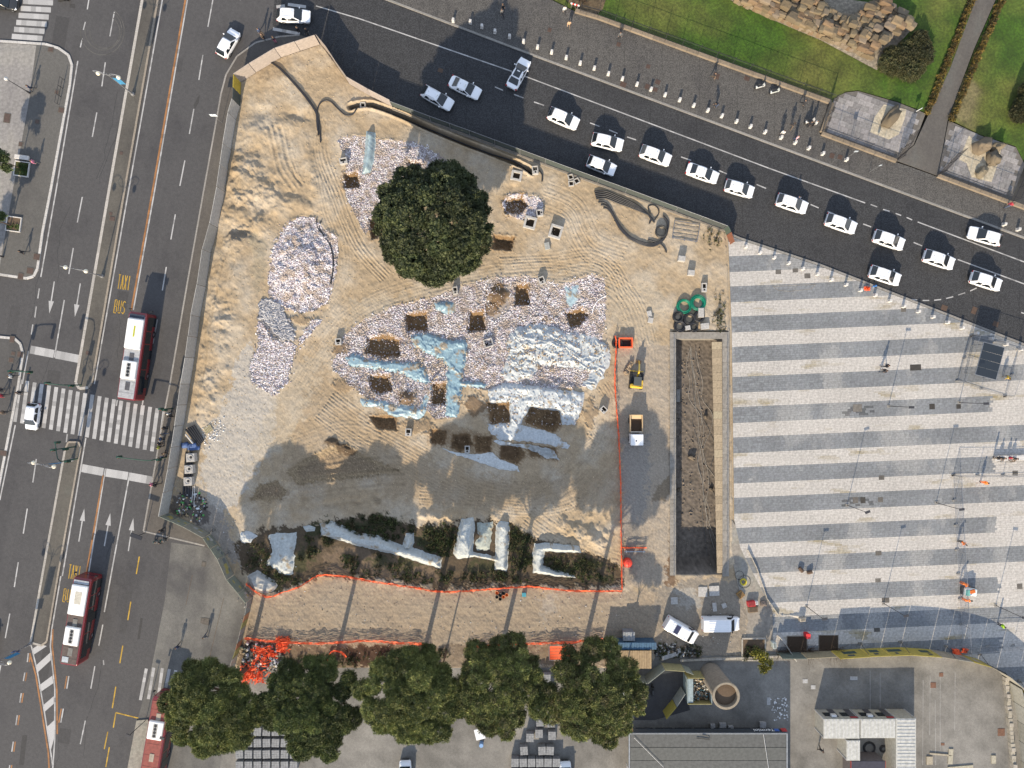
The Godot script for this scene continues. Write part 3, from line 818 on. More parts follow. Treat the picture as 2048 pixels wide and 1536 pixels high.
func terrain() -> void:
	hg.resize(TW * TH); cg.resize(TW * TH)
	var sp := poly(SITE)
	for j in TH:
		for i in TW:
			var x := TX + i * TS; var y := TY + j * TS
			var a := noise.get_noise_2d(x * 0.1, y * 0.1); var b := noise2.get_noise_2d(x * 0.07, y * 0.07); var c := noise2.get_noise_2d(x * 0.24, y * 0.24)
			hg[j * TW + i] = 0.05 + a * 0.12 + b * 0.06 + c * 0.028
			var k := 1.0 + a * 0.16 + b * 0.16 + c * 0.14
			var base := SAND.lerp(PALE, clampf(0.35 + a * 1.4, 0, 1))
			cg[j * TW + i] = Color(base.r * k, base.g * k, base.b * k)
	# soils that differ in kind
	paint([480, 700, 500, 690, 560, 800, 540, 900, 470, 1010, 440, 1030, 400, 960, 420, 860, 460, 780], Color(0.64, 0.60, 0.54), 0.9, 8)
	paint([560, 760, 640, 700, 700, 650, 700, 600, 800, 590, 900, 560, 1080, 540, 1200, 530, 1240, 580, 1300, 560, 1330, 600, 1300, 690, 1240, 660, 1220, 640, 1210, 550, 1130, 545, 900, 575, 720, 640, 660, 700, 640, 780, 560, 900, 480, 960], Color(0.62, 0.54, 0.42), 0.55, 10)
	paint([640, 720, 690, 790, 740, 840, 800, 880, 880, 930, 1000, 960, 1240, 940, 1235, 1010, 1000, 1020, 820, 1000, 720, 960, 600, 1000, 560, 950, 600, 850], Color(0.46, 0.35, 0.23), 0.5, 14)
	paint([1228, 690, 1240, 690, 1340, 690, 1345, 1170, 1250, 1170, 1243, 1000], Color(0.50, 0.43, 0.35), 0.8, 5)
	paint([1245, 880, 1300, 870, 1295, 960, 1285, 1040, 1265, 1130, 1250, 1130, 1243, 950], Color(0.40, 0.37, 0.335), 0.85, 9)
	paint([1250, 1030, 1275, 1050, 1290, 1100, 1260, 1170, 1246, 1170], Color(0.33, 0.28, 0.22), 0.5, 8)
	paint([1340, 950, 1330, 960, 1316, 968, 1308, 985, 1302, 1000, 1320, 1004, 1340, 990, 1347, 980], Color(0.33, 0.26, 0.18), 0.9, 4)
	paint([1345, 1060, 1352, 1060, 1352, 1160, 1335, 1175, 1330, 1150, 1340, 1100], Color(0.24, 0.15, 0.09), 0.9, 5)
	paint([490, 1185, 560, 1195, 650, 1160, 770, 1170, 880, 1185, 1000, 1178, 1243, 1182, 1330, 1180, 1330, 1290, 1200, 1285, 900, 1300, 480, 1285, 495, 1240], Color(0.46, 0.38, 0.29), 0.85, 8)
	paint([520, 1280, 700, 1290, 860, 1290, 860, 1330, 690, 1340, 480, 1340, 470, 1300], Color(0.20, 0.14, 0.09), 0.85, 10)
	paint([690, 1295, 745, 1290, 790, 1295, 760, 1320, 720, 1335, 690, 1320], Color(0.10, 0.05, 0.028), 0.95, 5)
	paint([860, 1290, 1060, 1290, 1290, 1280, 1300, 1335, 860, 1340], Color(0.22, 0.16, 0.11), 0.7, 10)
	paint([1310, 1180, 1400, 1150, 1480, 1165, 1500, 1240, 1480, 1310, 1310, 1312], Color(0.37, 0.325, 0.27), 0.9, 6)
	paint([1340, 1170, 1390, 1180, 1405, 1210, 1370, 1215], Color(0.52, 0.49, 0.44), 0.8, 8)
	paint([1075, 1195, 1110, 1190, 1115, 1230, 1085, 1235], Color(0.58, 0.52, 0.45), 0.6, 8)
	paint([345, 985, 400, 980, 440, 1020, 470, 1080, 480, 1130, 460, 1120, 400, 1050], Color(0.42, 0.39, 0.36), 0.8, 8)
	paint([345, 990, 400, 985, 415, 1010, 420, 1050, 385, 1040, 340, 1024], Color(0.14, 0.12, 0.11), 0.85, 5)
	# overgrown strip of old walls along the south
	paint([470, 1085, 520, 1060, 600, 1052, 700, 1035, 760, 1030, 820, 1048, 905, 1052, 930, 1040, 1020, 1045, 1070, 1075, 1150, 1095, 1220, 1120, 1243, 1130, 1243, 1175, 1000, 1172, 880, 1178, 770, 1160, 650, 1148, 560, 1180, 510, 1165, 480, 1130], Color(0.125, 0.09, 0.055), 0.95, 7, -0.12)
	paint([645, 1110, 700, 1090, 760, 1110, 860, 1130, 885, 1165, 760, 1155, 660, 1145], Color(0.26, 0.19, 0.13), 0.8, 8)
	for a in [[650, 1060, 40, 24], [760, 1045, 60, 16], [700, 1055, 40, 18], [860, 1080, 40, 26], [970, 1130, 40, 20], [1035, 1080, 30, 30], [1130, 1140, 60, 10], [1180, 1130, 40, 14], [600, 1120, 26, 30], [820, 1130, 40, 14], [760, 1120, 30, 14], [540, 1170, 30, 16], [1210, 1160, 30, 10]]:
		paint([a[0] - a[2], a[1], a[0], a[1] - a[3], a[0] + a[2], a[1], a[0], a[1] + a[3]], Color(0.06, 0.07, 0.025), 0.7, 9)
	# heaps and hollows of sand, north-west quarter
	for a in [[500, 370, 60, 40, 10, 1.1], [485, 330, 45, 30, -20, 0.9], [480, 430, 50, 30, 0, 0.9], [545, 400, 40, 26, 30, 0.6], [520, 270, 40, 30, 0, 0.7], [575, 250, 30, 20, 0, 0.5], [560, 345, 16, 60, 5, 0.5], [620, 330, 14, 60, -10, 0.5], [600, 410, 40, 18, 20, 0.5], [510, 455, 40, 18, 0, 0.7], [470, 490, 26, 18, 0, 0.5], [640, 390, 26, 50, -20, 0.35], [565, 150, 60, 30, -20, 0.3], [480, 395, 26, 16, 0, 0.6], [455, 560, 40, 90, 8, 0.55], [430, 700, 32, 110, 6, 0.7], [412, 800, 26, 60, 6, 0.6], [495, 540, 18, 70, 6, -0.3], [525, 440, 16, 40, 50, 0.5], [600, 230, 30, 12, 10, -0.5], [520, 225, 30, 16, 0, -0.4], [580, 386, 26, 10, 10, -0.4], [465, 645, 30, 14, 0, 0.35], [460, 740, 20, 8, 0, 0.3]]:
		mound(a[0], a[1], a[2] * 1.2, a[3] * 1.25, a[4], a[5] * 0.68, 0.28)
	# steep dark heaps
	mound(487, 478, 36, 18, 10, 0.9, 0.4, Color(0.33, 0.28, 0.22), 0.9)
	paint([522, 600, 545, 600, 565, 615, 580, 650, 590, 680, 560, 690, 530, 650, 515, 640], Color(0.24, 0.24, 0.26), 0.9, 5)
	paint([520, 640, 540, 640, 560, 700, 535, 740, 505, 770, 498, 740, 515, 690], Color(0.36, 0.35, 0.36), 0.9, 5)
	paint([500, 470, 540, 480, 530, 540, 512, 600, 505, 540], Color(0.40, 0.36, 0.27), 0.5, 7)
	# shallow hollows in the south half, coloured darker than the sand around
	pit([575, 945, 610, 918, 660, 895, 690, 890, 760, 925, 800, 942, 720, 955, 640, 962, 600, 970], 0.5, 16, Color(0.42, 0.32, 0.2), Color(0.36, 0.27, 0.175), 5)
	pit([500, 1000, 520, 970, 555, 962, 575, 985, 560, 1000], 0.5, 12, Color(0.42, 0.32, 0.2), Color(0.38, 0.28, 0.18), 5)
	mound(665, 885, 16, 10, 0, 0.6, 0.5, DARK, 0.9)
	mound(690, 900, 26, 12, 20, 0.4, 0.6, DARK, 0.9)
	mound(605, 990, 60, 10, -6, 0.5, 0.4)
	mound(700, 1000, 120, 12, -7, 0.55, 0.4)
	mound(690, 935, 110, 8, -7, -0.2, 0.3)
	mound(620, 1040, 110, 20, -3, 0.5, 0.5)
	mound(900, 1030, 130, 14, 3, 0.55, 0.5)
	mound(1150, 1060, 60, 22, 25, 0.5, 0.6)
	mound(1190, 1000, 50, 40, 30, 0.4, 0.6)
	mound(1195, 1075, 36, 30, 0, 0.5, 0.6)
	mound(750, 1000, 26, 10, 30, -0.5, 0.5)
	# edges of the white stone beds: a low bank of sand
	for a in STONES:
		var p := poly(a)
		var bb := box_of(a, 16)
		for j in range(bb[1], bb[3]):
			for i in range(bb[0], bb[2]):
				var q := Vector2(TX + i * TS, TY + j * TS)
				var d := sdist(q, p) + noise.get_noise_2d(q.x * 0.5, q.y * 0.5) * 4
				var k := j * TW + i
				if d > 0:
					hg[k] -= 0.08 * minf(1, d / 6)
					cg[k] = cg[k].lerp(Color(0.50, 0.46, 0.45), 0.8)
				elif d > -8:
					hg[k] += 0.10 * (1 + d / 8)
	mound(606, 530, 70, 90, 12, 1.0, 0.25)
	mound(1085, 690, 110, 50, 10, 0.5, 0.4)
	mound(1100, 790, 90, 45, 10, 0.5, 0.4)
	# brown earth poking through the stone beds
	for a in [[1000, 590, 28, 26], [975, 620, 24, 20], [895, 690, 40, 14], [1080, 640, 50, 14], [950, 810, 30, 26], [990, 830, 30, 12], [965, 730, 22, 12], [900, 868, 60, 20], [835, 850, 40, 12], [1180, 830, 12, 40], [1150, 820, 18, 14], [680, 700, 20, 20], [690, 770, 30, 14], [870, 610, 30, 12], [600, 640, 30, 12], [1020, 410, 18, 10]]:
		paint([a[0] - a[2], a[1], a[0], a[1] - a[3], a[0] + a[2], a[1], a[0], a[1] + a[3]], BROWN.lerp(SAND, rr(0.0, 0.6)), 0.8, 6, 0.12)
	# the square trial pits
	for a in [[812, 628, 852, 624, 855, 660, 815, 662], [940, 625, 968, 622, 970, 660, 937, 662], [1032, 570, 1056, 568, 1060, 608, 1030, 610], [738, 676, 776, 670, 798, 680, 799, 712, 770, 714, 734, 706], [1133, 628, 1162, 616, 1176, 630, 1160, 650, 1142, 656], [740, 752, 778, 750, 784, 780, 760, 788, 742, 776], [865, 768, 893, 766, 890, 808, 864, 808], [978, 808, 1016, 806, 1020, 842, 984, 846], [1060, 815, 1118, 822, 1118, 850, 1104, 862, 1078, 854, 1056, 845], [862, 858, 895, 862, 890, 890, 860, 886], [905, 870, 940, 866, 946, 890, 922, 905, 900, 895], [950, 872, 985, 872, 982, 905, 950, 905], [742, 834, 790, 832, 790, 858, 758, 856], [1000, 890, 1040, 888, 1050, 910, 1034, 928, 1000, 918], [1052, 888, 1112, 896, 1114, 918, 1060, 912], [690, 348, 715, 344, 718, 374, 690, 376], [738, 440, 765, 434, 760, 470, 745, 476], [1010, 400, 1045, 390, 1055, 412, 1040, 428, 1012, 425], [990, 472, 1026, 476, 1020, 500, 985, 496], [816, 322, 842, 322, 842, 340, 818, 340]]:
		var cc := Vector2.ZERO
		for i in range(0, a.size(), 2): cc += Vector2(a[i], a[i + 1]) * 2.0 / a.size()
		for i in range(0, a.size(), 2):
			a[i] = cc.x + (a[i] - cc.x) * (0.98 if cc.y > 855 else 1.14); a[i + 1] = cc.y + (a[i + 1] - cc.y) * (1.0 if cc.y > 855 else 1.14)
		pit(a, 1.15, 9.0, Color(0.31, 0.20, 0.105), Color(0.31, 0.20, 0.105), 2.6)
	for a in [[812, 796, 20, 18, 0.75], [922, 883, 18, 16, 0.5], [995, 590, 24, 30, 0.55], [1098, 842, 20, 14, 0.6], [1020, 905, 24, 16, 0.5]]: mound(a[0], a[1], a[2], a[3], 0, a[4], 0.4, Color(0.20, 0.125, 0.065), 0.9)
	# trench along the north-east fence and the drain beside it
	rut([700, 215, 740, 210, 800, 230, 860, 258, 920, 283, 980, 306, 1040, 330, 1065, 345], 7, 0.5, 0)
	mound(1030, 365, 20, 10, 0, 0.3, 0.5)
	# --- tracks
	tracks([552, 255, 560, 290, 572, 335, 598, 375], 20, 2, 5, 0.14, 4.0)
	tracks([575, 258, 580, 300, 592, 350, 606, 366], 6, 2, 3, 0.1, 4.0)
	tracks([645, 240, 640, 290, 648, 330, 672, 390, 690, 440, 720, 500, 770, 555], 26, 5, 3.0, 0.10, 4.6)
	tracks([655, 620, 690, 560, 690, 490, 665, 420, 650, 350], 40, 7, 2.6, 0.07, 5.0)
	tracks([600, 770, 630, 720, 690, 650, 760, 605, 860, 575, 960, 555, 1060, 540, 1150, 545, 1230, 570, 1270, 620, 1290, 690], 46, 8, 2.6, 0.07, 5.0)
	tracks([1000, 530, 1100, 525, 1180, 515, 1225, 540, 1250, 590], 30, 6, 2.6, 0.11, 5.0)
	tracks([1085, 395, 1140, 420, 1165, 470, 1190, 500, 1245, 520], 60, 9, 2.4, 0.09, 5.0)
	tracks([600, 950, 680, 938, 760, 930, 800, 928], 26, 2, 5, 0.13, 4.0)
	tracks([600, 980, 680, 968, 760, 960, 810, 958], 22, 2, 5, 0.13, 4.0)
	for i in 14: rut([608 + i * 13, 983 - i * 1.7, 606 + i * 13, 963 - i * 1.7], 1.6, 0.08, 0)
	for i in 12: rut([556 + i * 3.4, 272 + i * 9, 574 + i * 3.4, 268 + i * 9], 1.6, 0.08, 0)
	tracks([650, 810, 720, 860, 800, 905, 880, 950, 960, 985, 1060, 1000, 1140, 985, 1200, 930, 1225, 880], 70, 12, 2.6, 0.10, 5.0)
	tracks([840, 985, 940, 990, 1040, 985, 1100, 955, 1150, 915, 1190, 885], 44, 10, 2.4, 0.12, 5.0)
	tracks([540, 920, 610, 895, 690, 870, 760, 880], 60, 9, 2.4, 0.08, 5.0)
	tracks([500, 1020, 545, 960, 560, 900, 590, 840, 640, 780], 46, 6, 2.4, 0.06, 5.0)
	tracks([1050, 1040, 1100, 1075, 1180, 1120, 1230, 1140], 60, 9, 2.4, 0.11, 6.0)
	tracks([1170, 1010, 1120, 1060, 1080, 1085], 40, 5, 2.2, 0.10, 6.0)
	tracks([1190, 880, 1215, 860, 1220, 800, 1205, 770], 24, 5, 2.4, 0.09, 5.0)
	tracks([1300, 700, 1310, 850, 1320, 1000, 1310, 1100, 1300, 1200], 34, 6, 2.4, 0.06, 5.0)
	tracks([430, 990, 450, 900, 470, 800, 490, 700], 22, 4, 2.6, 0.05, 5.0)
	tracks([410, 830, 425, 720, 440, 620, 460, 520], 22, 2, 4.0, 0.10, 4.0)
	tracks([560, 1225, 760, 1230, 1000, 1235, 1280, 1220], 50, 6, 2.4, 0.04, 5.0)
	tracks([1290, 1230, 1320, 1190, 1310, 1130, 1305, 1060], 30, 5, 2.4, 0.06, 5.0)
	# the built trench on the east side: dropped well below its concrete walls
	for j in range(int((664 - TY) / TS), int((1150 - TY) / TS)):
		for i in range(int((1346 - TX) / TS), int((1456 - TX) / TS)):
			var x := TX + i * TS; var y := TY + j * TS
			var k := 1 + 0.5 * noise2.get_noise_2d(x * 0.12, y * 0.12) + 0.3 * noise.get_noise_2d(x * 0.3, y * 0.3)
			var ramp := smoothstep(1150, 1120, y)
			hg[j * TW + i] = -3.0 * ramp + 0.14 * (k - 1)
			var c := Color(0.235, 0.20, 0.168)
			cg[j * TW + i] = c * k
	var b := MB.new()
	var nor := PackedVector3Array()
	nor.resize(TW * TH)
	var pos := PackedVector3Array()
	pos.resize(TW * TH)
	var keep := PackedByteArray()
	keep.resize(TW * TH)
	var grown: PackedVector2Array = Geometry2D.offset_polygon(sp, 7.0)[0]
	for j in TH:
		for i in TW:
			var k := j * TW + i
			var q := Vector2(TX + i * TS, TY + j * TS)
			keep[k] = 1 if Geometry2D.is_point_in_polygon(q, grown) else 0
			if keep[k] and not Geometry2D.is_point_in_polygon(q, sp): hg[k] = -0.05
			pos[k] = Vector3((q.x - 1024) / S, hg[k], (q.y - 768) / S)
	var idx := PackedInt32Array()
	var step := TS / S
	for j in TH:
		for i in TW:
			var k := j * TW + i
			var dx := hg[j * TW + mini(i + 1, TW - 1)] - hg[j * TW + maxi(i - 1, 0)]; var dz := hg[mini(j + 1, TH - 1) * TW + i] - hg[maxi(j - 1, 0) * TW + i]
			nor[k] = Vector3(-dx, step * 2, -dz).normalized()
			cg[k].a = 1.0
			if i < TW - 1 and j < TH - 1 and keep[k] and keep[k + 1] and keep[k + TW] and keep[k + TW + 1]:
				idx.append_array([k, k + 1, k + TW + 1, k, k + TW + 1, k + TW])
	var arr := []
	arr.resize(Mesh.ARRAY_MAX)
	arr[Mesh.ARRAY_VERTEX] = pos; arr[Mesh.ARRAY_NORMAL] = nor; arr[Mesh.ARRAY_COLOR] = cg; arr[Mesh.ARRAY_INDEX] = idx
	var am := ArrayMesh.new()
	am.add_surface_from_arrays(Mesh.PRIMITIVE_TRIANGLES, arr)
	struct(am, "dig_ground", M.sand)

# ---------------------------------------------------------------- hoardings, fences and the walled trench
func along(p: PackedVector3Array, step: float) -> PackedVector3Array:   # evenly spaced points on a path
	var o := PackedVector3Array([p[0]])
	for i in p.size() - 1:
		var n := maxi(1, int(round(p[i].distance_to(p[i + 1]) / step)))
		for k in n: o.append(p[i].lerp(p[i + 1], float(k + 1) / n))
	return o
func wall_xf(a: Vector3, b: Vector3) -> Transform3D:   # x runs from a to b, origin at the middle
	var d := (b - a); d.y = 0
	return Transform3D(Basis(Vector3.UP, -atan2(d.z, d.x)), (a + b) / 2)
func hoarding(a: Array, h: float, step: float, cols: Array, called: String, label: String, cat: String, opt := {}) -> Node3D:
	var p := along(gp(a), step)
	var root := thing(called, label, cat, p[0])
	for i in p.size() - 1:
		var t := wall_xf(p[i] - p[0], p[i + 1] - p[0])
		var l := p[i].distance_to(p[i + 1])
		var c: Color = cols[i % cols.size()]
		var b := MB.new()
		var k := rr(0.88, 1.06)
		b.col = Color(c.r * k, c.g * k, c.b * k)
		var hh := h + rr(-0.05, 0.05)
		b.box(t, Vector3(l - 0.08, hh, 0.06))
		var pn := part(b, "panel", M.board, root)
		var side: float = opt.get("side", 1.0)
		if opt.get("ribs", 0):
			var n: int = opt.ribs
			var r := MB.new()
			r.col = Color(c.r * k, c.g * k, c.b * k)
			for q in n: r.box(t * Transform3D(Basis(), Vector3(0, 0.15 + q * (hh - 0.2) / n, side * 0.06)), Vector3(l - 0.03, (hh - 0.2) / n * 0.5, 0.06))
			part(r, "corrugation", M.board, pn)
		if opt.get("props", false) and i % 2 == 0:
			var s := MB.new()
			s.col = Color(0.4, 0.4, 0.4)
			var f := t * Vector3(l / 2, hh * 0.8, side * 0.05); var e := t * Vector3(l / 2, 0.05, side * 0.9)
			s.bar(f, e, 0.05, 0.05)
			s.bar(t * Vector3(l / 2, 0.02, side * 0.05), e, 0.05, 0.05)
			part(s, "prop", M.steel, root)
			var w := MB.new()
			w.col = Color(0.75, 0.73, 0.7)
			w.box(t * Transform3D(Basis(), Vector3(l / 2, 0.0, side * 0.8)), Vector3(0.5, 0.25, 0.3), 0.03)
			part(w, "ballast_block", M.concrete, root)
		if opt.has("mural"):
			var m: Array = opt.mural
			for q in m[i % m.size()]:   # flat print: [x, y, w, h, colour]
				var s := MB.new()
				s.col = q[4]
				s.box(t * Transform3D(Basis(), Vector3(q[0] * l, q[1] * hh, side * 0.034)), Vector3(q[2] * l, q[3] * hh, 0.006))
				part(s, "printed_shape", M.board, pn)
	return root
func netting(a: Array, h: float, label: String, lean := 0.15, called := "safety_net") -> Node3D:
	var p := spline(gp(a), 0.35)
	var root := thing(called, label, "safety netting", p[0])
	var rows := []
	for k in 14: rows.append(PackedVector3Array())
	for i in p.size():
		var y := hy(p[i].x, p[i].z)
		for k in 14:
			var f := (k / 2) / 7.0 + (0.085 if k % 2 else 0.0)
			rows[k].append(p[i] - p[0] + Vector3(noise2.get_noise_2d(i * 0.4, k * 0.5) * lean, y + 0.03 + h * f * (0.86 + 0.25 * noise2.get_noise_2d(i * 0.5, 77)), noise2.get_noise_2d(i * 0.4 + 40, k * 0.5) * lean))
	var b := MB.new()
	for k in 7: b.grid([rows[k * 2], rows[k * 2 + 1]])
	part(b, "net", M.orange_mesh, root)
	var n := 0
	for i in range(0, p.size(), 9):
		var s := MB.new()
		s.tube(PackedVector3Array([Vector3(p[i].x - p[0].x, hy(p[i].x, p[i].z) - 0.1, p[i].z - p[0].z), Vector3(p[i].x - p[0].x, hy(p[i].x, p[i].z) + h + 0.12, p[i].z - p[0].z)]), 0.02, 5)
		part(s, "stake", M.steel, root)
		n += 1
	return root
func site_edges() -> void:
	var grey := Color(0.58, 0.565, 0.52)
	var mur := []
	for i in 6:
		var q := []
		for k in rng.randi_range(2, 5): q.append([rr(-0.4, 0.4), rr(0.1, 0.7), rr(0.05, 0.22), rr(0.1, 0.3), Color(0.58, 0.56, 0.50) * rr(0.75, 1.1)])
		mur.append(q)
	hoarding([480, 213, 472, 240, 462, 300, 450, 384, 436, 456, 422, 506, 412, 574, 400, 634, 389, 716, 380, 768, 368, 850, 355, 933, 337, 1026], 2.8, 3.4, [grey, grey * 1.1, grey * 0.92], "site_hoarding", "long grey panel hoarding between the avenue pavement and the sandy dig", "hoarding", {"side": 1.0, "mural": mur})
	var yel := Color(0.62, 0.48, 0.06); var blk := Color(0.04, 0.05, 0.05)
	var win := []
	for i in 4:
		for k in 3: win.append([-0.33 + i * 0.22, 0.2 + k * 0.25, 0.1, 0.13, blk])
	hoarding([482, 165, 481, 190, 480, 213], 2.6, 1.75, [yel, Color(0.06, 0.09, 0.09)], "mural_hoarding", "yellow painted hoarding with black window shapes beside the pink corrugated fence", "hoarding", {"side": 1.0, "mural": [win, [[0.0, 0.3, 0.5, 0.4, Color(0.10, 0.13, 0.12)]]]})
	var pink := Color(0.50, 0.435, 0.39)
	hoarding([482, 165, 512, 145, 562, 115, 640, 89], 2.7, 3.0, [pink, pink * 1.05], "corrugated_hoarding", "pale pink corrugated hoarding around the tip of the dig at the corner", "hoarding", {"side": -1.0, "ribs": 7})
	hoarding([642, 88, 662, 112, 680, 140, 700, 168], 2.7, 2.8, [Color(0.42, 0.36, 0.31)], "corrugated_hoarding", "brownish plain hoarding facing the cobbled taxi road, seen on edge", "hoarding", {"side": -1.0})
	hoarding([700, 168, 742, 192, 785, 214], 2.4, 3.0, [pink * 1.02, pink], "corrugated_hoarding", "short pale pink ribbed hoarding next to the mesh fence on the taxi road", "hoarding", {"side": 1.0, "ribs": 4})
	var gm := Color(0.30, 0.32, 0.25)
	var mm := []
	for i in 5:
		var q := []
		for k in rng.randi_range(2, 4): q.append([rr(-0.3, 0.3), rr(0.1, 0.6), rr(0.15, 0.3), rr(0.1, 0.35), [Color(0.50, 0.42, 0.14), Color(0.20, 0.22, 0.22), Color(0.50, 0.50, 0.46)][rng.randi() % 3]])
		mm.append(q)
	hoarding([337, 1026, 382, 1046, 422, 1068, 450, 1110, 468, 1150, 490, 1176, 505, 1195], 2.6, 2.2, [gm, gm * 1.1, Color(0.36, 0.35, 0.28)], "mural_hoarding", "curved greenish mural hoarding at the bus terminal corner of the dig", "hoarding", {"side": -1.0, "mural": mm, "props": true})
	var red := Color(0.40, 0.10, 0.05)
	hoarding([505, 1195, 500, 1222, 492, 1250, 482, 1290, 470, 1325], 2.0, 1.1, [Color(0.35, 0.33, 0.3), Color(0.28, 0.30, 0.28), Color(0.42, 0.20, 0.1), Color(0.3, 0.29, 0.1)], "patchwork_hoarding", "low hoarding of dark and rust coloured boards beside the bus terminal", "hoarding", {"side": 1.0})
	# mesh fence along the taxi road, screened, standing on concrete blocks
	var fp := along(gp([785, 214, 862, 243, 940, 271, 1040, 308, 1140, 345, 1250, 385, 1350, 422, 1447, 458]), 3.4)
	var f := thing("mesh_fence", "screened mesh fence on concrete feet between the dig and the taxi road", "fence", fp[0])
	for i in fp.size() - 1:
		var t := wall_xf(fp[i] - fp[0], fp[i + 1] - fp[0])
		var l := fp[i].distance_to(fp[i + 1])
		var b := MB.new()
		b.col = Color(0.075, 0.09, 0.085) * rr(0.85, 1.15)
		var rows := []
		for k in 4:
			var r := PackedVector3Array()
			for x in 9: r.append(t * Vector3((x / 8.0 - 0.5) * (l - 0.06), 0.12 + k * 0.62, 0.05 * sin(x * 1.3 + i) * sin(k * 1.1)))
			rows.append(r)
		b.grid(rows)
		part(b, "screen", M.fabric, f)
		b = MB.new()
		for x in [-0.5, 0.5]: b.tube(PackedVector3Array([t * Vector3(x * (l - 0.05), 0, 0.03), t * Vector3(x * (l - 0.05), 2.1, 0.03)]), 0.024, 5)
		for y in [0.1, 2.05]: b.tube(PackedVector3Array([t * Vector3(-l / 2, y, 0.03), t * Vector3(l / 2, y, 0.03)]), 0.024, 5)
		part(b, "frame", M.steel, f)
		b = MB.new()
		b.col = Color(0.95, 0.9, 0.85)
		b.box(t * Transform3D(Basis(), Vector3(l / 2, 0.0, 0.2)), Vector3(0.7, 0.16, 0.28), 0.03)
		part(b, "concrete_foot", M.concrete, f)
	var base := thing("road_barrier", "low pale concrete barrier at the foot of the screened fence", "barrier", gp([785, 216])[0])
	var bp := along(gp([785, 218, 862, 247, 940, 275, 1040, 312, 1140, 349, 1250, 389, 1350, 426, 1447, 462]), 2.0)
	for i in bp.size() - 1:
		var b := MB.new()
		b.col = Color(0.85, 0.8, 0.74) * rr(0.9, 1.1)
		b.box(wall_xf(bp[i] - base.position, bp[i + 1] - base.position), Vector3(bp[i].distance_to(bp[i + 1]) - 0.03, 0.18, 0.3), 0.04)
		part(b, "barrier_block", M.concrete, base)
	# short return of the fence at the plaza corner
	hoarding([1447, 458, 1453, 470, 1460, 490], 2.1, 1.1, [Color(0.10, 0.14, 0.11), Color(0.35, 0.14, 0.08)], "screen_return", "dark green screen turning the corner of the dig at the plaza", "fence", {"side": -1.0})
	# orange nets
	netting([1229, 672, 1231, 700, 1229, 770, 1236, 870, 1240, 960, 1241, 1060, 1243, 1178], 1.0, "long orange safety net beside the concrete haul lane")
	netting([1243, 1180, 1150, 1180, 1060, 1172, 1000, 1175, 890, 1182, 820, 1172, 740, 1160, 690, 1152, 640, 1150, 600, 1172, 570, 1182, 540, 1192, 515, 1182, 495, 1165], 0.9, "orange safety net running below the overgrown covered walls")
	netting([492, 1274, 560, 1281, 640, 1284, 730, 1279, 790, 1283, 851, 1288, 857, 1312], 1.0, "orange safety net between the dirt lane and the debris heap")
	netting([933, 1293, 990, 1288, 1060, 1285, 1130, 1282, 1205, 1276], 1.0, "orange safety net between the dirt lane and the wire crate")
	netting([1244, 1094, 1262, 1094, 1292, 1094], 0.9, "short orange net barrier across the haul lane")
	netting([657, 1328, 659, 1308, 668, 1300, 684, 1302, 694, 1312], 0.8, "crumpled arc of orange net by the dark earth heap")
	# trench
	var t := thing("walled_trench", "long open trench with concrete walls between haul lane and plaza", "trench", g(1400, 900))
	var o := t.position
	for a in [["side_wall", 1339, 664, 1351, 1150, 0.28], ["side_wall", 1444, 664, 1457, 1152, 0.22], ["end_wall", 1351, 664, 1444, 678, 0.25]]:
		var n := maxi(1, int((a[4] - a[2]) / 30))
		for i in n:
			var y0: float = lerpf(a[2], a[4], float(i) / n); var y1: float = lerpf(a[2], a[4], float(i + 1) / n)
			var b := MB.new()
			b.col = Color(0.95, 0.93, 0.9) * rr(0.85, 1.05)
			var p0 := g(a[1], y0) - o; var p1 := g(a[3], y1) - o
			b.bx(Vector3(p0.x, -3.5, p0.z + 0.01), Vector3(p1.x, a[5], p1.z - 0.01))
			part(b, a[0], M.concrete, t)
	for i in 30:   # timber walkway on the east side
		var y0 := 684 + i * 15.4
		if y0 > 1140: break
		var b := MB.new()
		b.col = Color(1.0, 0.86, 0.66) * rr(0.78, 1.1)
		var sh := i * 0.35
		var p0 := g(1423 + sh, y0) - o; var p1 := g(1443 + minf(sh * 0.2, 3), y0 + 15) - o
		b.bx(Vector3(p0.x, 0.10, p0.z), Vector3(p1.x, 0.16, p1.z))
		part(b, "plank", M.stone, t)
	for s in [1346, 1452]:
		var rail := MB.new()
		for y in [0.5, 1.0]: rail.tube(gp([s, 668, s, 1150], y) if false else PackedVector3Array([g(s, 668) - o + Vector3(0, y, 0), g(s, 1148) - o + Vector3(0, y, 0)]), 0.018, 5)
		part(rail, "handrail", M.steel, t)
		for i in 18:
			var post := MB.new()
			var q := g(s, 668 + i * 28.2) - o
			post.tube(PackedVector3Array([q + Vector3(0, 0.2, 0), q + Vector3(0, 1.05, 0)]), 0.022, 5)
			part(post, "post", M.steel, t)
	# cables in the trench
	var offs := [[1388, 692], [1393, 690], [1397, 692], [1402, 690], [1384, 695], [1406, 700]]
	for i in 6:
		var path := PackedVector3Array()
		for k in 12:
			var f2 := k / 11.0
			var px: float = offs[i][0] + f2 * 42 + noise2.get_noise_2d(k * 0.4, i * 7.0) * 14 + (14 * sin(f2 * 9 + i) if k in [4, 5, 6, 7] and i > 2 else 0.0)
			var py: float = offs[i][1] + f2 * (430 - i * 14)
			var q := g(px, py)
			path.append(q + Vector3(0, hy(q.x, q.z) + 0.07, 0))
		var b := MB.new()
		b.col = Color(0.34, 0.32, 0.29) if i % 3 else Color(0.12, 0.12, 0.12)
		b.tube(spline(path, 0.5), 0.028, 5)
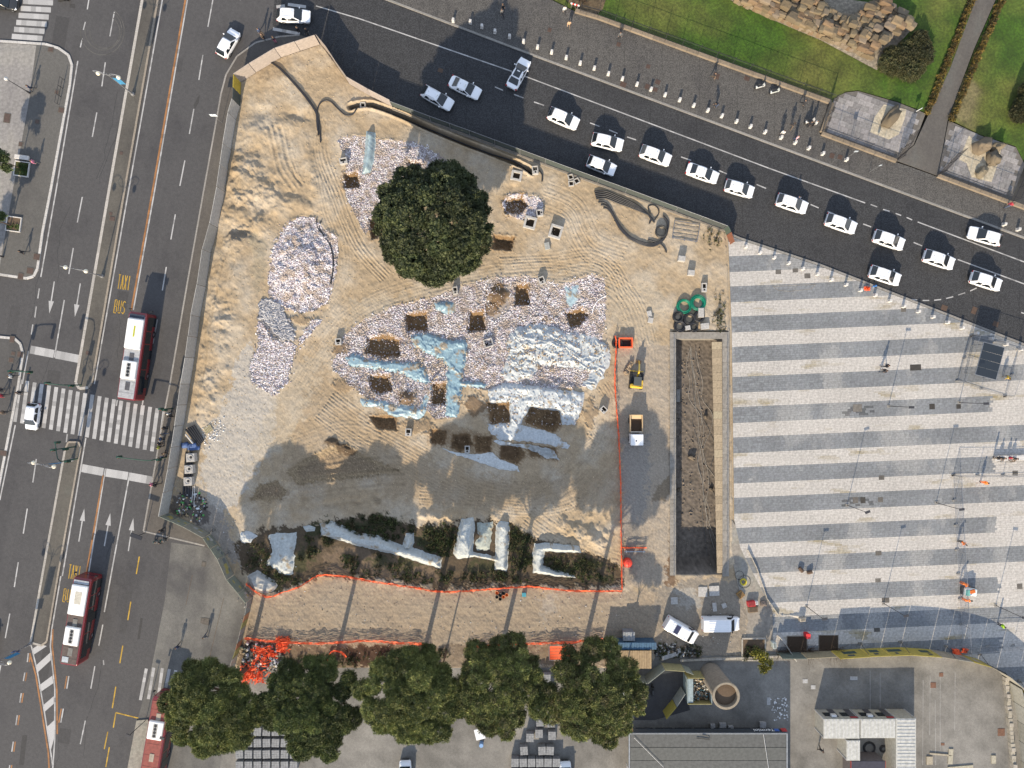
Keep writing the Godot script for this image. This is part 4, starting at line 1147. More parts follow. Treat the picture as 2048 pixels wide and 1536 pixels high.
		one(b, "cable", M.plastic, ("pale cable along the trench floor, %s of the strands from the haul lane" if i % 3 else "dark cable along the trench floor, %s of the strands from the haul lane") % nth(i), "cable", "cables in the trench")
	for a in [[1362, 792, 14, 26]]:
		var st := thing("slab_stack", "pale concrete slabs leaning in the trench beside its wall", "slabs", g(a[0], a[1]) + Vector3(0, -2.95, 0))
		for k in 2:
			var b := MB.new()
			b.box(Transform3D(Basis(), Vector3((k - 0.5) * 0.52, 0, 0)), Vector3(0.48, 0.25, 1.8), 0.02)
			part(b, "slab", M.concrete, st)
	for a in [[1395, 920, 10, 15], [1362, 833, 9, 9], [1422, 835, 7, 9], [1368, 985, 8, 8], [1434, 985, 6, 9]]:
		rock_thing(g(a[0], a[1]) + Vector3(0, -3.0, 0), Vector3(a[2], a[2], a[3]) / S, Color(0.22, 0.18, 0.13), "rubble_heap", "brown rubble lump on the trench floor " + ["in the middle beside the cables", "under the upper west wall", "under the timber walkway", "against the lower west wall", "at the walkway's lower end"][[920, 833, 835, 985, 985].find(a[1]) if a[0] != 1422 and a[0] != 1434 else (2 if a[0] == 1422 else 4)], "rubble", "rubble in the trench")

func rock_mesh(size: Vector3, c: Color, sd: float, rough := 0.35, nu := 10, nv := 7, box := 0.7) -> MB:
	var b := MB.new()
	var rows := []
	for j in nv + 1:
		var ph := -0.35 * PI + (j / float(nv)) * 0.85 * PI
		var r := PackedVector3Array()
		for i in nu:
			var th := TAU * i / nu
			var d := Vector3(cos(th) * cos(ph), sin(ph), sin(th) * cos(ph))
			var k := 1.0 + noise2.get_noise_3d(d.x * 1.1 + sd, d.y * 1.1, d.z * 1.1) * rough * 2.0
			d = Vector3(signf(d.x) * pow(absf(d.x), box), signf(d.y) * pow(absf(d.y), box * 1.2), signf(d.z) * pow(absf(d.z), box))
			r.append(Vector3(d.x * size.x * 0.5, maxf(-0.05, (d.y + 0.25) * size.y * 0.75), d.z * size.z * 0.5) * k)
		rows.append(r)
	b.col = c
	b.grid(rows, true, true)
	return b
func rock_thing(at: Vector3, size: Vector3, c: Color, called: String, label: String, cat: String, group := "", turn := -1.0) -> MeshInstance3D:
	return one(rock_mesh(size, c, at.x * 3.1 + at.z), called, M.rock, label, cat, group, at, rr(0, TAU) if turn < 0 else turn)

# ---------------------------------------------------------------- stone beds, sheets over the ruins
func stones_mesh(sd: int) -> ArrayMesh:
	return rock_mesh(Vector3(1, 0.8, 1), Color.WHITE, sd * 5.3, 0.3, 5, 3).mesh()
func scatter(called: String, label: String, poly_px: Array, n: int, lo: float, hi: float, cols: Array, holes := [], clump := 0.0, lift := 0.0) -> void:
	var p := poly(poly_px)
	var bb := [1e9, 1e9, -1e9, -1e9]
	for q in p: bb = [minf(bb[0], q.x), minf(bb[1], q.y), maxf(bb[2], q.x), maxf(bb[3], q.y)]
	var xf: Array[Transform3D] = []
	var cl := PackedColorArray()
	var hp := []
	for h in holes: hp.append(poly(h))
	var tries := 0
	while xf.size() < n and tries < n * 5:
		tries += 1
		var q := Vector2(rr(bb[0], bb[2]), rr(bb[1], bb[3]))
		var fr := 9.0 if rng.randf() < 0.12 else 0.0
		var w := q + Vector2(rr(-fr, fr), rr(-fr, fr)) + Vector2(noise.get_noise_2d(q.x * 0.5, q.y * 0.5), noise.get_noise_2d(q.x * 0.5 + 90, q.y * 0.5)) * 5.0
		if not Geometry2D.is_point_in_polygon(w, p): continue
		if clump > 0 and noise.get_noise_2d(q.x * 0.55 + 7, q.y * 0.55) + rr(-0.3, 0.3) < clump - 0.5: continue
		var bad := false
		for h in hp:
			if Geometry2D.is_point_in_polygon(q, h): bad = true
		if bad and rng.randf() < 0.93: continue
		var s := rr(lo, hi)
		var pos := g(q.x, q.y)
		pos.y = hy(pos.x, pos.z) - s * 0.1 + lift
		xf.append(Transform3D(Basis.from_euler(Vector3(rr(-0.5, 0.5), rr(0, TAU), rr(-0.5, 0.5))).scaled(Vector3(s * rr(0.7, 1.3), s, s * rr(0.7, 1.3))), pos))
		var cc: Color = cols[rng.randi() % cols.size()] * rr(0.75, 1.1)
		var du := noise.get_noise_2d(q.x * 0.28 + 300, q.y * 0.28)
		if cols.size() == 7 and du > 0.0: cc = cc.lerp(Color(0.42, 0.33, 0.25) * rr(0.6, 1.1), minf(0.75, du * 2.2))
		cl.append(cc)
	var mm := MultiMesh.new()
	mm.transform_format = MultiMesh.TRANSFORM_3D
	mm.use_colors = true
	mm.mesh = stones_mesh(n)
	mm.instance_count = xf.size()
	for i in xf.size():
		mm.set_instance_transform(i, xf[i])
		var c := cl[i]; c.a = 1.0
		mm.set_instance_color(i, c)
	var o := MultiMeshInstance3D.new()
	o.name = numbered(called)
	o.multimesh = mm
	o.material_override = M.gravel
	add_child(o)
	tag(o, label, "gravel")
	stuff(o)
# a sheet of cloth laid over what lies below: bulge = height of the wall under it, wrinkles run along dir
func drape(a: Array, label: String, c: Color, bulge := 0.0, edge := 8.0, dir := 0.0, wr := 0.10, m: Material = null, rough := 2.0, called := "cover_sheet", cell := 0.13, dirt := 0.15, cat := "cover sheet") -> MeshInstance3D:
	var p := PackedVector2Array()
	var src := poly(a)
	for i in src.size():   # ragged outline
		var q := src[i]; var e := src[(i + 1) % src.size()]
		var n := maxi(1, int(q.distance_to(e) / 5.0))
		for k in n:
			var w := q.lerp(e, float(k) / n)
			w += Vector2(noise2.get_noise_2d(w.x * 0.22, w.y * 0.22), noise2.get_noise_2d(w.x * 0.22 + 30, w.y * 0.22)) * rough * 1.6
			p.append(Vector2((w.x - 1024) / S, (w.y - 768) / S))
	var co := cos(dir); var si := sin(dir)
	var hgt := func(q: Vector2):
		var d := sdist(q, p)
		var t := clampf(d * S / edge, 0, 1)
		t = t * t * (3 - 2 * t)
		var u := q.x * co + q.y * si; var v := -q.x * si + q.y * co
		var ww := noise.get_noise_2d(u * 2.0, v * 2.0) * 1.3
		var w1 := pow(maxf(0, 1.0 - absf(noise.get_noise_2d(u * 0.8 + 5, (v + ww) * 4.2)) * 6.5), 1.4) * 1.7
		var w2 := pow(maxf(0, 1.0 - absf(noise.get_noise_2d((u + ww) * 2.6 + 50, v * 1.8 + 9)) * 9.0), 1.4) * 0.7 + noise.get_noise_2d(u * 2.0, v * 2.0 + 70) * 0.5
		return hy(q.x, q.y) + 0.035 + bulge * t + wr * 0.9 * (0.35 + 0.65 * minf(1, d * 4)) * (maxf(-0.3, w1) * 0.7 + maxf(-0.3, w2) * 0.45 + 0.3)
	var colr := func(q: Vector2):
		var k := 1.0 + noise2.get_noise_2d(q.x * 0.8, q.y * 0.8) * 0.10
		var o := c * k
		var sd := noise.get_noise_2d(q.x * 4.0 + 11, q.y * 4.0) + noise2.get_noise_2d(q.x * 2.5, q.y * 2.5) * 0.3
		if sd > 0.5 - dirt * 2.0: o = o.lerp(Color(0.42, 0.32, 0.2), minf(0.85, (sd - 0.5 + dirt * 2.0) * 5))
		o.a = 1
		return o
	var b := sheet(p, cell, colr, hgt)
	return one(b, called, m if m else M.film, label, cat)
func site_cover() -> void:
	var white := [Color(0.68, 0.65, 0.68), Color(0.78, 0.76, 0.78), Color(0.47, 0.42, 0.47), Color(0.55, 0.51, 0.55), Color(0.30, 0.25, 0.28), Color(0.62, 0.60, 0.58), Color(0.40, 0.34, 0.32)]
	var pits := [[812, 628, 852, 624, 855, 660, 815, 662], [940, 625, 968, 622, 970, 660, 937, 662], [1032, 570, 1056, 568, 1060, 608, 1030, 610], [738, 676, 776, 670, 798, 680, 799, 712, 770, 714, 734, 706], [1133, 628, 1162, 616, 1176, 630, 1160, 650, 1142, 656], [740, 752, 778, 750, 784, 780, 760, 788, 742, 776], [865, 768, 893, 766, 890, 808, 864, 808], [690, 348, 715, 344, 718, 374, 690, 376], [738, 440, 765, 434, 760, 470, 745, 476], [1010, 400, 1045, 390, 1055, 412, 1040, 428, 1012, 425], [972, 600, 990, 565, 1020, 570, 1018, 620, 990, 640, 970, 625], [850, 690, 935, 690, 930, 720, 860, 705], [925, 775, 975, 780, 985, 835, 920, 838], [795, 785, 830, 782, 836, 812, 800, 815], [890, 610, 910, 605, 912, 625, 885, 628], [675, 690, 690, 685, 695, 705, 676, 708], [1075, 555, 1095, 555, 1095, 575, 1075, 575], [905, 572, 925, 572, 925, 595, 905, 595]]
	scatter("gravel_heap", "broad rounded heap of white broken stone west of the big tree", STONES[0], 11500, 0.10, 0.22, white)
	scatter("gravel_bed", "bed of white broken stone under the north side of the big tree", STONES[1], 11000, 0.09, 0.20, white, pits)
	scatter("gravel_bed", "large bed of white broken stone around the trial pits and blue sheets", STONES[2], 30000, 0.09, 0.21, white, pits)
	scatter("gravel_heap", "ragged tail of mixed white and grey rubble below the stone heap", STONES[3], 6500, 0.08, 0.24, white + [Color(0.3, 0.29, 0.31), Color(0.25, 0.2, 0.17), Color(0.35, 0.3, 0.27)], [])
	scatter("gravel_bed", "small ring of white stone around the round pit near concrete frames", STONES[4], 2600, 0.09, 0.2, white, pits)
	scatter("rubble_heap", "steep heap of dark grey angular rubble beside the white stone heap", [522, 600, 545, 598, 565, 615, 580, 650, 592, 680, 566, 680, 540, 650, 518, 636], 1500, 0.15, 0.42, [Color(0.28, 0.28, 0.30), Color(0.36, 0.36, 0.38), Color(0.22, 0.22, 0.24), Color(0.45, 0.44, 0.44)])
	scatter("rubble_scatter", "scattered sandy clods all over the dig floor", [480, 230, 640, 100, 720, 200, 1140, 360, 1330, 430, 1330, 680, 1230, 660, 1240, 1040, 800, 1040, 480, 1040, 400, 900, 430, 560], 5500, 0.04, 0.14, [Color(0.50, 0.39, 0.25), Color(0.52, 0.41, 0.27), Color(0.42, 0.32, 0.2)], [], 0.42)
	scatter("litter_scatter", "bits of pale litter and stones in the debris strip and lanes", [370, 990, 500, 1050, 640, 1170, 1240, 1175, 1300, 1290, 1480, 1180, 1480, 1300, 490, 1320, 470, 1100], 750, 0.04, 0.18, [Color(0.6, 0.6, 0.59), Color(0.45, 0.4, 0.34), Color(0.35, 0.3, 0.25), Color(0.2, 0.15, 0.1)], [], 0.4)
	var blue := Color(0.30, 0.45, 0.53); var pale := Color(0.60, 0.64, 0.65); var wht := Color(0.66, 0.69, 0.69)
	drape([733, 263, 751, 266, 752, 285, 748, 325, 741, 345, 724, 350, 727, 320, 731, 285], "pale blue plastic sheet wrapped over a long mound in the white stones", Color(0.40, 0.52, 0.56), 0.75, 9, 1.45, 0.09, null, 0.8, "cover_sheet", 0.12, 0.02)
	drape([868, 606, 890, 602, 908, 606, 910, 625, 895, 630, 872, 622], "small blue sheet with sand on it near the square pits", blue, 0.25, 8, 0.3, 0.07, null, 2.5, "cover_sheet", 0.13, 0.2)
	drape([1130, 575, 1158, 570, 1160, 595, 1155, 608, 1140, 615, 1130, 595], "small pale blue sheet at the north-east of the stone bed", Color(0.42, 0.56, 0.62), 0.1, 8, 1.0, 0.06, null, 4.0, "cover_sheet", 0.13, 0.18)
	drape([820, 672, 850, 665, 900, 680, 930, 678, 936, 700, 928, 735, 926, 760, 975, 768, 972, 777, 926, 774, 915, 835, 890, 833, 892, 780, 894, 735, 884, 720, 850, 706, 825, 690], "blue sheet over an angled wall remnant in the middle of the stone bed", blue, 0.38, 6, 1.4, 0.13, null, 3.0, "cover_sheet", 0.11, 0.14)
	drape([690, 712, 712, 708, 740, 720, 780, 722, 840, 726, 856, 745, 862, 765, 845, 768, 810, 750, 775, 742, 740, 738, 700, 735], "blue sheet folded along the buried wall south of the long pit", blue, 0.32, 6, 0.2, 0.14, null, 3.5, "cover_sheet", 0.11, 0.15)
	drape([720, 795, 745, 800, 790, 806, 838, 815, 862, 770, 858, 800, 848, 830, 842, 838, 790, 833, 760, 815, 725, 812], "blue sheet curling around the brown heap at the bed's lower edge", Color(0.40, 0.54, 0.60), 0.15, 6, 0.2, 0.12, null, 3.5, "cover_sheet", 0.11, 0.15)
	drape([1012, 680, 1035, 655, 1070, 648, 1110, 655, 1135, 665, 1190, 672, 1215, 690, 1222, 725, 1205, 755, 1185, 782, 1165, 770, 1180, 745, 1140, 735, 1080, 730, 1060, 760, 1010, 762, 1000, 750, 1015, 710], "large crumpled white sheet over the eastern part of the stone bed", pale, 0.12, 10, 0.25, 0.20, null, 4.0, "cover_sheet", 0.11, 0.05)
	drape([975, 780, 1010, 765, 1060, 770, 1110, 778, 1170, 785, 1165, 815, 1150, 850, 1125, 850, 1118, 822, 1060, 815, 1040, 850, 1080, 858, 1110, 868, 1140, 892, 1135, 898, 1060, 882, 1000, 880, 975, 860, 975, 848, 1020, 846, 1018, 805, 980, 806], "white plastic sheet with square openings left around two pits", Color(0.60, 0.64, 0.66), 0.2, 6, 1.3, 0.15, null, 2.0, "cover_sheet", 0.11, 0.05)
	drape([885, 896, 910, 905, 950, 908, 985, 905, 1000, 918, 1036, 932, 1040, 943, 1000, 938, 950, 922, 900, 905], "white sheet strip along the southern lip of the pits", wht, 0.1, 5, 0.3, 0.10, null, 1.5, "cover_sheet", 0.12, 0.04)
	drape([985, 880, 1010, 884, 1060, 890, 1110, 900, 1118, 920, 1090, 915, 1070, 905, 1045, 895, 1000, 890], "torn white sheet between the two lowest pits", wht, 0.1, 5, 0.3, 0.12, null, 2.5, "cover_sheet", 0.13, 0.08)
	# the wrapped walls in the overgrown strip
	var geo := Color(0.62, 0.65, 0.63)
	drape([641, 1046, 665, 1040, 690, 1052, 720, 1066, 760, 1072, 800, 1088, 830, 1096, 885, 1115, 882, 1137, 855, 1130, 800, 1112, 760, 1102, 715, 1092, 680, 1080, 641, 1072], "long white cloth wrapped over a slanting low wall in the weeds", geo, 1.05, 10, 0.25, 0.09, M.fabric, 1.5, "wrapped_wall", 0.13, 0.09)
	drape([812, 1066, 828, 1066, 829, 1085, 822, 1100, 805, 1100, 806, 1085], "white cloth hood over a short wall stub beside the slanting wall", geo, 1.1, 9, 1.4, 0.08, M.fabric, 1.0, "wrapped_wall", 0.12, 0.05)
	drape([922, 1036, 948, 1034, 950, 1050, 948, 1080, 946, 1104, 990, 1112, 992, 1050, 1000, 1042, 1018, 1044, 1019, 1090, 1014, 1142, 990, 1140, 990, 1122, 950, 1114, 915, 1118, 905, 1108, 912, 1080], "white cloth wrapped over a U shaped ruin wall in the weeds", geo, 1.0, 9, 1.5, 0.10, M.fabric, 1.5, "wrapped_wall", 0.13, 0.08)
	drape([952, 1046, 985, 1044, 984, 1070, 980, 1098, 955, 1100, 950, 1085, 958, 1070], "dirty cloth sagging inside the U shaped ruin wall", Color(0.48, 0.52, 0.47), 0.2, 8, 1.2, 0.18, M.fabric, 3.0, "cover_sheet", 0.13, 0.14)
	drape([1068, 1086, 1100, 1085, 1158, 1092, 1163, 1106, 1120, 1104, 1090, 1102, 1086, 1130, 1110, 1140, 1150, 1150, 1152, 1157, 1110, 1152, 1066, 1146, 1064, 1110], "white cloth wrapped over a C shaped ruin wall in the weeds", geo, 1.0, 8, 0.2, 0.09, M.fabric, 1.5, "wrapped_wall", 0.13, 0.08)
	drape([536, 1070, 560, 1066, 594, 1064, 590, 1100, 586, 1148, 570, 1150, 550, 1138, 532, 1128, 545, 1100], "wide stained white cloth over a low block at the strip's west end", geo, 0.4, 10, 0.4, 0.08, M.fabric, 2.5, "wrapped_wall", 0.13, 0.10)
	drape([606, 1052, 620, 1049, 631, 1054, 630, 1062, 612, 1064], "small white cloth lump above the weeds", geo, 0.5, 6, 0.2, 0.05, M.fabric, 1.0, "cover_sheet", 0.12, 0.03)
	drape([480, 1066, 500, 1060, 515, 1072, 500, 1085, 482, 1082], "torn white plastic by the curved mural hoarding", Color(0.65, 0.68, 0.68), 0.2, 6, 0.7, 0.15, null, 3.0, "cover_sheet", 0.12, 0.05)
	drape([495, 1152, 515, 1140, 548, 1160, 556, 1170, 548, 1182, 530, 1186, 510, 1180, 500, 1165], "large pale plastic sheet held down with stones inside the mural hoarding", Color(0.50, 0.49, 0.46), 0.5, 8, 0.7, 0.05, null, 1.0, "cover_sheet", 0.13, 0.06)
	scatter("loose_stones", "loose stones and brown earth scattered over the large crumpled sheet", [1012, 680, 1060, 650, 1135, 665, 1215, 690, 1200, 755, 1140, 735, 1060, 760, 1000, 750], 700, 0.07, 0.22, [Color(0.5, 0.46, 0.46), Color(0.3, 0.22, 0.14), Color(0.42, 0.33, 0.22)], [], 0.5, 0.28)
	scatter("loose_stones", "loose stones and brown earth scattered over the sheet with square openings", [975, 780, 1060, 770, 1170, 785, 1150, 850, 1040, 850, 975, 860], 380, 0.07, 0.2, [Color(0.5, 0.46, 0.46), Color(0.3, 0.22, 0.14), Color(0.42, 0.33, 0.22)], [], 0.5, 0.28)
	scatter("loose_stones", "earth and stones scattered over the blue sheets in the bed", [690, 712, 850, 665, 936, 700, 926, 835, 842, 838, 720, 812], 700, 0.07, 0.22, [Color(0.5, 0.46, 0.46), Color(0.3, 0.22, 0.14), Color(0.42, 0.33, 0.22)], [], 0.45, 0.3)
	drape([984, 850, 1000, 848, 1018, 852, 1002, 868, 996, 866], "small triangle of black film on the white sheet", Color(0.05, 0.055, 0.06), 0.2, 5, 0.5, 0.05, null, 0.6, "cover_sheet", 0.1, 0.0)
	scatter("trench_debris", "rubble, clods and rubbish strewn along the trench floor", [1354, 690, 1420, 690, 1440, 1140, 1356, 1115], 300, 0.05, 0.3, [Color(0.2, 0.16, 0.12), Color(0.22, 0.18, 0.14), Color(0.15, 0.12, 0.1)], [], 0.5)

# ---------------------------------------------------------------- garden behind the railings, trees
func nth(i: int) -> String:
	var w := ["first", "second", "third", "fourth", "fifth", "sixth", "seventh", "eighth", "ninth", "tenth", "eleventh", "twelfth"]
	if i < 12: return w[i]
	var k := i + 1
	return str(k) + ("th" if k % 100 in [11, 12, 13] else {1: "st", 2: "nd", 3: "rd"}.get(k % 10, "th"))
func railing(a: Array, h: float, y0: float, label: String, called := "iron_railing", cat := "railing", gap := 0.16) -> Node3D:
	var p := along(gp(a), 2.4)
	var root := thing(called, label, cat, p[0])
	var o := p[0]
	for i in p.size() - 1:
		var A := p[i] - o; var B := p[i + 1] - o
		var b := MB.new()
		b.tube(PackedVector3Array([A + Vector3(0, y0, 0), A + Vector3(0, y0 + h + 0.15, 0)]), 0.04, 6)
		part(b, "post", M.iron, root)
		b = MB.new()
		for y in [0.15, h * 0.82]: b.bar(A + Vector3(0, y0 + y, 0), B + Vector3(0, y0 + y, 0), 0.04, 0.03)
		part(b, "rail", M.iron, root)
		b = MB.new()
		var n := int(A.distance_to(B) / gap)
		for k in range(1, n):
			var q := A.lerp(B, float(k) / n)
			b.bar(q + Vector3(0, y0 + 0.05, 0), q + Vector3(0, y0 + h, 0), 0.02, 0.02)
		stuff(part(b, "pickets", M.iron, root))
	return root
func garden() -> void:
	var green := func(q: Vector2):
		var a := noise.get_noise_2d(q.x * 0.45, q.y * 0.45); var b := noise2.get_noise_2d(q.x * 0.35, q.y * 0.35)
		var c := Color(0.075, 0.165, 0.012).lerp(Color(0.20, 0.21, 0.045), clampf(0.1 + a * 1.3 + (0.28 if q.x > 52.0 else 0.0), 0, 1))
		if a > 0.33 and q.x > 50: c = c.lerp(Color(0.33, 0.27, 0.15), minf(0.7, (a - 0.33) * 5))
		return c * (1 + b * 0.45)
	var lawn := [960, -62, 1040, -32, 1150, 22, 1195, 36, 1662, 206, 1690, 184, 1715, 181, 1795, 204, 1852, 226, 1900, 140, 1950, 0, 2000, -180, 2044, -180, 1992, 0, 1948, 100, 1896, 238, 1960, 270, 2030, 293, 2050, 330, 2300, 400, 2300, -350, 960, -350]
	var lo := struct(sheet(g2(lawn), 0.45, green, func(q: Vector2): return 0.10 + noise.get_noise_2d(q.x, q.y) * 0.06, 0.3), "lawn", M.grass)
	# bare earth under the shrub at the railing's west end and the gravel skirt of the ruin
	part(sheet(g2([1130, -40, 1190, -40, 1215, -10, 1205, 20, 1190, 32, 1150, 20, 1120, -10]), 0.4, func(q: Vector2): return Color(0.22, 0.16, 0.09) * (1 + noise2.get_noise_2d(q.x, q.y) * 0.6), flat_y(0.2)), "bare_earth", M.grass, lo)
	part(sheet(g2([1395, -30, 1480, 12, 1536, 38, 1640, 82, 1752, 142, 1762, 125, 1822, 60, 1808, 40, 1750, 8, 1690, 0, 1640, -40]), 0.4, func(q: Vector2): return Color(0.50, 0.43, 0.33) * (1 + noise2.get_noise_2d(q.x * 1.5, q.y * 1.5) * 0.3), flat_y(0.2)), "gravel_skirt", M.grass, lo)
	# plinth of the railing, stone by stone
	var wl := thing("garden_wall", "low stone plinth under the garden railing along the pavement", "wall", g(1400, 115))
	for seg in [[1150, 24, 1195, 37, 1660, 207], [1662, 207, 1641, 266], [1641, 268, 1790, 323], [1872, 352, 2020, 407, 2120, 443]]:
		var p := along(gp(seg), 1.6)
		for i in p.size() - 1:
			var b := MB.new()
			b.col = Color(0.62, 0.54, 0.45) * rr(0.85, 1.1)
			b.box(wall_xf(p[i] - wl.position, p[i + 1] - wl.position), Vector3(p[i].distance_to(p[i + 1]) - 0.012, 0.5, 0.55), 0.04)
			part(b, "plinth_stone", M.stone, wl)
	railing([1160, 26, 1195, 35, 1662, 204], 1.9, 0.5, "tall black iron railing between the garden lawn and the dark pavement")
	railing([1662, 204, 1641, 266, 1790, 321], 1.9, 0.5, "black iron railing around the paved forecourt with one long boulder")
	railing([1872, 350, 2020, 405, 2046, 350], 1.9, 0.5, "black iron railing in front of the boulder group by the path")
	railing([1792, 322, 1823, 268], 2.2, 0.16, "open iron gate leaf on the forecourt side of the path", "gate_leaf", "gate", 0.12)
	railing([1872, 352, 1916, 306], 2.2, 0.16, "open iron gate leaf on the boulder group side of the path", "gate_leaf", "gate", 0.12)
	# path and forecourts
	var path := struct(sheet(g2([1950, 0, 1966, -180, 2042, -180, 1990, 0, 1946, 100, 1894, 240, 1874, 352, 1792, 322, 1828, 290, 1858, 225, 1898, 140]), 0.5, worn(Color(0.92, 0.88, 0.86), 0.25), flat_y(0.135), 0.2), "garden_path", M.side_asphalt)
	var slabs := func(a: Array, called: String):
		var pl := g2(a)
		var fl := struct(sheet(pl, 0.6, worn(Color(0.5, 0.48, 0.46), 0.2), flat_y(0.13), 0.2), called, M.concrete)
		var u := Vector2(0.94, 0.34); var v := Vector2(-0.34, 0.94)
		var mesh := []
		for s in 4:
			var b := MB.new()
			b.col = Color(0.34, 0.32, 0.31) * (0.8 + s * 0.12)
			b.box(Transform3D(), Vector3(1.08, 0.035, 0.72), 0.008)
			mesh.append(b.mesh())
		var c := pl[0]
		for i in range(-20, 20):
			for j in range(-20, 20):
				var q := c + u * (i * 1.1 + (0.55 if j % 2 else 0.0)) + v * j * 0.74
				var ok := true
				for e in [u * 0.52 + v * 0.34, u * 0.52 - v * 0.34, -u * 0.52 + v * 0.34, -u * 0.52 - v * 0.34]:
					if not Geometry2D.is_point_in_polygon(q + e, pl): ok = false
				if ok:
					var o := part(mesh[rng.randi() % 4], "paving_slab", M.paver, fl)
					o.position = Vector3(q.x, 0.125 + rr(0, 0.006), q.y)
					o.rotation.y = -atan2(u.y, u.x)
		return fl
	var f1: Node = slabs.call([1668, 197, 1690, 186, 1715, 183, 1795, 206, 1850, 228, 1826, 290, 1790, 320, 1643, 265, 1663, 209], "forecourt")
	var f2: Node = slabs.call([1896, 242, 1960, 272, 2030, 295, 2048, 330, 2020, 403, 1875, 349], "forecourt")
	for a in [[f1, [1766, 210, 1811, 220, 1808, 237, 1796, 270, 1776, 280, 1738, 265, 1748, 235]], [f2, [1936, 272, 1946, 282, 2001, 292, 1996, 322, 1981, 365, 1941, 355, 1931, 327, 1916, 320]]]:
		part(sheet(g2(a[1]), 0.25, func(q: Vector2): return Color(0.62, 0.54, 0.40) * (0.95 + noise2.get_noise_2d(q.x * 5, q.y * 5) * 0.35), flat_y(0.18), 0.05), "pale_sett_bed", M.paver, a[0])
	rock_thing(g(1779, 236) + Vector3(0, 0.15, 0), Vector3(1.5, 1.3, 3.6), Color(0.19, 0.15, 0.10), "boulder", "long dark boulder standing on pale setts in the forecourt", "boulder", "", deg_to_rad(-38))
	rock_thing(g(1957, 296) + Vector3(0, 0.15, 0), Vector3(2.4, 1.5, 1.9), Color(0.24, 0.19, 0.13), "boulder", "rounded brown boulder, largest of the group beside the path", "boulder", "", 0.2)
	rock_thing(g(1988, 299) + Vector3(0, 0.15, 0), Vector3(1.7, 1.2, 1.5), Color(0.26, 0.21, 0.14), "boulder", "smaller round boulder next to the largest one", "boulder", "", 0.9)
	rock_thing(g(1979, 322) + Vector3(0, 0.15, 0), Vector3(1.4, 1.5, 2.0), Color(0.21, 0.17, 0.12), "boulder", "upright block boulder leaning at the group's middle", "boulder", "", 0.1)
	rock_thing(g(1959, 345) + Vector3(0, 0.15, 0), Vector3(1.8, 0.8, 1.3), Color(0.30, 0.25, 0.17), "boulder", "flat pale boulder nearest the railing", "boulder", "", -0.3)
	# ruin: masonry blocks on a core
	var ruin := thing("ancient_wall", "long ruined wall of reddish brown stone blocks on the lawn", "ruin", g(1640, 50))
	var outline := poly([1440, -20, 1480, 8, 1536, 35, 1600, 62, 1660, 88, 1730, 112, 1745, 105, 1770, 80, 1812, 62, 1808, 48, 1790, 30, 1745, 12, 1725, 16, 1700, 40, 1690, 48, 1660, 30, 1640, 22, 1625, -10, 1600, -40, 1460, -60])
	var core := MB.new()
	core.col = Color(0.20, 0.145, 0.09)
	var c2 := PackedVector2Array()
	for q in Geometry2D.offset_polygon(outline, -4.0)[0]: c2.append(Vector2((q.x - 1024) / S - ruin.position.x, (q.y - 768) / S - ruin.position.z))
	core.prism(c2, 0.0, 1.3)
	part(core, "rubble_core", M.rock, ruin)
	var bl := []
	for k in 10: bl.append(rock_mesh(Vector3(1, 1, 1), Color(0.31, 0.235, 0.15) * rr(0.62, 1.1) + Color(rr(-0.02, 0.03), 0, rr(-0.01, 0.02)), k * 7.7, 0.13, 16, 9, 0.4).mesh())
	var ux := Vector2(0.93, 0.37); var vx := Vector2(-0.37, 0.93)
	for i in range(-18, 24):
		for j in range(-10, 10):
			var q := Vector2(1640, 50) + ux * (i * 13.0 + (6.5 if j % 2 else 0.0) + rr(-2, 2)) + vx * (j * 10.0 + rr(-1.5, 1.5))
			if q.y < -30 or not Geometry2D.is_point_in_polygon(q, outline): continue
			var st := part(bl[rng.randi() % 10], "stone_block", M.rock, ruin)
			var pp := g(q.x, q.y) - ruin.position
			var top := 1.1 + 0.9 * maxf(0, noise.get_noise_2d(q.x * 0.22, q.y * 0.22) * 2.4) + rr(0, 0.25)
			st.position = Vector3(pp.x, top - 0.3, pp.z)
			st.scale = Vector3(rr(0.75, 1.7), rr(0.5, 0.85), rr(0.65, 1.25))
			st.rotation = Vector3(rr(-0.12, 0.12), -0.37 + rr(-0.12, 0.12), rr(-0.12, 0.12))
	# a lower course along the south face
	for i in 44:
		var f := i / 43.0
		var q := Vector2(1470, 4).lerp(Vector2(1738, 116), f) + Vector2(rr(-1, 1), rr(-1, 2))
		var st := part(bl[rng.randi() % 10], "stone_block", M.rock, ruin)
		st.position = g(q.x, q.y) - ruin.position + Vector3(0, 0.15, 0)
		st.scale = Vector3(rr(0.6, 0.9), rr(0.7, 1.1), rr(0.5, 0.7))
		st.rotation.y = -0.38 + rr(-0.2, 0.2)

# ---------------------------------------------------------------- plants
func clump(n: int, r: float, ll: float, lw: float, sd: int, up := 0.35) -> ArrayMesh:
	var q := RandomNumberGenerator.new()
	q.seed = sd
	var b := MB.new()
	for i in n:
		var d := Vector3(q.randf_range(-1, 1), q.randf_range(-0.6, 1), q.randf_range(-1, 1)).normalized()
		var c := d * r * pow(q.randf(), 0.5)
		var e := (d + Vector3(q.randf_range(-0.8, 0.8), up + q.randf_range(-0.4, 0.4), q.randf_range(-0.8, 0.8))).normalized()
		var s := e.cross(Vector3(q.randf_range(-1, 1), 1, q.randf_range(-1, 1))).normalized() * lw / 2
		var k := q.randf_range(0.75, 1.2)
		b.col = Color(k, k, k)
		b.tri(c - e * ll * 0.5, c + s, c + e * ll * 0.5)
		b.tri(c - e * ll * 0.5, c + e * ll * 0.5, c - s)
	return b.mesh()
var clumps := {}
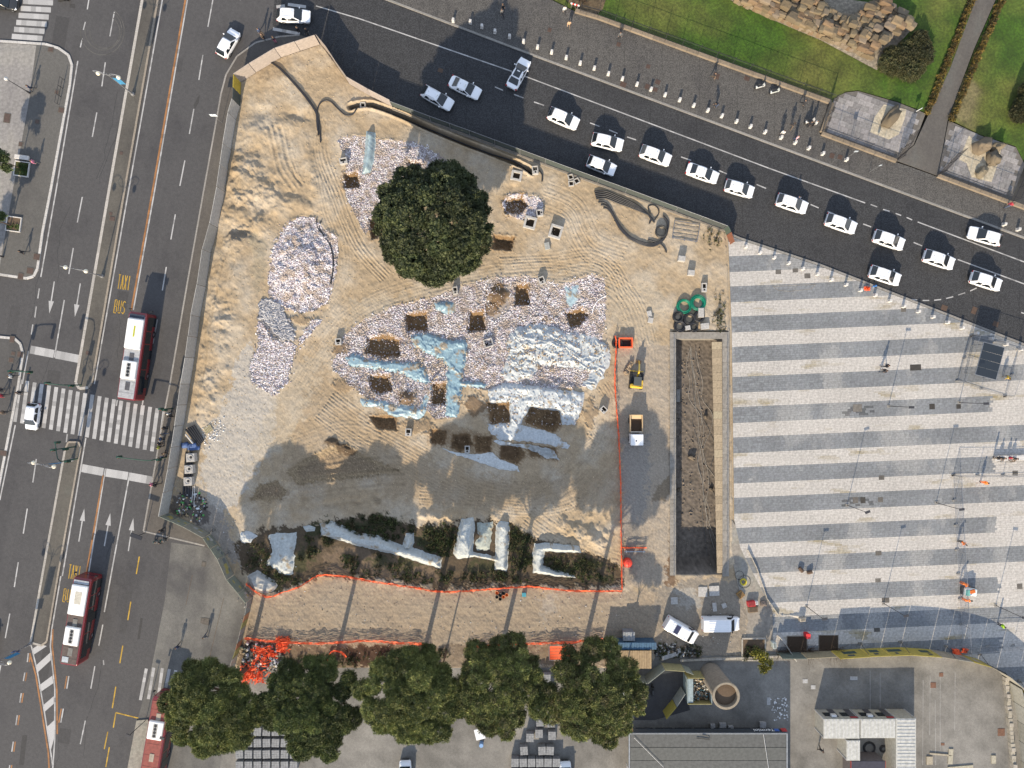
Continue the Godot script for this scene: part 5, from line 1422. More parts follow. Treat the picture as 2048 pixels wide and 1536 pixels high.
func crown(parent: Node, lobes: Array, n: int, kind: String, cols: Array, size := 1.0, called := "crown") -> void:   # lobes: [centre, radius, flatness]
	if not clumps.has(kind):
		clumps[kind] = {"broad": clump(24, 0.34, 0.27, 0.13, 1), "pine": clump(34, 0.34, 0.30, 0.065, 2, 0.5), "hedge": clump(20, 0.26, 0.14, 0.09, 3), "weed": clump(14, 0.3, 0.3, 0.08, 4, 0.8)}[kind]
	var area := 0.0
	for l in lobes: area += l[1] * l[1]
	var xf: Array[Transform3D] = []
	var cl := PackedColorArray()
	for l in lobes:
		var m := int(n * l[1] * l[1] / area)
		var tone := rr(0.62, 1.25)
		for i in m:
			var d := Vector3(rr(-1, 1), rr(-0.45, 1), rr(-1, 1))
			if d.length() < 0.05: continue
			d = d.normalized()
			var p: Vector3 = l[0] + Vector3(d.x, d.y * l[2], d.z) * l[1] * pow(rr(0.5, 1.15), 0.55)
			var s := rr(0.7, 1.25) * size
			xf.append(Transform3D(Basis.from_euler(Vector3(rr(-0.7, 0.7), rr(0, TAU), rr(-0.7, 0.7))).scaled(Vector3(s, s, s)), p))
			var c: Color = cols[rng.randi() % cols.size()] * rr(0.75, 1.25) * tone
			c.a = 1
			cl.append(c)
	var mm := MultiMesh.new()
	mm.transform_format = MultiMesh.TRANSFORM_3D
	mm.use_colors = true
	mm.mesh = clumps[kind]
	mm.instance_count = xf.size()
	for i in xf.size():
		mm.set_instance_transform(i, xf[i])
		mm.set_instance_color(i, cl[i])
	var o := MultiMeshInstance3D.new()
	o.name = called
	o.multimesh = mm
	o.material_override = M.leaf
	parent.add_child(o, true)
	stuff(o)
func limbs(root: Node3D, h: float, r: float, tips: Array, lean := Vector3.ZERO) -> void:
	var b := MB.new()
	var fork := Vector3(0, h, 0) + lean
	b.tube(spline(PackedVector3Array([Vector3(0, -0.3, 0), Vector3(lean.x * 0.3, h * 0.5, lean.z * 0.3), fork]), 0.5), r, 9, r * 0.7)
	part(b, "trunk", M.bark, root)
	for t in tips:
		b = MB.new()
		var mid: Vector3 = fork.lerp(t, 0.5) + Vector3(rr(-0.3, 0.3), rr(-0.2, 0.5), rr(-0.3, 0.3))
		b.tube(spline(PackedVector3Array([fork - Vector3(0, 0.3, 0), mid, t]), 0.6), r * 0.42, 6, 0.04)
		part(b, "limb", M.bark, root)
func pine(px: float, py: float, h: float, rad: float, cols: Array, label: String, n: int, lean := Vector3.ZERO) -> void:
	var root := thing("pine_tree", label, "tree", g(px, py), 0, "umbrella pines south of the dig")
	var lobes := []; var tips := []
	var c := Vector3(0, h, 0) + lean
	for i in 46:
		var a := i * 2.39996; var f := sqrt((i + 0.5) / 46.0)
		if rng.randf() < 0.07: continue
		var q := Vector3(cos(a) * f * rad * 0.86, (1 - f * f) * 2.3 + rr(-0.4, 0.35), sin(a) * f * rad * 0.86) * Vector3(rr(0.92, 1.1), 1, rr(0.92, 1.1))
		lobes.append([c + q * rr(0.93, 1.07), rr(0.75, 1.35), 0.85])
		if i % 3 == 0: tips.append(c + q - Vector3(0, 0.5, 0))
	limbs(root, h - 3.2, 0.34, tips, lean * 0.8)
	crown(root, lobes, int(n * 1.5), "pine", cols)
func trees() -> void:
	var dk := [Color(0.046, 0.062, 0.020), Color(0.062, 0.078, 0.026), Color(0.034, 0.046, 0.016), Color(0.090, 0.104, 0.036)]
	var root := thing("evergreen_tree", "big round dark evergreen tree standing alone in the middle of the dig", "tree", on(880, 474))
	var lobes := []; var tips := []
	for i in 72:
		var yy := 1 - (i + 0.5) / 72.0 * 1.35
		var rad := sqrt(maxf(0, 1 - yy * yy)); var a := i * 2.39996
		var q := Vector3(cos(a) * rad * 5.9, yy * 4.9, sin(a) * rad * 5.9)
		lobes.append([Vector3(0, 8.6, 0) + q * rr(0.86, 1.13), rr(0.9, 1.7), 0.9])
		if i % 4 == 0: tips.append(Vector3(0, 8.6, 0) + q * 0.85)
	for i in 26:
		var a := rr(0, TAU); var q := rr(6.3, 7.3)
		lobes.append([Vector3(cos(a) * q, 7.6 + rr(-1.5, 2.0), sin(a) * q), rr(0.45, 0.85), 0.9])
	limbs(root, 4.6, 0.5, tips)
	crown(root, lobes, 13500, "broad", dk)
	var pn := [Color(0.170, 0.188, 0.050), Color(0.135, 0.158, 0.042), Color(0.235, 0.240, 0.070), Color(0.085, 0.104, 0.030)]
	pine(494, 1335, 11.0, 6.5, pn, "umbrella pine overhanging the red bus at the terminal", 4600)
	pine(668, 1338, 11.0, 6.6, [pn[3], pn[1], Color(0.05, 0.066, 0.018), pn[1]], "darker umbrella pine between the pallet stacks and the red debris", 5000)
	pine(848, 1308, 12.5, 6.6, pn, "umbrella pine beside the dark earth heap and orange net", 4600)
	pine(1003, 1296, 12.5, 6.4, pn + [Color(0.13, 0.12, 0.05)], "umbrella pine above the rows of paver pallets", 4300)
	pine(1165, 1308, 12.5, 6.5, pn + [Color(0.14, 0.125, 0.05)], "umbrella pine between the wire crate and the dark tarmac corner", 4600)
	# a thin outlying bough of the middle pine and one towards the blue shed
	for a in [[893, 1300, 9.0, 1.6, "small sparse pine top between two umbrella pines"], [1245, 1325, 6.5, 2.3, "small leaning pine over the blue and tan sheds"]]:
		var t := thing("young_pine", a[4], "tree", g(a[0], a[1]))
		var lb := []
		for k in 5: lb.append([Vector3(rr(-1, 1) * a[3] * 0.7, a[2] + rr(-0.4, 0.4), rr(-1, 1) * a[3] * 0.6), a[3] * 0.42, 0.6])
		limbs(t, a[2] - 1.5, 0.12, lb.map(func(l): return l[0]))
		crown(t, lb, 420, "pine", [pn[3], pn[1]])
	# street trees in planters at the left edge
	for a in [[41, 337, "slender street tree in the grassy square planter by the bench", 0.9], [24, 451, "slender street tree in the earthy square planter", 0.8], [-30, 560, "street tree past the pavement corner", 1.0]]:
		var t := thing("street_tree", a[2], "tree", g(a[0], a[1]))
		var lb := []
		for k in 7: lb.append([Vector3(rr(-1, 1), 4.3 + rr(-0.9, 0.9), rr(-1, 1)), rr(0.5, 0.9) * a[3], 1.0])
		limbs(t, 3.0, 0.08, lb.map(func(l): return l[0]))
		crown(t, lb, 520, "broad", [Color(0.06, 0.09, 0.03), Color(0.09, 0.11, 0.04)], 0.8)
	# hedges and bushes in the garden
	for hd in [[[[1776, 116], [1786, 128], [1800, 140], [1815, 118], [1822, 96], [1832, 84], [1840, 100], [1826, 140], [1784, 140], [1806, 102], [1838, 118], [1812, 150], [1770, 132], [1796, 122], [1824, 120]], "clipped dark hedge wrapped around the end of the ruined wall", 0.85], [[[2044, 205], [2034, 218], [2050, 225], [2030, 232], [2060, 195], [2062, 215], [2046, 190], [2052, 240]], "round dark bush at the lawn's eastern side", 1.1]]:
		var t := thing("hedge", hd[1], "hedge", g(hd[0][0][0], hd[0][0][1]))
		var lb := []
		for q in hd[0]: lb.append([g(q[0], q[1]) - t.position + Vector3(0, hd[2] + rr(-0.1, 0.1), 0), rr(1.0, 1.4), 0.75])
		var st := MB.new()
		st.tube(PackedVector3Array([Vector3(0, 0, 0), Vector3(0, hd[2], 0)]), 0.08, 6)
		part(st, "stem", M.bark, t)
		crown(t, lb, 5200, "hedge", [Color(0.058, 0.062, 0.022), Color(0.075, 0.07, 0.026), Color(0.04, 0.048, 0.016)], 1.0, "foliage")
	for b in [[1940, 2, 1852, 226, "low flowering hedge along the lawn side of the garden path"], [2000, 2, 1900, 240, "low flowering hedge along the far side of the garden path"]]:
		var t := thing("flower_hedge", b[4], "hedge", g(b[0], b[1]))
		var lb := []
		for i in 46:
			var q := Vector2(b[0], b[1]).lerp(Vector2(b[2], b[3]), i / 45.0)
			lb.append([g(q.x + rr(-1.5, 1.5), q.y) - t.position + Vector3(0, 0.35, 0), rr(0.28, 0.42), 0.9])
		crown(t, lb, 1500, "hedge", [Color(0.16, 0.10, 0.03), Color(0.10, 0.085, 0.025), Color(0.24, 0.17, 0.03), Color(0.05, 0.05, 0.02)], 0.9, "foliage")
	# weeds in the overgrown strip and odd corners
	for w in [[[640, 1048, 760, 1030, 820, 1046, 830, 1064, 800, 1084, 700, 1060, 660, 1085, 600, 1130, 596, 1080], 950, "dark green weeds north of the slanting wrapped wall"], [[830, 1056, 905, 1050, 915, 1080, 900, 1112, 840, 1100], 600, "dark green weeds between the slanting wall and the U shaped ruin"], [[1022, 1046, 1066, 1076, 1062, 1140, 1020, 1140], 420, "green weeds between the U shaped and C shaped ruins"], [[1090, 1106, 1160, 1110, 1190, 1125, 1238, 1135, 1240, 1170, 1120, 1148, 1090, 1128], 420, "sparse weeds inside the C shaped ruin"], [[660, 1100, 760, 1108, 880, 1142, 990, 1142, 1080, 1155, 1000, 1168, 800, 1160, 680, 1140], 650, "low brown and green weeds below the wrapped walls"], [[500, 1090, 530, 1085, 540, 1140, 596, 1155, 600, 1170, 540, 1165, 500, 1130], 300, "weeds around the stained cloth at the strip's west end"], [[1405, 465, 1440, 470, 1440, 500, 1420, 500], 60, "young weeds in the dig's corner by the plaza"], [[1432, 590, 1440, 590, 1442, 660, 1432, 660], 90, "green weeds along the plaza wall beside the coils"], [[550, 1310, 700, 1312, 900, 1300, 900, 1335, 560, 1338], 420, "dark weeds among the debris under the pines"], [[1310, 1290, 1400, 1290, 1400, 1312, 1310, 1312], 200, "dark shrubs beside the tan shed and the vans"]]:
		var p := poly(w[0])
		var bb := Rect2(p[0], Vector2.ZERO)
		for q in p: bb = bb.expand(q)
		var lb := []
		while lb.size() < 60:
			var q := Vector2(rr(bb.position.x, bb.end.x), rr(bb.position.y, bb.end.y))
			if Geometry2D.is_point_in_polygon(q, p): lb.append([on(q.x, q.y) - on(p[0].x, p[0].y) + Vector3(0, 0.08, 0), rr(0.2, 0.7), 0.5])
		var t := thing("weeds", w[2], "weeds", on(p[0].x, p[0].y))
		stuff(t)
		crown(t, lb, w[1], "weed", [Color(0.05, 0.07, 0.02), Color(0.085, 0.10, 0.03), Color(0.10, 0.075, 0.035), Color(0.035, 0.045, 0.015)], 0.9, "foliage")
	# yucca by the vans, bare shrub at the yellow mural fence
	var yu := thing("yucca", "yellowish green leaning shrub at the planted bed near the vans", "shrub", g(1512, 1305))
	limbs(yu, 1.6, 0.09, [Vector3(0.6, 2.4, 0.6), Vector3(-0.2, 2.6, 0.3), Vector3(0.3, 2.2, 1.4)])
	crown(yu, [[Vector3(0.5, 2.3, 0.5), 0.8, 0.9], [Vector3(0.1, 2.5, -0.3), 0.7, 0.9], [Vector3(0.3, 2.0, 1.4), 0.6, 0.9], [Vector3(-0.3, 1.2, -0.2), 0.7, 0.7]], 240, "weed", [Color(0.22, 0.20, 0.02), Color(0.13, 0.14, 0.03)], 1.0)
	for a in [[1560, 1305, "bare brown shrub beside the sign post and dark tree pit"], [1617, 1302, "bare brown shrub growing between the two dark tree pits"], [1672, 1302, "bare brown shrub beside the second dark tree pit"], [1165, 0, "bare brown shrub on the earth at the railing's west end"]]:
		var t := thing("bare_shrub", a[2], "shrub", g(a[0], a[1]))
		var b := MB.new()
		b.col = Color(1.6, 1.2, 1.0)
		for k in 46:
			var d := Vector3(rr(-1, 1), rr(0.2, 1), rr(-1, 1)).normalized()
			var q := Vector3(rr(-0.2, 0.2), 0, rr(-0.2, 0.2))
			b.tube(PackedVector3Array([q, q + d * 0.9 + Vector3(rr(-0.2, 0.2), 0, 0), q + d * rr(1.4, 2.2) + Vector3(rr(-0.5, 0.5), rr(0, 0.3), rr(-0.5, 0.5))]), 0.022, 4, 0.008)
		part(b, "branches", M.bark, t)

# ---------------------------------------------------------------- vehicles (x forward, z to the right)
func wheel(root: Node, x: float, z: float, r: float, w := 0.22) -> void:
	var t := MB.new()
	var s := signf(z)
	var rot := Transform3D(Basis(Vector3.RIGHT, PI / 2 * s), Vector3(x, r, z))
	t.lathe(rot, [r * 0.62, -w / 2, r * 0.92, -w / 2, r, -w * 0.3, r, w * 0.3, r * 0.92, w / 2, r * 0.62, w / 2], 16)
	var ty := part(t, "wheel", M.rubber, root)
	var m := MB.new()
	m.col = Color(0.8, 0.8, 0.82)
	m.lathe(rot, [r * 0.62, w * 0.30, r * 0.5, w * 0.38, r * 0.16, w * 0.42, 0.001, w * 0.42], 12)
	part(m, "rim", M.steel, ty)
func car(kind: String, c: Color, label: String, taxi := true) -> Node3D:
	var P: Dictionary = {
		"suv": {"L": 4.45, "W": 1.84, "H": 1.64, "belt": 0.98, "hood": 0.99, "rear": 0.98, "xr0": -2.16, "xr1": -1.55, "xf1": 0.22, "xf0": 1.16},
		"estate": {"L": 4.65, "W": 1.82, "H": 1.52, "belt": 0.93, "hood": 0.92, "rear": 0.95, "xr0": -2.26, "xr1": -1.62, "xf1": 0.20, "xf0": 1.20},
		"sedan": {"L": 4.62, "W": 1.80, "H": 1.46, "belt": 0.92, "hood": 0.90, "rear": 1.0, "xr0": -1.75, "xr1": -0.95, "xf1": 0.25, "xf0": 1.20},
		"hatch": {"L": 4.15, "W": 1.80, "H": 1.52, "belt": 0.93, "hood": 0.92, "rear": 0.93, "xr0": -1.98, "xr1": -1.45, "xf1": 0.18, "xf0": 1.12},
		"city": {"L": 3.75, "W": 1.68, "H": 1.55, "belt": 0.95, "hood": 0.95, "rear": 0.95, "xr0": -1.80, "xr1": -1.42, "xf1": 0.40, "xf0": 1.12}}[kind]
	var root := thing("taxi" if taxi else "car", label, "taxi" if taxi else "car")
	var L: float = P.L; var W: float = P.W; var hw := W / 2
	var rows := []
	for i in 19:
		var f := i / 18.0
		var x := (f - 0.5) * L
		var e := absf(f - 0.5) * 2
		var w := hw * (1 - 0.16 * pow(e, 7) - 0.14 * pow(e, 22))
		var t: float = lerpf(P.rear, P.belt, smoothstep(0.0, 0.3, f)) if f < 0.5 else lerpf(P.belt, P.hood, smoothstep(0.5, 0.75, f))
		if f > 0.72: t -= 0.20 * pow((f - 0.72) / 0.28, 2.2)
		t -= 0.10 * pow(e, 18)
		var lo := 0.24 + 0.10 * pow(e, 14)
		var sx := x
		if i == 0: sx = x + 0.05
		if i == 18: sx = x - 0.05
		rows.append(PackedVector3Array([Vector3(sx, lo, -w * 0.86), Vector3(sx, lo + 0.10, -w * 0.98), Vector3(sx, 0.55, -w), Vector3(sx, t - 0.14, -w * 0.985), Vector3(sx, t - 0.03, -w * 0.92), Vector3(sx, t, -w * 0.8), Vector3(sx, t + 0.03, -w * 0.35), Vector3(sx, t + 0.035, 0), Vector3(sx, t + 0.03, w * 0.35), Vector3(sx, t, w * 0.8), Vector3(sx, t - 0.03, w * 0.92), Vector3(sx, t - 0.14, w * 0.985), Vector3(sx, 0.55, w), Vector3(sx, lo + 0.10, w * 0.98), Vector3(sx, lo, w * 0.86)]))
	var b := MB.new()
	b.col = c
	b.grid(rows, true, false)
	for e in [0, 18]:
		var r: PackedVector3Array = rows[e]
		for k in range(1, r.size() - 1):
			if e == 0: b.tri(r[0], r[k + 1], r[k])
			else: b.tri(r[0], r[k], r[k + 1])
	part(b, "body", M.car_paint, root)
	# cabin
	var wb := hw * 0.93; var wr := hw * 0.70
	var bt: float = P.belt
	var hh: float = P.H
	var st := [[P.xr0, bt - 0.05, bt - 0.05, wb, wb * 0.94], [P.xr1, bt - 0.02, hh - 0.08, wb, wr], [P.xr1 + 0.25, bt, hh - 0.02, wb, wr], [(P.xr1 + P.xf1) / 2, bt, hh, wb, wr * 1.02], [P.xf1 - 0.15, bt, hh - 0.015, wb, wr], [P.xf1 + 0.04, bt, hh - 0.08, wb, wr * 0.98], [P.xf0, bt - 0.04, bt - 0.04, wb, wb * 0.92]]
	rows = []
	for s in st:
		rows.append(PackedVector3Array([Vector3(s[0], s[1] - 0.05, -s[3]), Vector3(s[0], lerpf(s[1], s[2], 0.5), -lerpf(s[3], s[4], 0.45)), Vector3(s[0], s[2] - 0.03, -s[4]), Vector3(s[0], s[2] + 0.015, -s[4] * 0.8), Vector3(s[0], s[2] + 0.045, 0), Vector3(s[0], s[2] + 0.015, s[4] * 0.8), Vector3(s[0], s[2] - 0.03, s[4]), Vector3(s[0], lerpf(s[1], s[2], 0.5), lerpf(s[3], s[4], 0.45)), Vector3(s[0], s[1] - 0.05, s[3])]))
	b = MB.new()
	b.col = c
	b.grid(rows, false, false)
	part(b, "roof", M.car_paint, root)
	# glass
	var glass := func(called: String, q: Array, push: Vector3):
		var m := MB.new()
		for i in 4: q[i] += push
		m.quad(q[0], q[1], q[2], q[3])
		m.quad(q[3] - push * 1.5, q[2] - push * 1.5, q[1] - push * 1.5, q[0] - push * 1.5)
		part(m, called, M.glass, root)
	var xf0: float = P.xf0; var xf1: float = P.xf1 + 0.04; var xr0: float = P.xr0; var xr1: float = P.xr1
	var mk := func(x0: float, x1: float, f0: float, f1: float, k0: float, k1: float, y0: float, y1: float) -> Array:
		var pa := Vector3(lerpf(x0, x1, f0), lerpf(y0, y1, f0) + 0.035, 0); var pb := Vector3(lerpf(x0, x1, f1), lerpf(y0, y1, f1) + 0.035, 0)
		return [pa + Vector3(0, 0, -k0), pa + Vector3(0, 0, k0), pb + Vector3(0, 0, k1), pb + Vector3(0, 0, -k1)]
	glass.call("windscreen", mk.call(xf0, xf1, 0.02, 0.99, wb * 0.9, wr * 0.95, bt - 0.04, hh - 0.08), Vector3(0.045, 0.055, 0))
	glass.call("rear_window", mk.call(xr0, xr1, 0.10, 0.97, wb * 0.84, wr * 0.92, bt - 0.05, hh - 0.08), Vector3(-0.045, 0.055, 0))
	for s in [-1.0, 1.0]:
		var xm := (xr1 + xf1) / 2 - 0.05
		for v in [[xr1 + 0.02, xm - 0.05, xr1 + 0.22, xm - 0.05], [xm + 0.05, xf0 - 0.35, xm + 0.05, xf1 - 0.08]]:
			glass.call("side_window", [Vector3(v[0], bt + 0.03, s * (wb - 0.005)), Vector3(v[1], bt + 0.03, s * (wb - 0.005)), Vector3(v[3], hh - 0.15, s * (wr + 0.028)), Vector3(v[2], hh - 0.15, s * (wr + 0.028))], Vector3(0, 0.008, s * 0.022))
		wheel(root, L * 0.31, s * (hw - 0.10), 0.33)
		wheel(root, -L * 0.29, s * (hw - 0.10), 0.33)
		b = MB.new()
		b.col = c
		b.box(Transform3D(Basis(), Vector3(xf0 - 0.38, bt + 0.0, s * (hw + 0.09))), Vector3(0.13, 0.15, 0.22), 0.04)
		part(b, "mirror", M.car_paint, root)
		b = MB.new()
		b.col = Color(0.75, 0.78, 0.8)
		b.box(Transform3D(Basis(Vector3.UP, s * 0.5), Vector3(L / 2 - 0.20, P.hood - 0.31, s * hw * 0.74)), Vector3(0.30, 0.13, 0.24), 0.03)
		part(b, "headlight", M.plastic, root)
		b = MB.new()
		b.col = Color(0.30, 0.015, 0.015)
		b.box(Transform3D(Basis(Vector3.UP, -s * 0.3), Vector3(-L / 2 + 0.12, P.rear - 0.26, s * hw * 0.8)), Vector3(0.2, 0.18, 0.26), 0.03)
		part(b, "tail_light", M.plastic, root)
		if kind in ["suv", "estate"]:
			b = MB.new()
			b.col = Color(0.5, 0.5, 0.52)
			b.tube(PackedVector3Array([Vector3(xr1 + 0.2, hh + 0.0, s * wr * 0.86), Vector3(xr1 + 0.35, hh + 0.07, s * wr * 0.86), Vector3(xf1 - 0.45, hh + 0.07, s * wr * 0.86), Vector3(xf1 - 0.3, hh + 0.0, s * wr * 0.86)]), 0.022, 5)
			part(b, "roof_rail", M.plastic, root)
	for e in [[L / 2 - 0.03, "front_bumper", 0.32, 0.22], [-L / 2 + 0.03, "rear_bumper", 0.34, 0.2]]:
		b = MB.new()
		b.col = Color(0.03, 0.03, 0.03)
		b.box(Transform3D(Basis(), Vector3(e[0], e[2], 0)), Vector3(0.08, e[3], W * 0.6), 0.02)
		part(b, e[1], M.plastic, root)
	b = MB.new()
	b.col = Color(0.02, 0.02, 0.02)
	b.box(Transform3D(Basis(), Vector3(xr1 + 0.32, hh + 0.03, 0)), Vector3(0.09, 0.07, 0.03), 0.01)
	part(b, "antenna", M.plastic, root)
	if taxi:
		b = MB.new()
		b.col = Color(0.85, 0.85, 0.82)
		b.box(Transform3D(Basis(), Vector3(xf1 - 0.28, hh + 0.02, 0)), Vector3(0.13, 0.12, 0.42), 0.03)
		var sg := part(b, "roof_sign", M.plastic, root, "small white taxi roof sign")
		var tm := TextMesh.new()
		tm.text = "TAXI"; tm.font_size = 10; tm.pixel_size = 0.009; tm.depth = 0.006
		var tx := MeshInstance3D.new()
		tx.name = "lettering"; tx.mesh = tm; tx.material_override = M.iron
		tx.rotation.y = PI / 2
		tx.position = Vector3(xf1 - 0.21, hh + 0.075, 0)
		sg.add_child(tx)
		if kind == "sedan" or kind == "hatch":
			b = MB.new()
			b.col = Color(0.1, 0.1, 0.1)
			b.box(Transform3D(Basis(), Vector3(-L / 2 + 0.005, P.rear - 0.45, 0)), Vector3(0.03, 0.1, 0.5))
			part(b, "number_plate", M.plastic, root)
	return root
func van(label: String, L: float, solar := false) -> Node3D:
	var root := thing("van", label, "van")
	var W := 1.92; var hw := W / 2; var Hh := 1.95
	var rows := []
	for s in [[-L / 2, 0.35, Hh - 0.12, 0.93], [-L / 2 + 0.08, 0.28, Hh - 0.02, 1.0], [0.0, 0.26, Hh, 1.0], [L / 2 - 1.75, 0.26, Hh - 0.02, 1.0], [L / 2 - 1.45, 0.26, Hh - 0.10, 0.99], [L / 2 - 0.85, 0.26, 1.22, 0.99], [L / 2 - 0.3, 0.26, 1.05, 0.95], [L / 2 - 0.06, 0.30, 0.85, 0.84], [L / 2, 0.36, 0.62, 0.74]]:
		var w: float = hw * s[3]; var t: float = s[2]; var tw := 0.88 if t > 1.5 else 0.94
		rows.append(PackedVector3Array([Vector3(s[0], s[1], -w * 0.9), Vector3(s[0], s[1] + 0.1, -w), Vector3(s[0], minf(t - 0.1, 1.05), -w), Vector3(s[0], t - 0.08, -w * tw), Vector3(s[0], t, -w * tw * 0.9), Vector3(s[0], t + 0.03, 0), Vector3(s[0], t, w * tw * 0.9), Vector3(s[0], t - 0.08, w * tw), Vector3(s[0], minf(t - 0.1, 1.05), w), Vector3(s[0], s[1] + 0.1, w), Vector3(s[0], s[1], w * 0.9)]))
	var b := MB.new()
	b.col = Color(0.76, 0.77, 0.79)
	b.grid(rows, true)
	for e in [0, 8]:
		var r: PackedVector3Array = rows[e]
		for k in range(1, r.size() - 1):
			if e == 0: b.tri(r[0], r[k + 1], r[k])
			else: b.tri(r[0], r[k], r[k + 1])
	part(b, "body", M.car_paint, root)
	b = MB.new()
	var x0 := L / 2 - 0.90; var x1 := L / 2 - 1.44
	b.quad(Vector3(x0, 1.28, -hw * 0.82), Vector3(x0, 1.28, hw * 0.82), Vector3(x1, Hh - 0.08, hw * 0.78), Vector3(x1, Hh - 0.08, -hw * 0.78))
	for i in b.v.size(): b.v[i] += Vector3(0.03, 0.03, 0)
	part(b, "windscreen", M.glass, root)
	for s in [-1.0, 1.0]:
		b = MB.new()
		b.quad(Vector3(x0 - 1.0, 1.12, s * (hw + 0.006)), Vector3(x0 - 0.1, 1.12, s * (hw + 0.006)), Vector3(x1 - 0.0, Hh - 0.25, s * (hw * 0.9 + 0.012)), Vector3(x0 - 1.0, Hh - 0.25, s * (hw * 0.9 + 0.012)))
		part(b, "side_window", M.glass, root)
		b = MB.new()
		b.col = Color(0.03, 0.03, 0.03)
		b.box(Transform3D(Basis(), Vector3(x0 - 0.2, 1.1, s * (hw + 0.12))), Vector3(0.12, 0.24, 0.2), 0.03)
		part(b, "mirror", M.plastic, root)
		b = MB.new()
		b.col = Color(0.7, 0.72, 0.74)
		b.box(Transform3D(Basis(), Vector3(L / 2 - 0.2, 0.72, s * hw * 0.72)), Vector3(0.3, 0.2, 0.26), 0.04)
		part(b, "headlight", M.plastic, root)
		b = MB.new()
		b.col = Color(0.35, 0.02, 0.02)
		b.box(Transform3D(Basis(), Vector3(-L / 2 + 0.02, 0.8, s * hw * 0.85)), Vector3(0.08, 0.4, 0.14), 0.02)
		part(b, "tail_light", M.plastic, root)
		wheel(root, L * 0.31, s * (hw - 0.1), 0.34)
		wheel(root, -L * 0.28, s * (hw - 0.1), 0.34)
	for i in 5:
		b = MB.new()
		b.col = Color(0.74, 0.75, 0.77)
		b.box(Transform3D(Basis(), Vector3(-0.55, Hh + 0.012, (i - 2) * 0.3)), Vector3(L * 0.52, 0.03, 0.07), 0.01)
		part(b, "roof_rib", M.car_paint, root)
	if solar:
		b = MB.new()
		b.col = Color(0.02, 0.025, 0.07)
		b.box(Transform3D(Basis(), Vector3(-0.9, Hh + 0.06, 0)), Vector3(0.65, 0.035, 1.2), 0.005)
		part(b, "solar_panel", M.plastic, root)
	return root
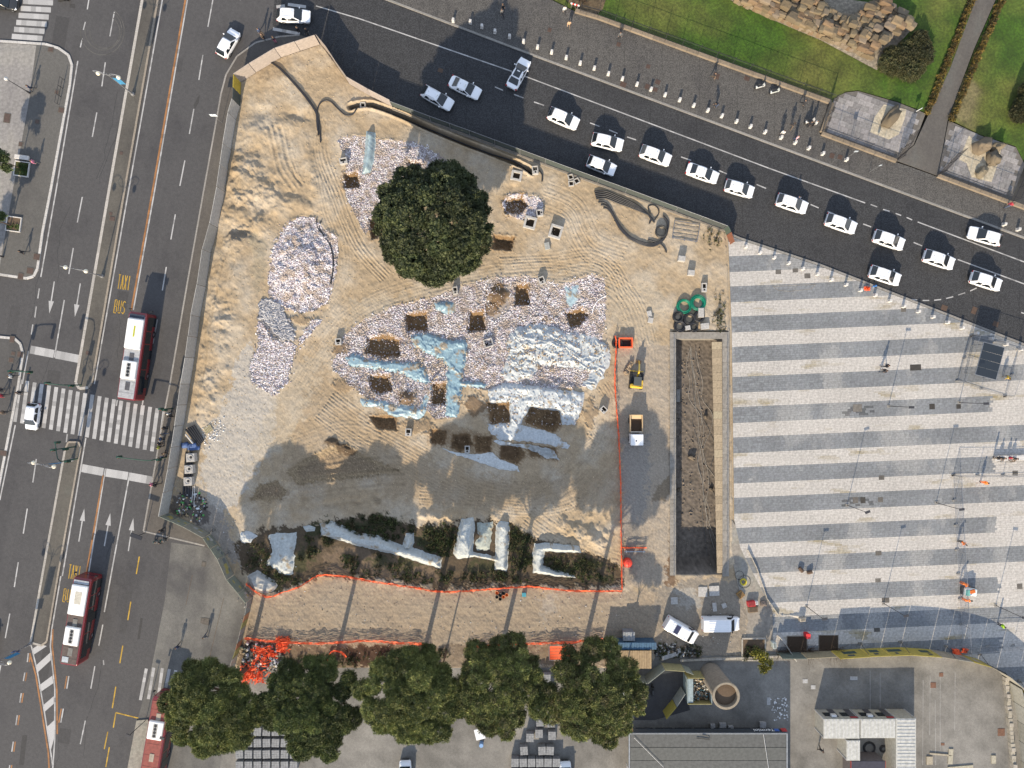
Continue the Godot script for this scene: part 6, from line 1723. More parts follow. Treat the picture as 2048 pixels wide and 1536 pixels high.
func bus(label: String, roof: Color, style: int) -> Node3D:
	var root := thing("city_bus", label, "bus")
	var L := 11.9; var hw := 1.27; var Hh := 2.95
	var red := Color(0.17, 0.012, 0.018)
	var b := MB.new()
	b.col = red
	var rows := []
	for s in [[-L / 2, 0.9], [-L / 2 + 0.15, 0.98], [-L / 2 + 0.4, 1.0], [0.0, 1.0], [L / 2 - 0.4, 1.0], [L / 2 - 0.15, 0.98], [L / 2, 0.88]]:
		var w: float = hw * s[1]; var e := 0.0 if absf(s[0]) < L / 2 - 0.2 else 0.12
		rows.append(PackedVector3Array([Vector3(s[0], 0.3, -w * 0.97), Vector3(s[0], 0.45, -w), Vector3(s[0], Hh - 0.25 - e, -w), Vector3(s[0], Hh - 0.06 - e, -w * 0.94), Vector3(s[0], Hh - e, -w * 0.85), Vector3(s[0], Hh + 0.03 - e, 0), Vector3(s[0], Hh - e, w * 0.85), Vector3(s[0], Hh - 0.06 - e, w * 0.94), Vector3(s[0], Hh - 0.25 - e, w), Vector3(s[0], 0.45, w), Vector3(s[0], 0.3, w * 0.97)]))
	b.grid(rows, true)
	for e in [0, 6]:
		var r: PackedVector3Array = rows[e]
		for k in range(1, r.size() - 1):
			if e == 0: b.tri(r[0], r[k + 1], r[k])
			else: b.tri(r[0], r[k], r[k + 1])
	part(b, "body", M.car_paint, root)
	b = MB.new()
	b.col = roof
	b.box(Transform3D(Basis(), Vector3(-0.15, Hh + 0.005, 0)), Vector3(L - 0.7, 0.05, hw * 1.68), 0.03)
	part(b, "roof", M.roofing, root)
	for k in 7: bxp(root, "roof_seam", M.roofing, roof * 0.6, Vector3(-5.0 + k * 1.55, Hh + 0.05, 0), Vector3(0.05, 0.015, hw * 1.6))
	var white := Color(0.78, 0.77, 0.74)
	if style < 2:
		b = MB.new()
		b.col = white
		b.box(Transform3D(Basis(), Vector3(L / 2 - 2.95, Hh + 0.04, 0)), Vector3(4.1, 0.32, hw * 1.72), 0.16)
		var pod := part(b, "roof_fairing", M.car_paint, root, "white roof fairing over the front half")
		b = MB.new()
		b.col = Color(0.55, 0.56, 0.04) if style == 0 else Color(0.66, 0.62, 0.52)
		b.box(Transform3D(Basis(), Vector3(L / 2 - 2.6, Hh + 0.35, 0.05)), Vector3(1.5, 0.02, 0.24) if style == 0 else Vector3(1.7, 0.02, 0.9))
		part(b, "roof_stripe" if style == 0 else "dust_stain", M.roofing, pod)
		b = MB.new()
		b.col = white * 0.93
		b.box(Transform3D(Basis(), Vector3(L / 2 - 4.45, Hh + 0.35, 0)), Vector3(0.6, 0.03, 1.2), 0.01)
		part(b, "hatch", M.car_paint, pod)
		b = MB.new()
		b.quad(Vector3(L / 2 - 0.05, 1.25, hw * 0.8), Vector3(L / 2 - 0.05, 1.25, -hw * 0.8), Vector3(L / 2 - 0.13, Hh - 0.35, -hw * 0.8), Vector3(L / 2 - 0.13, Hh - 0.35, hw * 0.8))
		for i in b.v.size(): b.v[i] += Vector3(0.06, 0, 0)
		part(b, "windscreen", M.glass, root)
		b = MB.new()
		b.col = Color(0.035, 0.05, 0.08) if style == 0 else Color(0.45, 0.48, 0.52)
		b.box(Transform3D(Basis(), Vector3(L / 2 - 0.55, Hh + 0.05, 0)), Vector3(0.5, 0.04, hw * 1.6), 0.01)
		part(b, "front_roof_panel", M.roofing, root)
	else:
		b = MB.new()
		b.quad(Vector3(L / 2 - 0.05, 1.25, hw * 0.8), Vector3(L / 2 - 0.05, 1.25, -hw * 0.8), Vector3(L / 2 - 0.13, Hh - 0.35, -hw * 0.8), Vector3(L / 2 - 0.13, Hh - 0.35, hw * 0.8))
		for i in b.v.size(): b.v[i] += Vector3(0.06, 0, 0)
		part(b, "windscreen", M.glass, root)
	var ax := -1.9 if style < 2 else 1.6
	b = MB.new()
	b.col = white
	b.box(Transform3D(Basis(), Vector3(ax, Hh + 0.04, 0)), Vector3(2.5, 0.34, 2.0), 0.14)
	var ac := part(b, "air_conditioner", M.car_paint, root, "white roof air conditioner with four fans")
	b = MB.new()
	b.col = Color(0.45, 0.44, 0.42)
	b.box(Transform3D(Basis(), Vector3(ax, Hh + 0.375, 0)), Vector3(1.9, 0.02, 0.62))
	part(b, "grille", M.roofing, ac)
	for k in 4:
		b = MB.new()
		b.col = Color(0.015, 0.015, 0.015)
		b.lathe(Transform3D(Basis(), Vector3(ax + (k - 1.5) * 0.46, Hh + 0.385, 0)), [0.2, 0.0, 0.2, 0.03, 0.14, 0.035, 0.001, 0.02], 12)
		part(b, "fan", M.plastic, ac)
	for hx in ([-0.15, -4.1] if style < 2 else [3.3, -2.2]):
		b = MB.new()
		b.col = (Color(0.10, 0.10, 0.11) if style == 0 else Color(0.22, 0.21, 0.19)) if style < 2 else Color(0.42, 0.36, 0.28)
		b.box(Transform3D(Basis(), Vector3(hx, Hh + 0.05, 0.05)), Vector3(1.1, 0.06, 0.62), 0.03)
		part(b, "roof_hatch", M.roofing, root)
	if style == 1:
		b = MB.new()
		b.col = Color(0.55, 0.60, 0.64)
		b.box(Transform3D(Basis(), Vector3(-5.2, Hh + 0.05, -0.45)), Vector3(0.75, 0.05, 0.85), 0.02)
		part(b, "rear_roof_panel", M.roofing, root)
	for s in [-1.0, 1.0]:
		for k in 6:
			b = MB.new()
			var x: float = L / 2 - 1.5 - k * 1.75
			b.box(Transform3D(Basis(), Vector3(x, 1.15, s * (hw + 0.006))), Vector3(1.6, 1.35, 0.02))
			part(b, "side_window", M.glass, root)
		for dx in [4.9, 0.4, -3.6]:
			if s < 0: continue
			b = MB.new()
			b.box(Transform3D(Basis(), Vector3(dx, 0.4, s * (hw + 0.018))), Vector3(1.2, 2.05, 0.03))
			part(b, "door", M.glass, root)
		b = MB.new()
		b.col = Color(0.02, 0.02, 0.02)
		b.bar(Vector3(L / 2 - 0.05, 2.5, s * 1.15), Vector3(L / 2 + 0.35, 2.45, s * 1.45), 0.05, 0.05)
		b.box(Transform3D(Basis(), Vector3(L / 2 + 0.35, 2.0, s * 1.45)), Vector3(0.12, 0.45, 0.25), 0.03)
		part(b, "mirror", M.plastic, root)
		wheel(root, L / 2 - 2.7, s * (hw - 0.12), 0.48, 0.3)
		wheel(root, -L / 2 + 3.4, s * (hw - 0.12), 0.48, 0.3)
		b = MB.new()
		b.col = Color(0.4, 0.02, 0.02)
		b.box(Transform3D(Basis(), Vector3(-L / 2 + 0.02, 0.9, s * 0.95)), Vector3(0.08, 0.5, 0.16), 0.02)
		part(b, "tail_light", M.plastic, root)
	return root
func park(o: Node3D, px: float, py: float, deg: float, h := 0.8) -> void:   # deg: heading on the plan, clockwise from +x
	o.position = g(px, py, h) * Vector3(1, 0, 1)
	o.rotation.y = -deg_to_rad(deg)
func vehicles() -> void:
	var white := Color(0.80, 0.81, 0.83)
	var proto := {}
	var rank := [["estate", 875, 196, 29, "white estate taxi with roof rails, first beside the screened fence"], ["sedan", 930, 175, 26, "white sedan taxi beside the first estate taxi of the rank"], ["sedan", 1037, 147, -62, "white taxi with black glass roof turning across the lane line"], ["suv", 1127, 237, 23, ""], ["suv", 1215, 284, 13, ""], ["hatch", 1203, 331, 21, "white hatchback taxi close to the screened fence, alongside another taxi"], ["suv", 1311, 311, 20, ""], ["sedan", 1405, 346, 19, ""], ["hatch", 1479, 377, 16, ""], ["suv", 1584, 407, 18, ""], ["suv", 1682, 447, 19, ""], ["suv", 1778, 480, 18.5, ""], ["suv", 1770, 551, 18, "white taxi at the plaza kerb next to the blue hydrant"], ["suv", 1878, 519, 18, ""], ["suv", 1972, 562, 17.5, "white taxi leading the rank beside the curved dashes"], ["estate", 1970, 472, 196, "white estate taxi facing the other way beside the garden pavement kerb"], ["estate", 587, 31, 3, "white estate taxi leaving the avenue beside the pink hoarding"]]
	var k := 0
	for r in rank:
		var lab: String = r[4]
		if lab == "":
			lab = "white taxi in the single file rank, %s behind the turning glass-roofed taxi" % nth(k)
			k += 1
		var o: Node3D
		if not proto.has(r[0]):
			o = car(r[0], white, lab)
			proto[r[0]] = o
		else: o = copy(proto[r[0]], Vector3.ZERO, 0, lab)
		o.set_meta("group", "white taxis")
		park(o, r[1], r[2], r[3])
		if lab.contains("glass roof turning"):
			var b := MB.new()
			b.box(Transform3D(Basis(), Vector3(-0.25, 1.475, 0)), Vector3(1.15, 0.03, 0.95), 0.01)
			part(b, "glass_roof", M.glass, o)
	park(car("hatch", white, "white hatchback rounding the corner by the yellow mural hoarding", false), 456, 86, -60)
	park(car("city", white, "small white car stopped on the long zebra crossing", false), 65, 833, 98)
	park(car("hatch", Color(0.02, 0.02, 0.022), "black car waiting at the small zebra crossing", false), 4, 4, 8)
	park(car("sedan", Color(0.03, 0.03, 0.035), "dark car on the avenue lane by the hatched island", false), -26, 1292, -82)
	park(car("city", Color(0.72, 0.73, 0.74), "small white car in the pale yard beyond the dark pine", false), 811, 1548, -92)
	park(car("city", Color(0.72, 0.73, 0.74), "small white car in the yard lane beside the paver pallets", false), 1131, 1550, -92)
	park(van("white van with a dark solar panel on its roof, parked askew", 4.9, true), 1363, 1262, 30, 1.2)
	park(van("white van without roof panel parked square by the planted bed", 5.2), 1443, 1249, 0, 1.2)
	park(van("white van half hidden under the easternmost pine", 5.2), 1256, 1388, 82, 1.2)
	park(bus("dark red city bus with yellow striped white roof at the zebra crossing", Color(0.48, 0.49, 0.50), 0), 264, 712, -81.8, 2.9)
	park(bus("dark red city bus with brown roof behind, in the bus lane", Color(0.12, 0.09, 0.075), 1), 151, 1243, -80.5, 2.9)
	park(bus("red roofed city bus half under the pine at the terminal", Color(0.30, 0.065, 0.05), 2), 309, 1482, -80.3, 2.9)

# ---------------------------------------------------------------- yards south of the dig: sheds, pavilion, tower, fences, pallets
func rbox(px0: float, py0: float, px1: float, py1: float, h: float) -> Array:   # ground box whose top is seen between two plan points
	var a := g(px0, py0, h); var b := g(px1, py1, h)
	return [Vector3((a.x + b.x) / 2, 0, (a.z + b.z) / 2), Vector3(absf(b.x - a.x), h, absf(b.z - a.z))]
func bxp(parent: Node, called: String, m: Material, c: Color, at: Vector3, s: Vector3, bev := 0.0, turn := 0.0, label := "") -> MeshInstance3D:
	var b := MB.new()
	b.col = c
	b.box(Transform3D(Basis(Vector3.UP, turn), at), s, bev)
	return part(b, called, m, parent, label)
func words(parent: Node, text: String, at: Vector3, turn: float, size: float, m: Material) -> void:
	var tm := TextMesh.new()
	tm.text = text; tm.font_size = 32; tm.pixel_size = size / 32.0; tm.depth = 0.03
	var o := MeshInstance3D.new()
	o.name = "lettering"; o.mesh = tm; o.material_override = m
	o.position = at; o.rotation.y = turn
	parent.add_child(o, true)
func pallet_proto() -> Node3D:
	var t := thing("paver_pallet", "", "pallet of pavers")
	for k in 3: bxp(t, "pallet_board", M.stone, Color(0.5, 0.42, 0.3), Vector3((k - 1) * 0.42, 0, 0), Vector3(0.14, 0.12, 1.15))
	for i in 3:
		for j in 4: bxp(t, "paver_stack", M.precast, Color(0.62, 0.66, 0.72) * rr(0.9, 1.08), Vector3((i - 1) * 0.345, 0.12, (j - 1.5) * 0.285), Vector3(0.335, 0.95 + rr(-0.02, 0.02), 0.275), 0.012)
	return t
func yard() -> void:
	# pavilion with the sign
	var r := rbox(1259, 1467, 1574, 1700, 4.0)
	var pv := thing("pavilion", "flat grey roofed pavilion with a Termini sign on its dark edge", "building", r[0])
	var s: Vector3 = r[1]
	bxp(pv, "wall", M.concrete, Color(0.35, 0.36, 0.38), Vector3(0, 0, 0.6), s - Vector3(1.6, 0.35, 1.2))
	for i in 9: bxp(pv, "roof_sheet", M.roofing, Color(0.115, 0.12, 0.113) * rr(0.88, 1.1), Vector3(0, 3.65, -s.z / 2 + 0.95 + i * 1.75), Vector3(s.x - 0.3, 0.35 + 0.012 * (i % 2), 1.70), 0.02)
	bxp(pv, "roof_edge", M.roofing, Color(0.30, 0.32, 0.34), Vector3(0, 3.6, -s.z / 2 + 0.0), Vector3(s.x, 0.46, 0.14))
	bxp(pv, "fascia", M.board, Color(0.05, 0.06, 0.075), Vector3(0, 2.9, -s.z / 2 - 0.10), Vector3(s.x, 0.95, 0.08))
	for e in [-1.0, 1.0]:
		bxp(pv, "roof_edge", M.roofing, Color(0.33, 0.36, 0.39), Vector3(e * s.x / 2, 3.5, 0), Vector3(0.16, 0.5, s.z))
		bxp(pv, "poster_board", M.board, Color(0.55, 0.55, 0.54) if e < 0 else Color(0.3, 0.35, 0.4), Vector3(e * (s.x / 2 + 0.12), 2.3, 1.5), Vector3(0.06, 1.1, 9.0))
		bxp(pv, "corner_sign", M.plastic, Color(0.42, 0.04, 0.04), Vector3(e * (s.x / 2 - 0.2), 3.0, -s.z / 2 - 0.2), Vector3(0.7, 0.75, 0.1))
	for k in 7: bxp(pv, "window", M.glass, Color.WHITE, Vector3(-s.x / 2 + 2.6 + k * 2.7, 0.4, -s.z / 2 + 0.98), Vector3(2.3, 2.3, 0.06))
	words(pv, "Termini", Vector3(s.x / 2 - 2.9, 3.37, -s.z / 2 - 0.17), PI, 0.75, mat("sign_white", lin(0.8, 0.8, 0.8), 0.5))
	bxp(pv, "sign_emblem", M.plastic, Color(0.05, 0.12, 0.4), Vector3(s.x / 2 - 1.15, 3.05, -s.z / 2 - 0.17), Vector3(0.6, 0.6, 0.05), 0.01)
	for a in [[[-s.x / 2 + 0.6, -s.z / 2 + 0.5], [-s.x / 2 + 4.5, -s.z / 2 + 4.4]], [[s.x / 2 - 3.2, -s.z / 2], [s.x / 2 - 2.3, -s.z / 2 + 6.0]]]:
		var b := MB.new()
		b.col = Color(0.6, 0.6, 0.6)
		b.tube(PackedVector3Array([Vector3(a[0][0], 4.15, a[0][1]), Vector3(a[1][0], 4.15, a[1][1])]), 0.025, 5)
		part(b, "guy_cable", M.plastic, pv)
	var kc := MB.new()
	kc.tube(spline(PackedVector3Array([Vector3(-1.6, 4.1, -7.2), Vector3(-0.6, 4.1, -7.1), Vector3(0.1, 4.1, -7.0), Vector3(-0.1, 4.1, -7.5), Vector3(-0.8, 4.1, -7.7)]), 0.2), 0.04, 5)
	part(kc, "loose_cable", M.black_pipe, pv)
	# round concrete tower
	var tw := thing("round_tower", "round rough concrete tower with an open earth filled top", "tower", g(1428, 1336))
	var lean := g(1452, 1391, 7.2) - g(1428, 1336)
	var rows := []
	for k in 9:
		var y := k * 0.9
		var row := PackedVector3Array()
		for j in 24:
			var a := TAU * j / 24
			var rad := 1.45 + 0.12 * k / 8.0 + noise2.get_noise_2d(j * 0.5, k * 0.6) * 0.05
			row.append(Vector3(cos(a) * rad + lean.x * 0 , y, sin(a) * rad))
		rows.append(row)
	var b := MB.new()
	b.col = Color(0.92, 0.84, 0.74)
	b.grid(rows, true, true)
	part(b, "shaft", M.rock, tw).material_override = M.concrete
	b = MB.new()
	b.col = Color(0.95, 0.86, 0.72)
	b.lathe(Transform3D(Basis(), Vector3(0, 7.0, 0)), [1.6, 0.0, 1.78, 0.1, 1.78, 0.35, 1.72, 0.4, 1.48, 0.4, 1.44, 0.3, 1.44, -0.4], 28)
	part(b, "rim", M.concrete, tw)
	b = MB.new()
	b.col = Color(1.2, 1.1, 1.0)
	b.lathe(Transform3D(Basis(), Vector3(0, 6.75, 0)), [1.5, 0.0, 0.8, 0.08, 0.001, 0.1], 24)
	part(b, "earth_fill", M.soil, tw)
	tw.position = Vector3(g(1452, 1391, 7.3).x, 0, g(1452, 1391, 7.3).z)
	# walled litter pen next to the tower
	r = rbox(1376, 1357, 1424, 1409, 2.6)
	var pen := thing("litter_pen", "square screened pen full of litter beside the round tower", "enclosure", r[0])
	s = r[1]
	for w in [[0, -1], [0, 1], [-1, 0], [1, 0]]:
		var sz := Vector3(s.x, 2.5, 0.08) if w[0] == 0 else Vector3(0.08, 2.5, s.z - 0.2)
		bxp(pen, "panel", M.board, Color(0.40, 0.36, 0.16) if w[0] == 0 else Color(0.34, 0.42, 0.44), Vector3(w[0] * s.x / 2, 0, w[1] * s.z / 2), sz)
	bxp(pen, "ledge", M.board, Color(0.36, 0.45, 0.48), Vector3(-s.x / 2 + 0.4, 2.3, 0), Vector3(0.7, 0.06, s.z - 0.3))
	b = MB.new()
	for k in 240:
		b.col = [Color(0.6, 0.58, 0.52), Color(0.3, 0.24, 0.16), Color(0.1, 0.25, 0.3), Color(0.08, 0.08, 0.07), Color(0.45, 0.36, 0.25)][rng.randi() % 5] * rr(0.6, 1.1)
		b.box(Transform3D(Basis.from_euler(Vector3(rr(-1, 1), rr(0, TAU), rr(-1, 1))), Vector3(rr(-s.x / 2 + 0.8, s.x / 2 - 0.2), 1.3 + rr(0, 0.4), rr(-s.z / 2 + 0.2, s.z / 2 - 0.2))), Vector3(rr(0.06, 0.25), rr(0.05, 0.15), rr(0.08, 0.3)))
	stuff(part(b, "litter", M.plain, pen))
	bxp(pen, "earth", M.soil, Color.WHITE, Vector3(0.2, 0, 0), Vector3(s.x - 0.5, 1.35, s.z - 0.3))
	# mural fences of the dark corner
	var gm := Color(0.34, 0.36, 0.30)
	hoarding([1255, 1343, 1288, 1352, 1322, 1325, 1362, 1328, 1378, 1334], 2.6, 2.4, [gm, gm * 1.1, Color(0.46, 0.42, 0.22)], "mural_hoarding", "bent grey green hoarding at the edge of the dark tarmac corner", "hoarding", {"side": -1.0})
	hoarding([1362, 1372, 1345, 1398, 1325, 1422], 2.5, 1.5, [Color(0.34, 0.36, 0.34), Color(0.48, 0.40, 0.08), Color(0.3, 0.3, 0.28)], "mural_hoarding", "short yellow and grey mural hoarding running to the pavilion", "hoarding", {"side": 1.0})
	struct(sheet(g2([1282, 1356, 1366, 1340, 1380, 1420, 1310, 1440, 1268, 1440]), 0.6, worn(Color(0.9, 0.9, 0.92), 0.3), flat_y(0.006)), "tarmac_corner", M.asphalt)
	# white site containers
	for a in [["white_container", 1647, 1438, 1719, 1477, "white site container with stained roof, western of the joined pair"], ["white_container", 1721, 1438, 1791, 1476, "white site container joined to the ribbed one"], ["ribbed_container", 1792, 1437, 1832, 1600, "long container with ribbed metal roof standing crosswise"], ["small_container", 1693, 1481, 1720, 1521, "small white cabin tucked behind the site containers"]]:
		r = rbox(a[1], a[2], a[3], a[4], 2.9)
		var c := thing(a[0], a[5], "container", r[0])
		s = r[1]
		bxp(c, "wall", M.board, Color(0.52, 0.51, 0.46), Vector3.ZERO, s - Vector3(0.06, 0.1, 0.06))
		bxp(c, "roof", M.roofing, Color(0.58, 0.58, 0.54), Vector3(0, 2.8, 0), Vector3(s.x, 0.1, s.z), 0.03)
		var along_z: bool = a[0] == "ribbed_container"
		var n := int((s.z if along_z else s.x) / 0.45)
		for k in n:
			var f := (k + 0.5) / n - 0.5
			bxp(c, "roof_rib", M.roofing, Color(0.62, 0.62, 0.6), Vector3(0 if along_z else f * s.x, 2.89, f * s.z if along_z else 0.0), Vector3(s.x - 0.3, 0.05, 0.16) if along_z else Vector3(0.16, 0.04, s.z - 0.3), 0.02)
		for e in [[-1, -1], [1, -1], [-1, 1], [1, 1]]: bxp(c, "corner_post", M.board, Color(0.60, 0.61, 0.62), Vector3(e[0] * (s.x / 2 - 0.06), 0, e[1] * (s.z / 2 - 0.06)), Vector3(0.14, 2.87, 0.14))
		if a[0] == "white_container":
			for k in 2:
				bxp(c, "window", M.glass, Color.WHITE, Vector3((k - 0.5) * 2.3 - 0.2, 1.0, -s.z / 2), Vector3(0.95, 1.0, 0.06))
				bxp(c, "door", M.board, Color(0.12, 0.12, 0.14), Vector3((k - 0.5) * 2.3 + 0.75, 0.05, -s.z / 2), Vector3(0.8, 2.1, 0.06))
			bxp(c, "banner", M.board, Color(0.42, 0.04, 0.05), Vector3(1.9, 2.2, -s.z / 2 - 0.02), Vector3(1.0, 0.35, 0.05))
			bxp(c, "air_unit", M.plastic, Color(0.6, 0.6, 0.6), Vector3(-0.8, 2.0, -s.z / 2 - 0.2), Vector3(0.7, 0.5, 0.3), 0.03)
	var dk := thing("dark_shed", "dark flat roofed shed between the white cabin and ribbed container", "shed", rbox(1702, 1522, 1770, 1600, 2.6)[0])
	s = rbox(1702, 1522, 1770, 1600, 2.6)[1]
	bxp(dk, "wall", M.board, Color(0.2, 0.18, 0.18), Vector3.ZERO, s - Vector3(0.1, 0.1, 0.1))
	bxp(dk, "roof", M.roofing, Color(0.045, 0.045, 0.07), Vector3(0, 2.5, 0), Vector3(s.x, 0.12, s.z), 0.02)
	for e in [-1.0, 1.0]: bxp(dk, "red_trim", M.board, Color(0.35, 0.05, 0.04), Vector3(e * (s.x / 2 + 0.02), 2.45, 0), Vector3(0.06, 0.2, s.z))
	for a in [[1738, 1495, 0.85, "black hose coil lying behind the white containers"], [1766, 1497, 0.5, "small rusty hose coil beside the black one"]]:
		b = MB.new()
		b.col = Color.WHITE if a[2] > 0.6 else Color(6, 4, 3)
		for k in 3: b.tube(ring(a[2] - k * 0.1, 0.05 + k * 0.04), 0.05, 5)
		one(b, "hose_coil", M.black_pipe, a[3], "hose coil", "", g(a[0], a[1]))
	# yellow mural fence south of the plaza, and its concrete footing
	var yl := Color(0.58, 0.46, 0.09)
	var mm := []
	for i in 6: mm.append([[rr(-0.2, 0.2), 0.25, rr(0.3, 0.7), 0.28, Color(0.06, 0.10, 0.09)], [rr(-0.3, 0.3), 0.62, rr(0.1, 0.3), 0.18, Color(0.08, 0.10, 0.1)]])
	hoarding([1660, 1301, 1720, 1297, 1800, 1294, 1858, 1298], 3.0, 3.3, [yl, yl * 0.95, yl * 1.05], "mural_hoarding", "long yellow mural hoarding with dark arches along the plaza's south side", "hoarding", {"side": -1.0, "mural": mm, "props": true})
	hoarding([1858, 1298, 1920, 1308, 1955, 1318, 1992, 1338, 2030, 1370, 2090, 1425], 3.0, 2.8, [Color(0.42, 0.36, 0.26), Color(0.36, 0.34, 0.28), yl * 0.9], "mural_hoarding", "brown and yellow hoarding curving round the plaza's far corner", "hoarding", {"side": -1.0, "mural": [[[0, 0.3, 0.4, 0.4, Color(0.5, 0.42, 0.3)]], [[0.1, 0.5, 0.3, 0.3, Color(0.2, 0.2, 0.18)]]], "props": true})
	hoarding([1552, 1304, 1600, 1304, 1660, 1301], 2.4, 3.3, [Color(0.16, 0.20, 0.17), Color(0.40, 0.34, 0.22)], "mural_hoarding", "dark green hoarding behind the bare shrubs and tree pits", "hoarding", {"side": -1.0})
	var pw := thing("low_wall", "low pale rubble wall with plants down the yard's east side", "wall", g(2012, 1440))
	for i in 26:
		var q := g(2008 + i * 0.75, 1355 + i * 8.2) - pw.position
		bxp(pw, "wall_block", M.stone, Color(1.05, 1.05, 1.0) * rr(0.8, 1.1), q, Vector3(0.5 + rr(-0.08, 0.08), 0.5 + rr(0, 0.25), 0.55), 0.05, rr(-0.1, 0.1))
	hoarding([2016, 1362, 2034, 1440, 2048, 1600], 2.6, 2.6, [Color(0.42, 0.41, 0.36), Color(0.37, 0.37, 0.34)], "plain_hoarding", "plain pale hoarding outside the low rubble wall", "hoarding", {"side": -1.0, "ribs": 5})
	var wk := thing("footing_wall", "pale low footing wall between the vans' yard and the dark yard", "wall", g(1480, 1316))
	for i in 22: bxp(wk, "footing_block", M.stone, Color(1, 1, 0.97) * rr(0.85, 1.08), g(1366 + i * 14.0, 1319 - i * 0.6) - wk.position, Vector3(0.95, 0.4, 0.3), 0.03, 0.04)
	var st := thing("timber_stack", "pale boards and offcuts laid out at the yard's bottom edge", "boards", g(1930, 1515))
	for a in [[1858, 1520, 12, 16], [1900, 1512, 9, 30], [1920, 1535, 50, 8], [1986, 1518, 9, 16], [1880, 1508, 44, 3]]: bxp(st, "board", M.stone, Color(1, 0.95, 0.82) * rr(0.85, 1.1), g(a[0], a[1]) - st.position, Vector3(a[2] / S, 0.14, a[3] / S), 0.01, rr(-0.1, 0.1))
	# sheds beside the last pine
	for a in [["blue_shed", 1210, 1285, 1313, 1299, 2.2, Color(0.07, 0.16, 0.27), "long shed roof of blue corrugated sheets beside the dirt lane"], ["tan_shed", 1212, 1301, 1303, 1337, 2.4, Color(0.42, 0.30, 0.17), "shed with tan corrugated roof below the blue one"], ["grey_cabin", 1246, 1264, 1270, 1282, 1.8, Color(0.36, 0.38, 0.40), "small grey ribbed cabin behind the blue shed"]]:
		r = rbox(a[1], a[2], a[3], a[4], a[5])
		var c := thing(a[0], a[7], "shed", r[0])
		s = r[1]
		bxp(c, "wall", M.board, a[6] * 0.7, Vector3.ZERO, s - Vector3(0.2, 0.1, 0.2))
		var n := int(s.x / 0.32)
		for k in n: bxp(c, "roof_rib", M.roofing, a[6] * rr(0.88, 1.08), Vector3(((k + 0.5) / n - 0.5) * s.x, a[5] - 0.1, 0), Vector3(s.x / n * 0.97, 0.1 + 0.03 * (k % 2), s.z), 0.03)
	# wire crate with orange netting
	var cr := thing("wire_crate", "orange draped wire crate standing beside the orange net", "crate", g(1123, 1300))
	b = MB.new()
	for k in 5: b.grid([PackedVector3Array([Vector3(-1.7, 1.0 - k * 0.03, -0.9 + k * 0.38), Vector3(0, 0.92, -0.9 + k * 0.38), Vector3(1.7, 1.0, -0.9 + k * 0.38)]), PackedVector3Array([Vector3(-1.7, 1.0, -0.58 + k * 0.38), Vector3(0, 0.9, -0.58 + k * 0.38), Vector3(1.7, 1.0, -0.58 + k * 0.38)])])
	part(b, "netting", M.orange_mesh, cr)
	b = MB.new()
	for e in [[-1, -1], [1, -1], [-1, 1], [1, 1]]: b.tube(PackedVector3Array([Vector3(e[0] * 1.75, 0, e[1] * 1.0), Vector3(e[0] * 1.75, 1.15, e[1] * 1.0)]), 0.03, 5)
	for y in [0.2, 0.65, 1.1]:
		for e in [-1.0, 1.0]:
			b.tube(PackedVector3Array([Vector3(-1.75, y, e), Vector3(1.75, y, e)]), 0.02, 4); b.tube(PackedVector3Array([Vector3(e * 1.75, y, -1), Vector3(e * 1.75, y, 1)]), 0.02, 4)
	part(b, "frame", M.steel, cr)
	# pallets of pavers
	var proto := pallet_proto()
	var lots := []
	for a in [[1076, 1360, "by the easternmost pine"], [1094, 1356, ""], [1070, 1378, ""], [1096, 1380, ""], [1066, 1398, ""], [1084, 1400, ""], [1098, 1404, ""], [1076, 1420, ""], [1096, 1424, ""], [1080, 1443, ""], [1102, 1445, ""], [1078, 1466, ""], [1104, 1470, ""], [1060, 1474, ""], [1048, 1500, ""], [1084, 1500, ""], [1100, 1500, ""]]: lots.append([a[0], a[1], "pallets between the two eastern pines"])
	for j in 2:
		for i in 6: lots.append([1030 + i * 16.5, 1524 + j * 22, "pallets lined up at the yard's lower edge"])
	for j in 4:
		for i in 7:
			if i + j * 2 > 8 and j < 1: continue
			lots.append([480 + i * 18.0, 1462 + j * 22.5, "pallets below the western pines"])
	for i in lots.size():
		var a: Array = lots[i]
		var lab := "pallet of grey pavers, %s of the %s" % [nth(i if i < 17 else i - 17 if i < 29 else i - 29), a[2]]
		var o := proto if i == 0 else copy(proto, Vector3.ZERO, 0)
		o.set_meta("label", lab)
		o.set_meta("group", a[2])
		o.position = g(a[0], a[1], 0.85) * Vector3(1, 0, 1)
		o.rotation.y = rr(-0.06, 0.06)
	# yard odds and ends
	b = MB.new()
	b.col = Color(0.7, 0.7, 0.7)
	var tb := thing("work_table", "white work table under a tilted sheet in the pale yard", "table", g(960, 1462))
	bxp(tb, "top", M.plastic, Color(0.68, 0.69, 0.70), Vector3(0, 0.8, 0), Vector3(1.3, 0.08, 1.5), 0.03, 0.25)
	for e in [[-1, -1], [1, -1], [-1, 1], [1, 1]]: bxp(tb, "leg", M.steel, Color.WHITE, Vector3(e[0] * 0.5, 0, e[1] * 0.6), Vector3(0.06, 0.8, 0.06))
	b = MB.new()
	b.col = Color(0.18, 0.32, 0.55)
	b.lathe(Transform3D(), [0.001, 0.0, 0.28, 0.0, 0.3, 0.1, 0.3, 0.8, 0.27, 0.88, 0.001, 0.88], 14)
	one(b, "barrel", M.plastic, "blue barrel beside the white work table", "barrel", "", g(963, 1485))
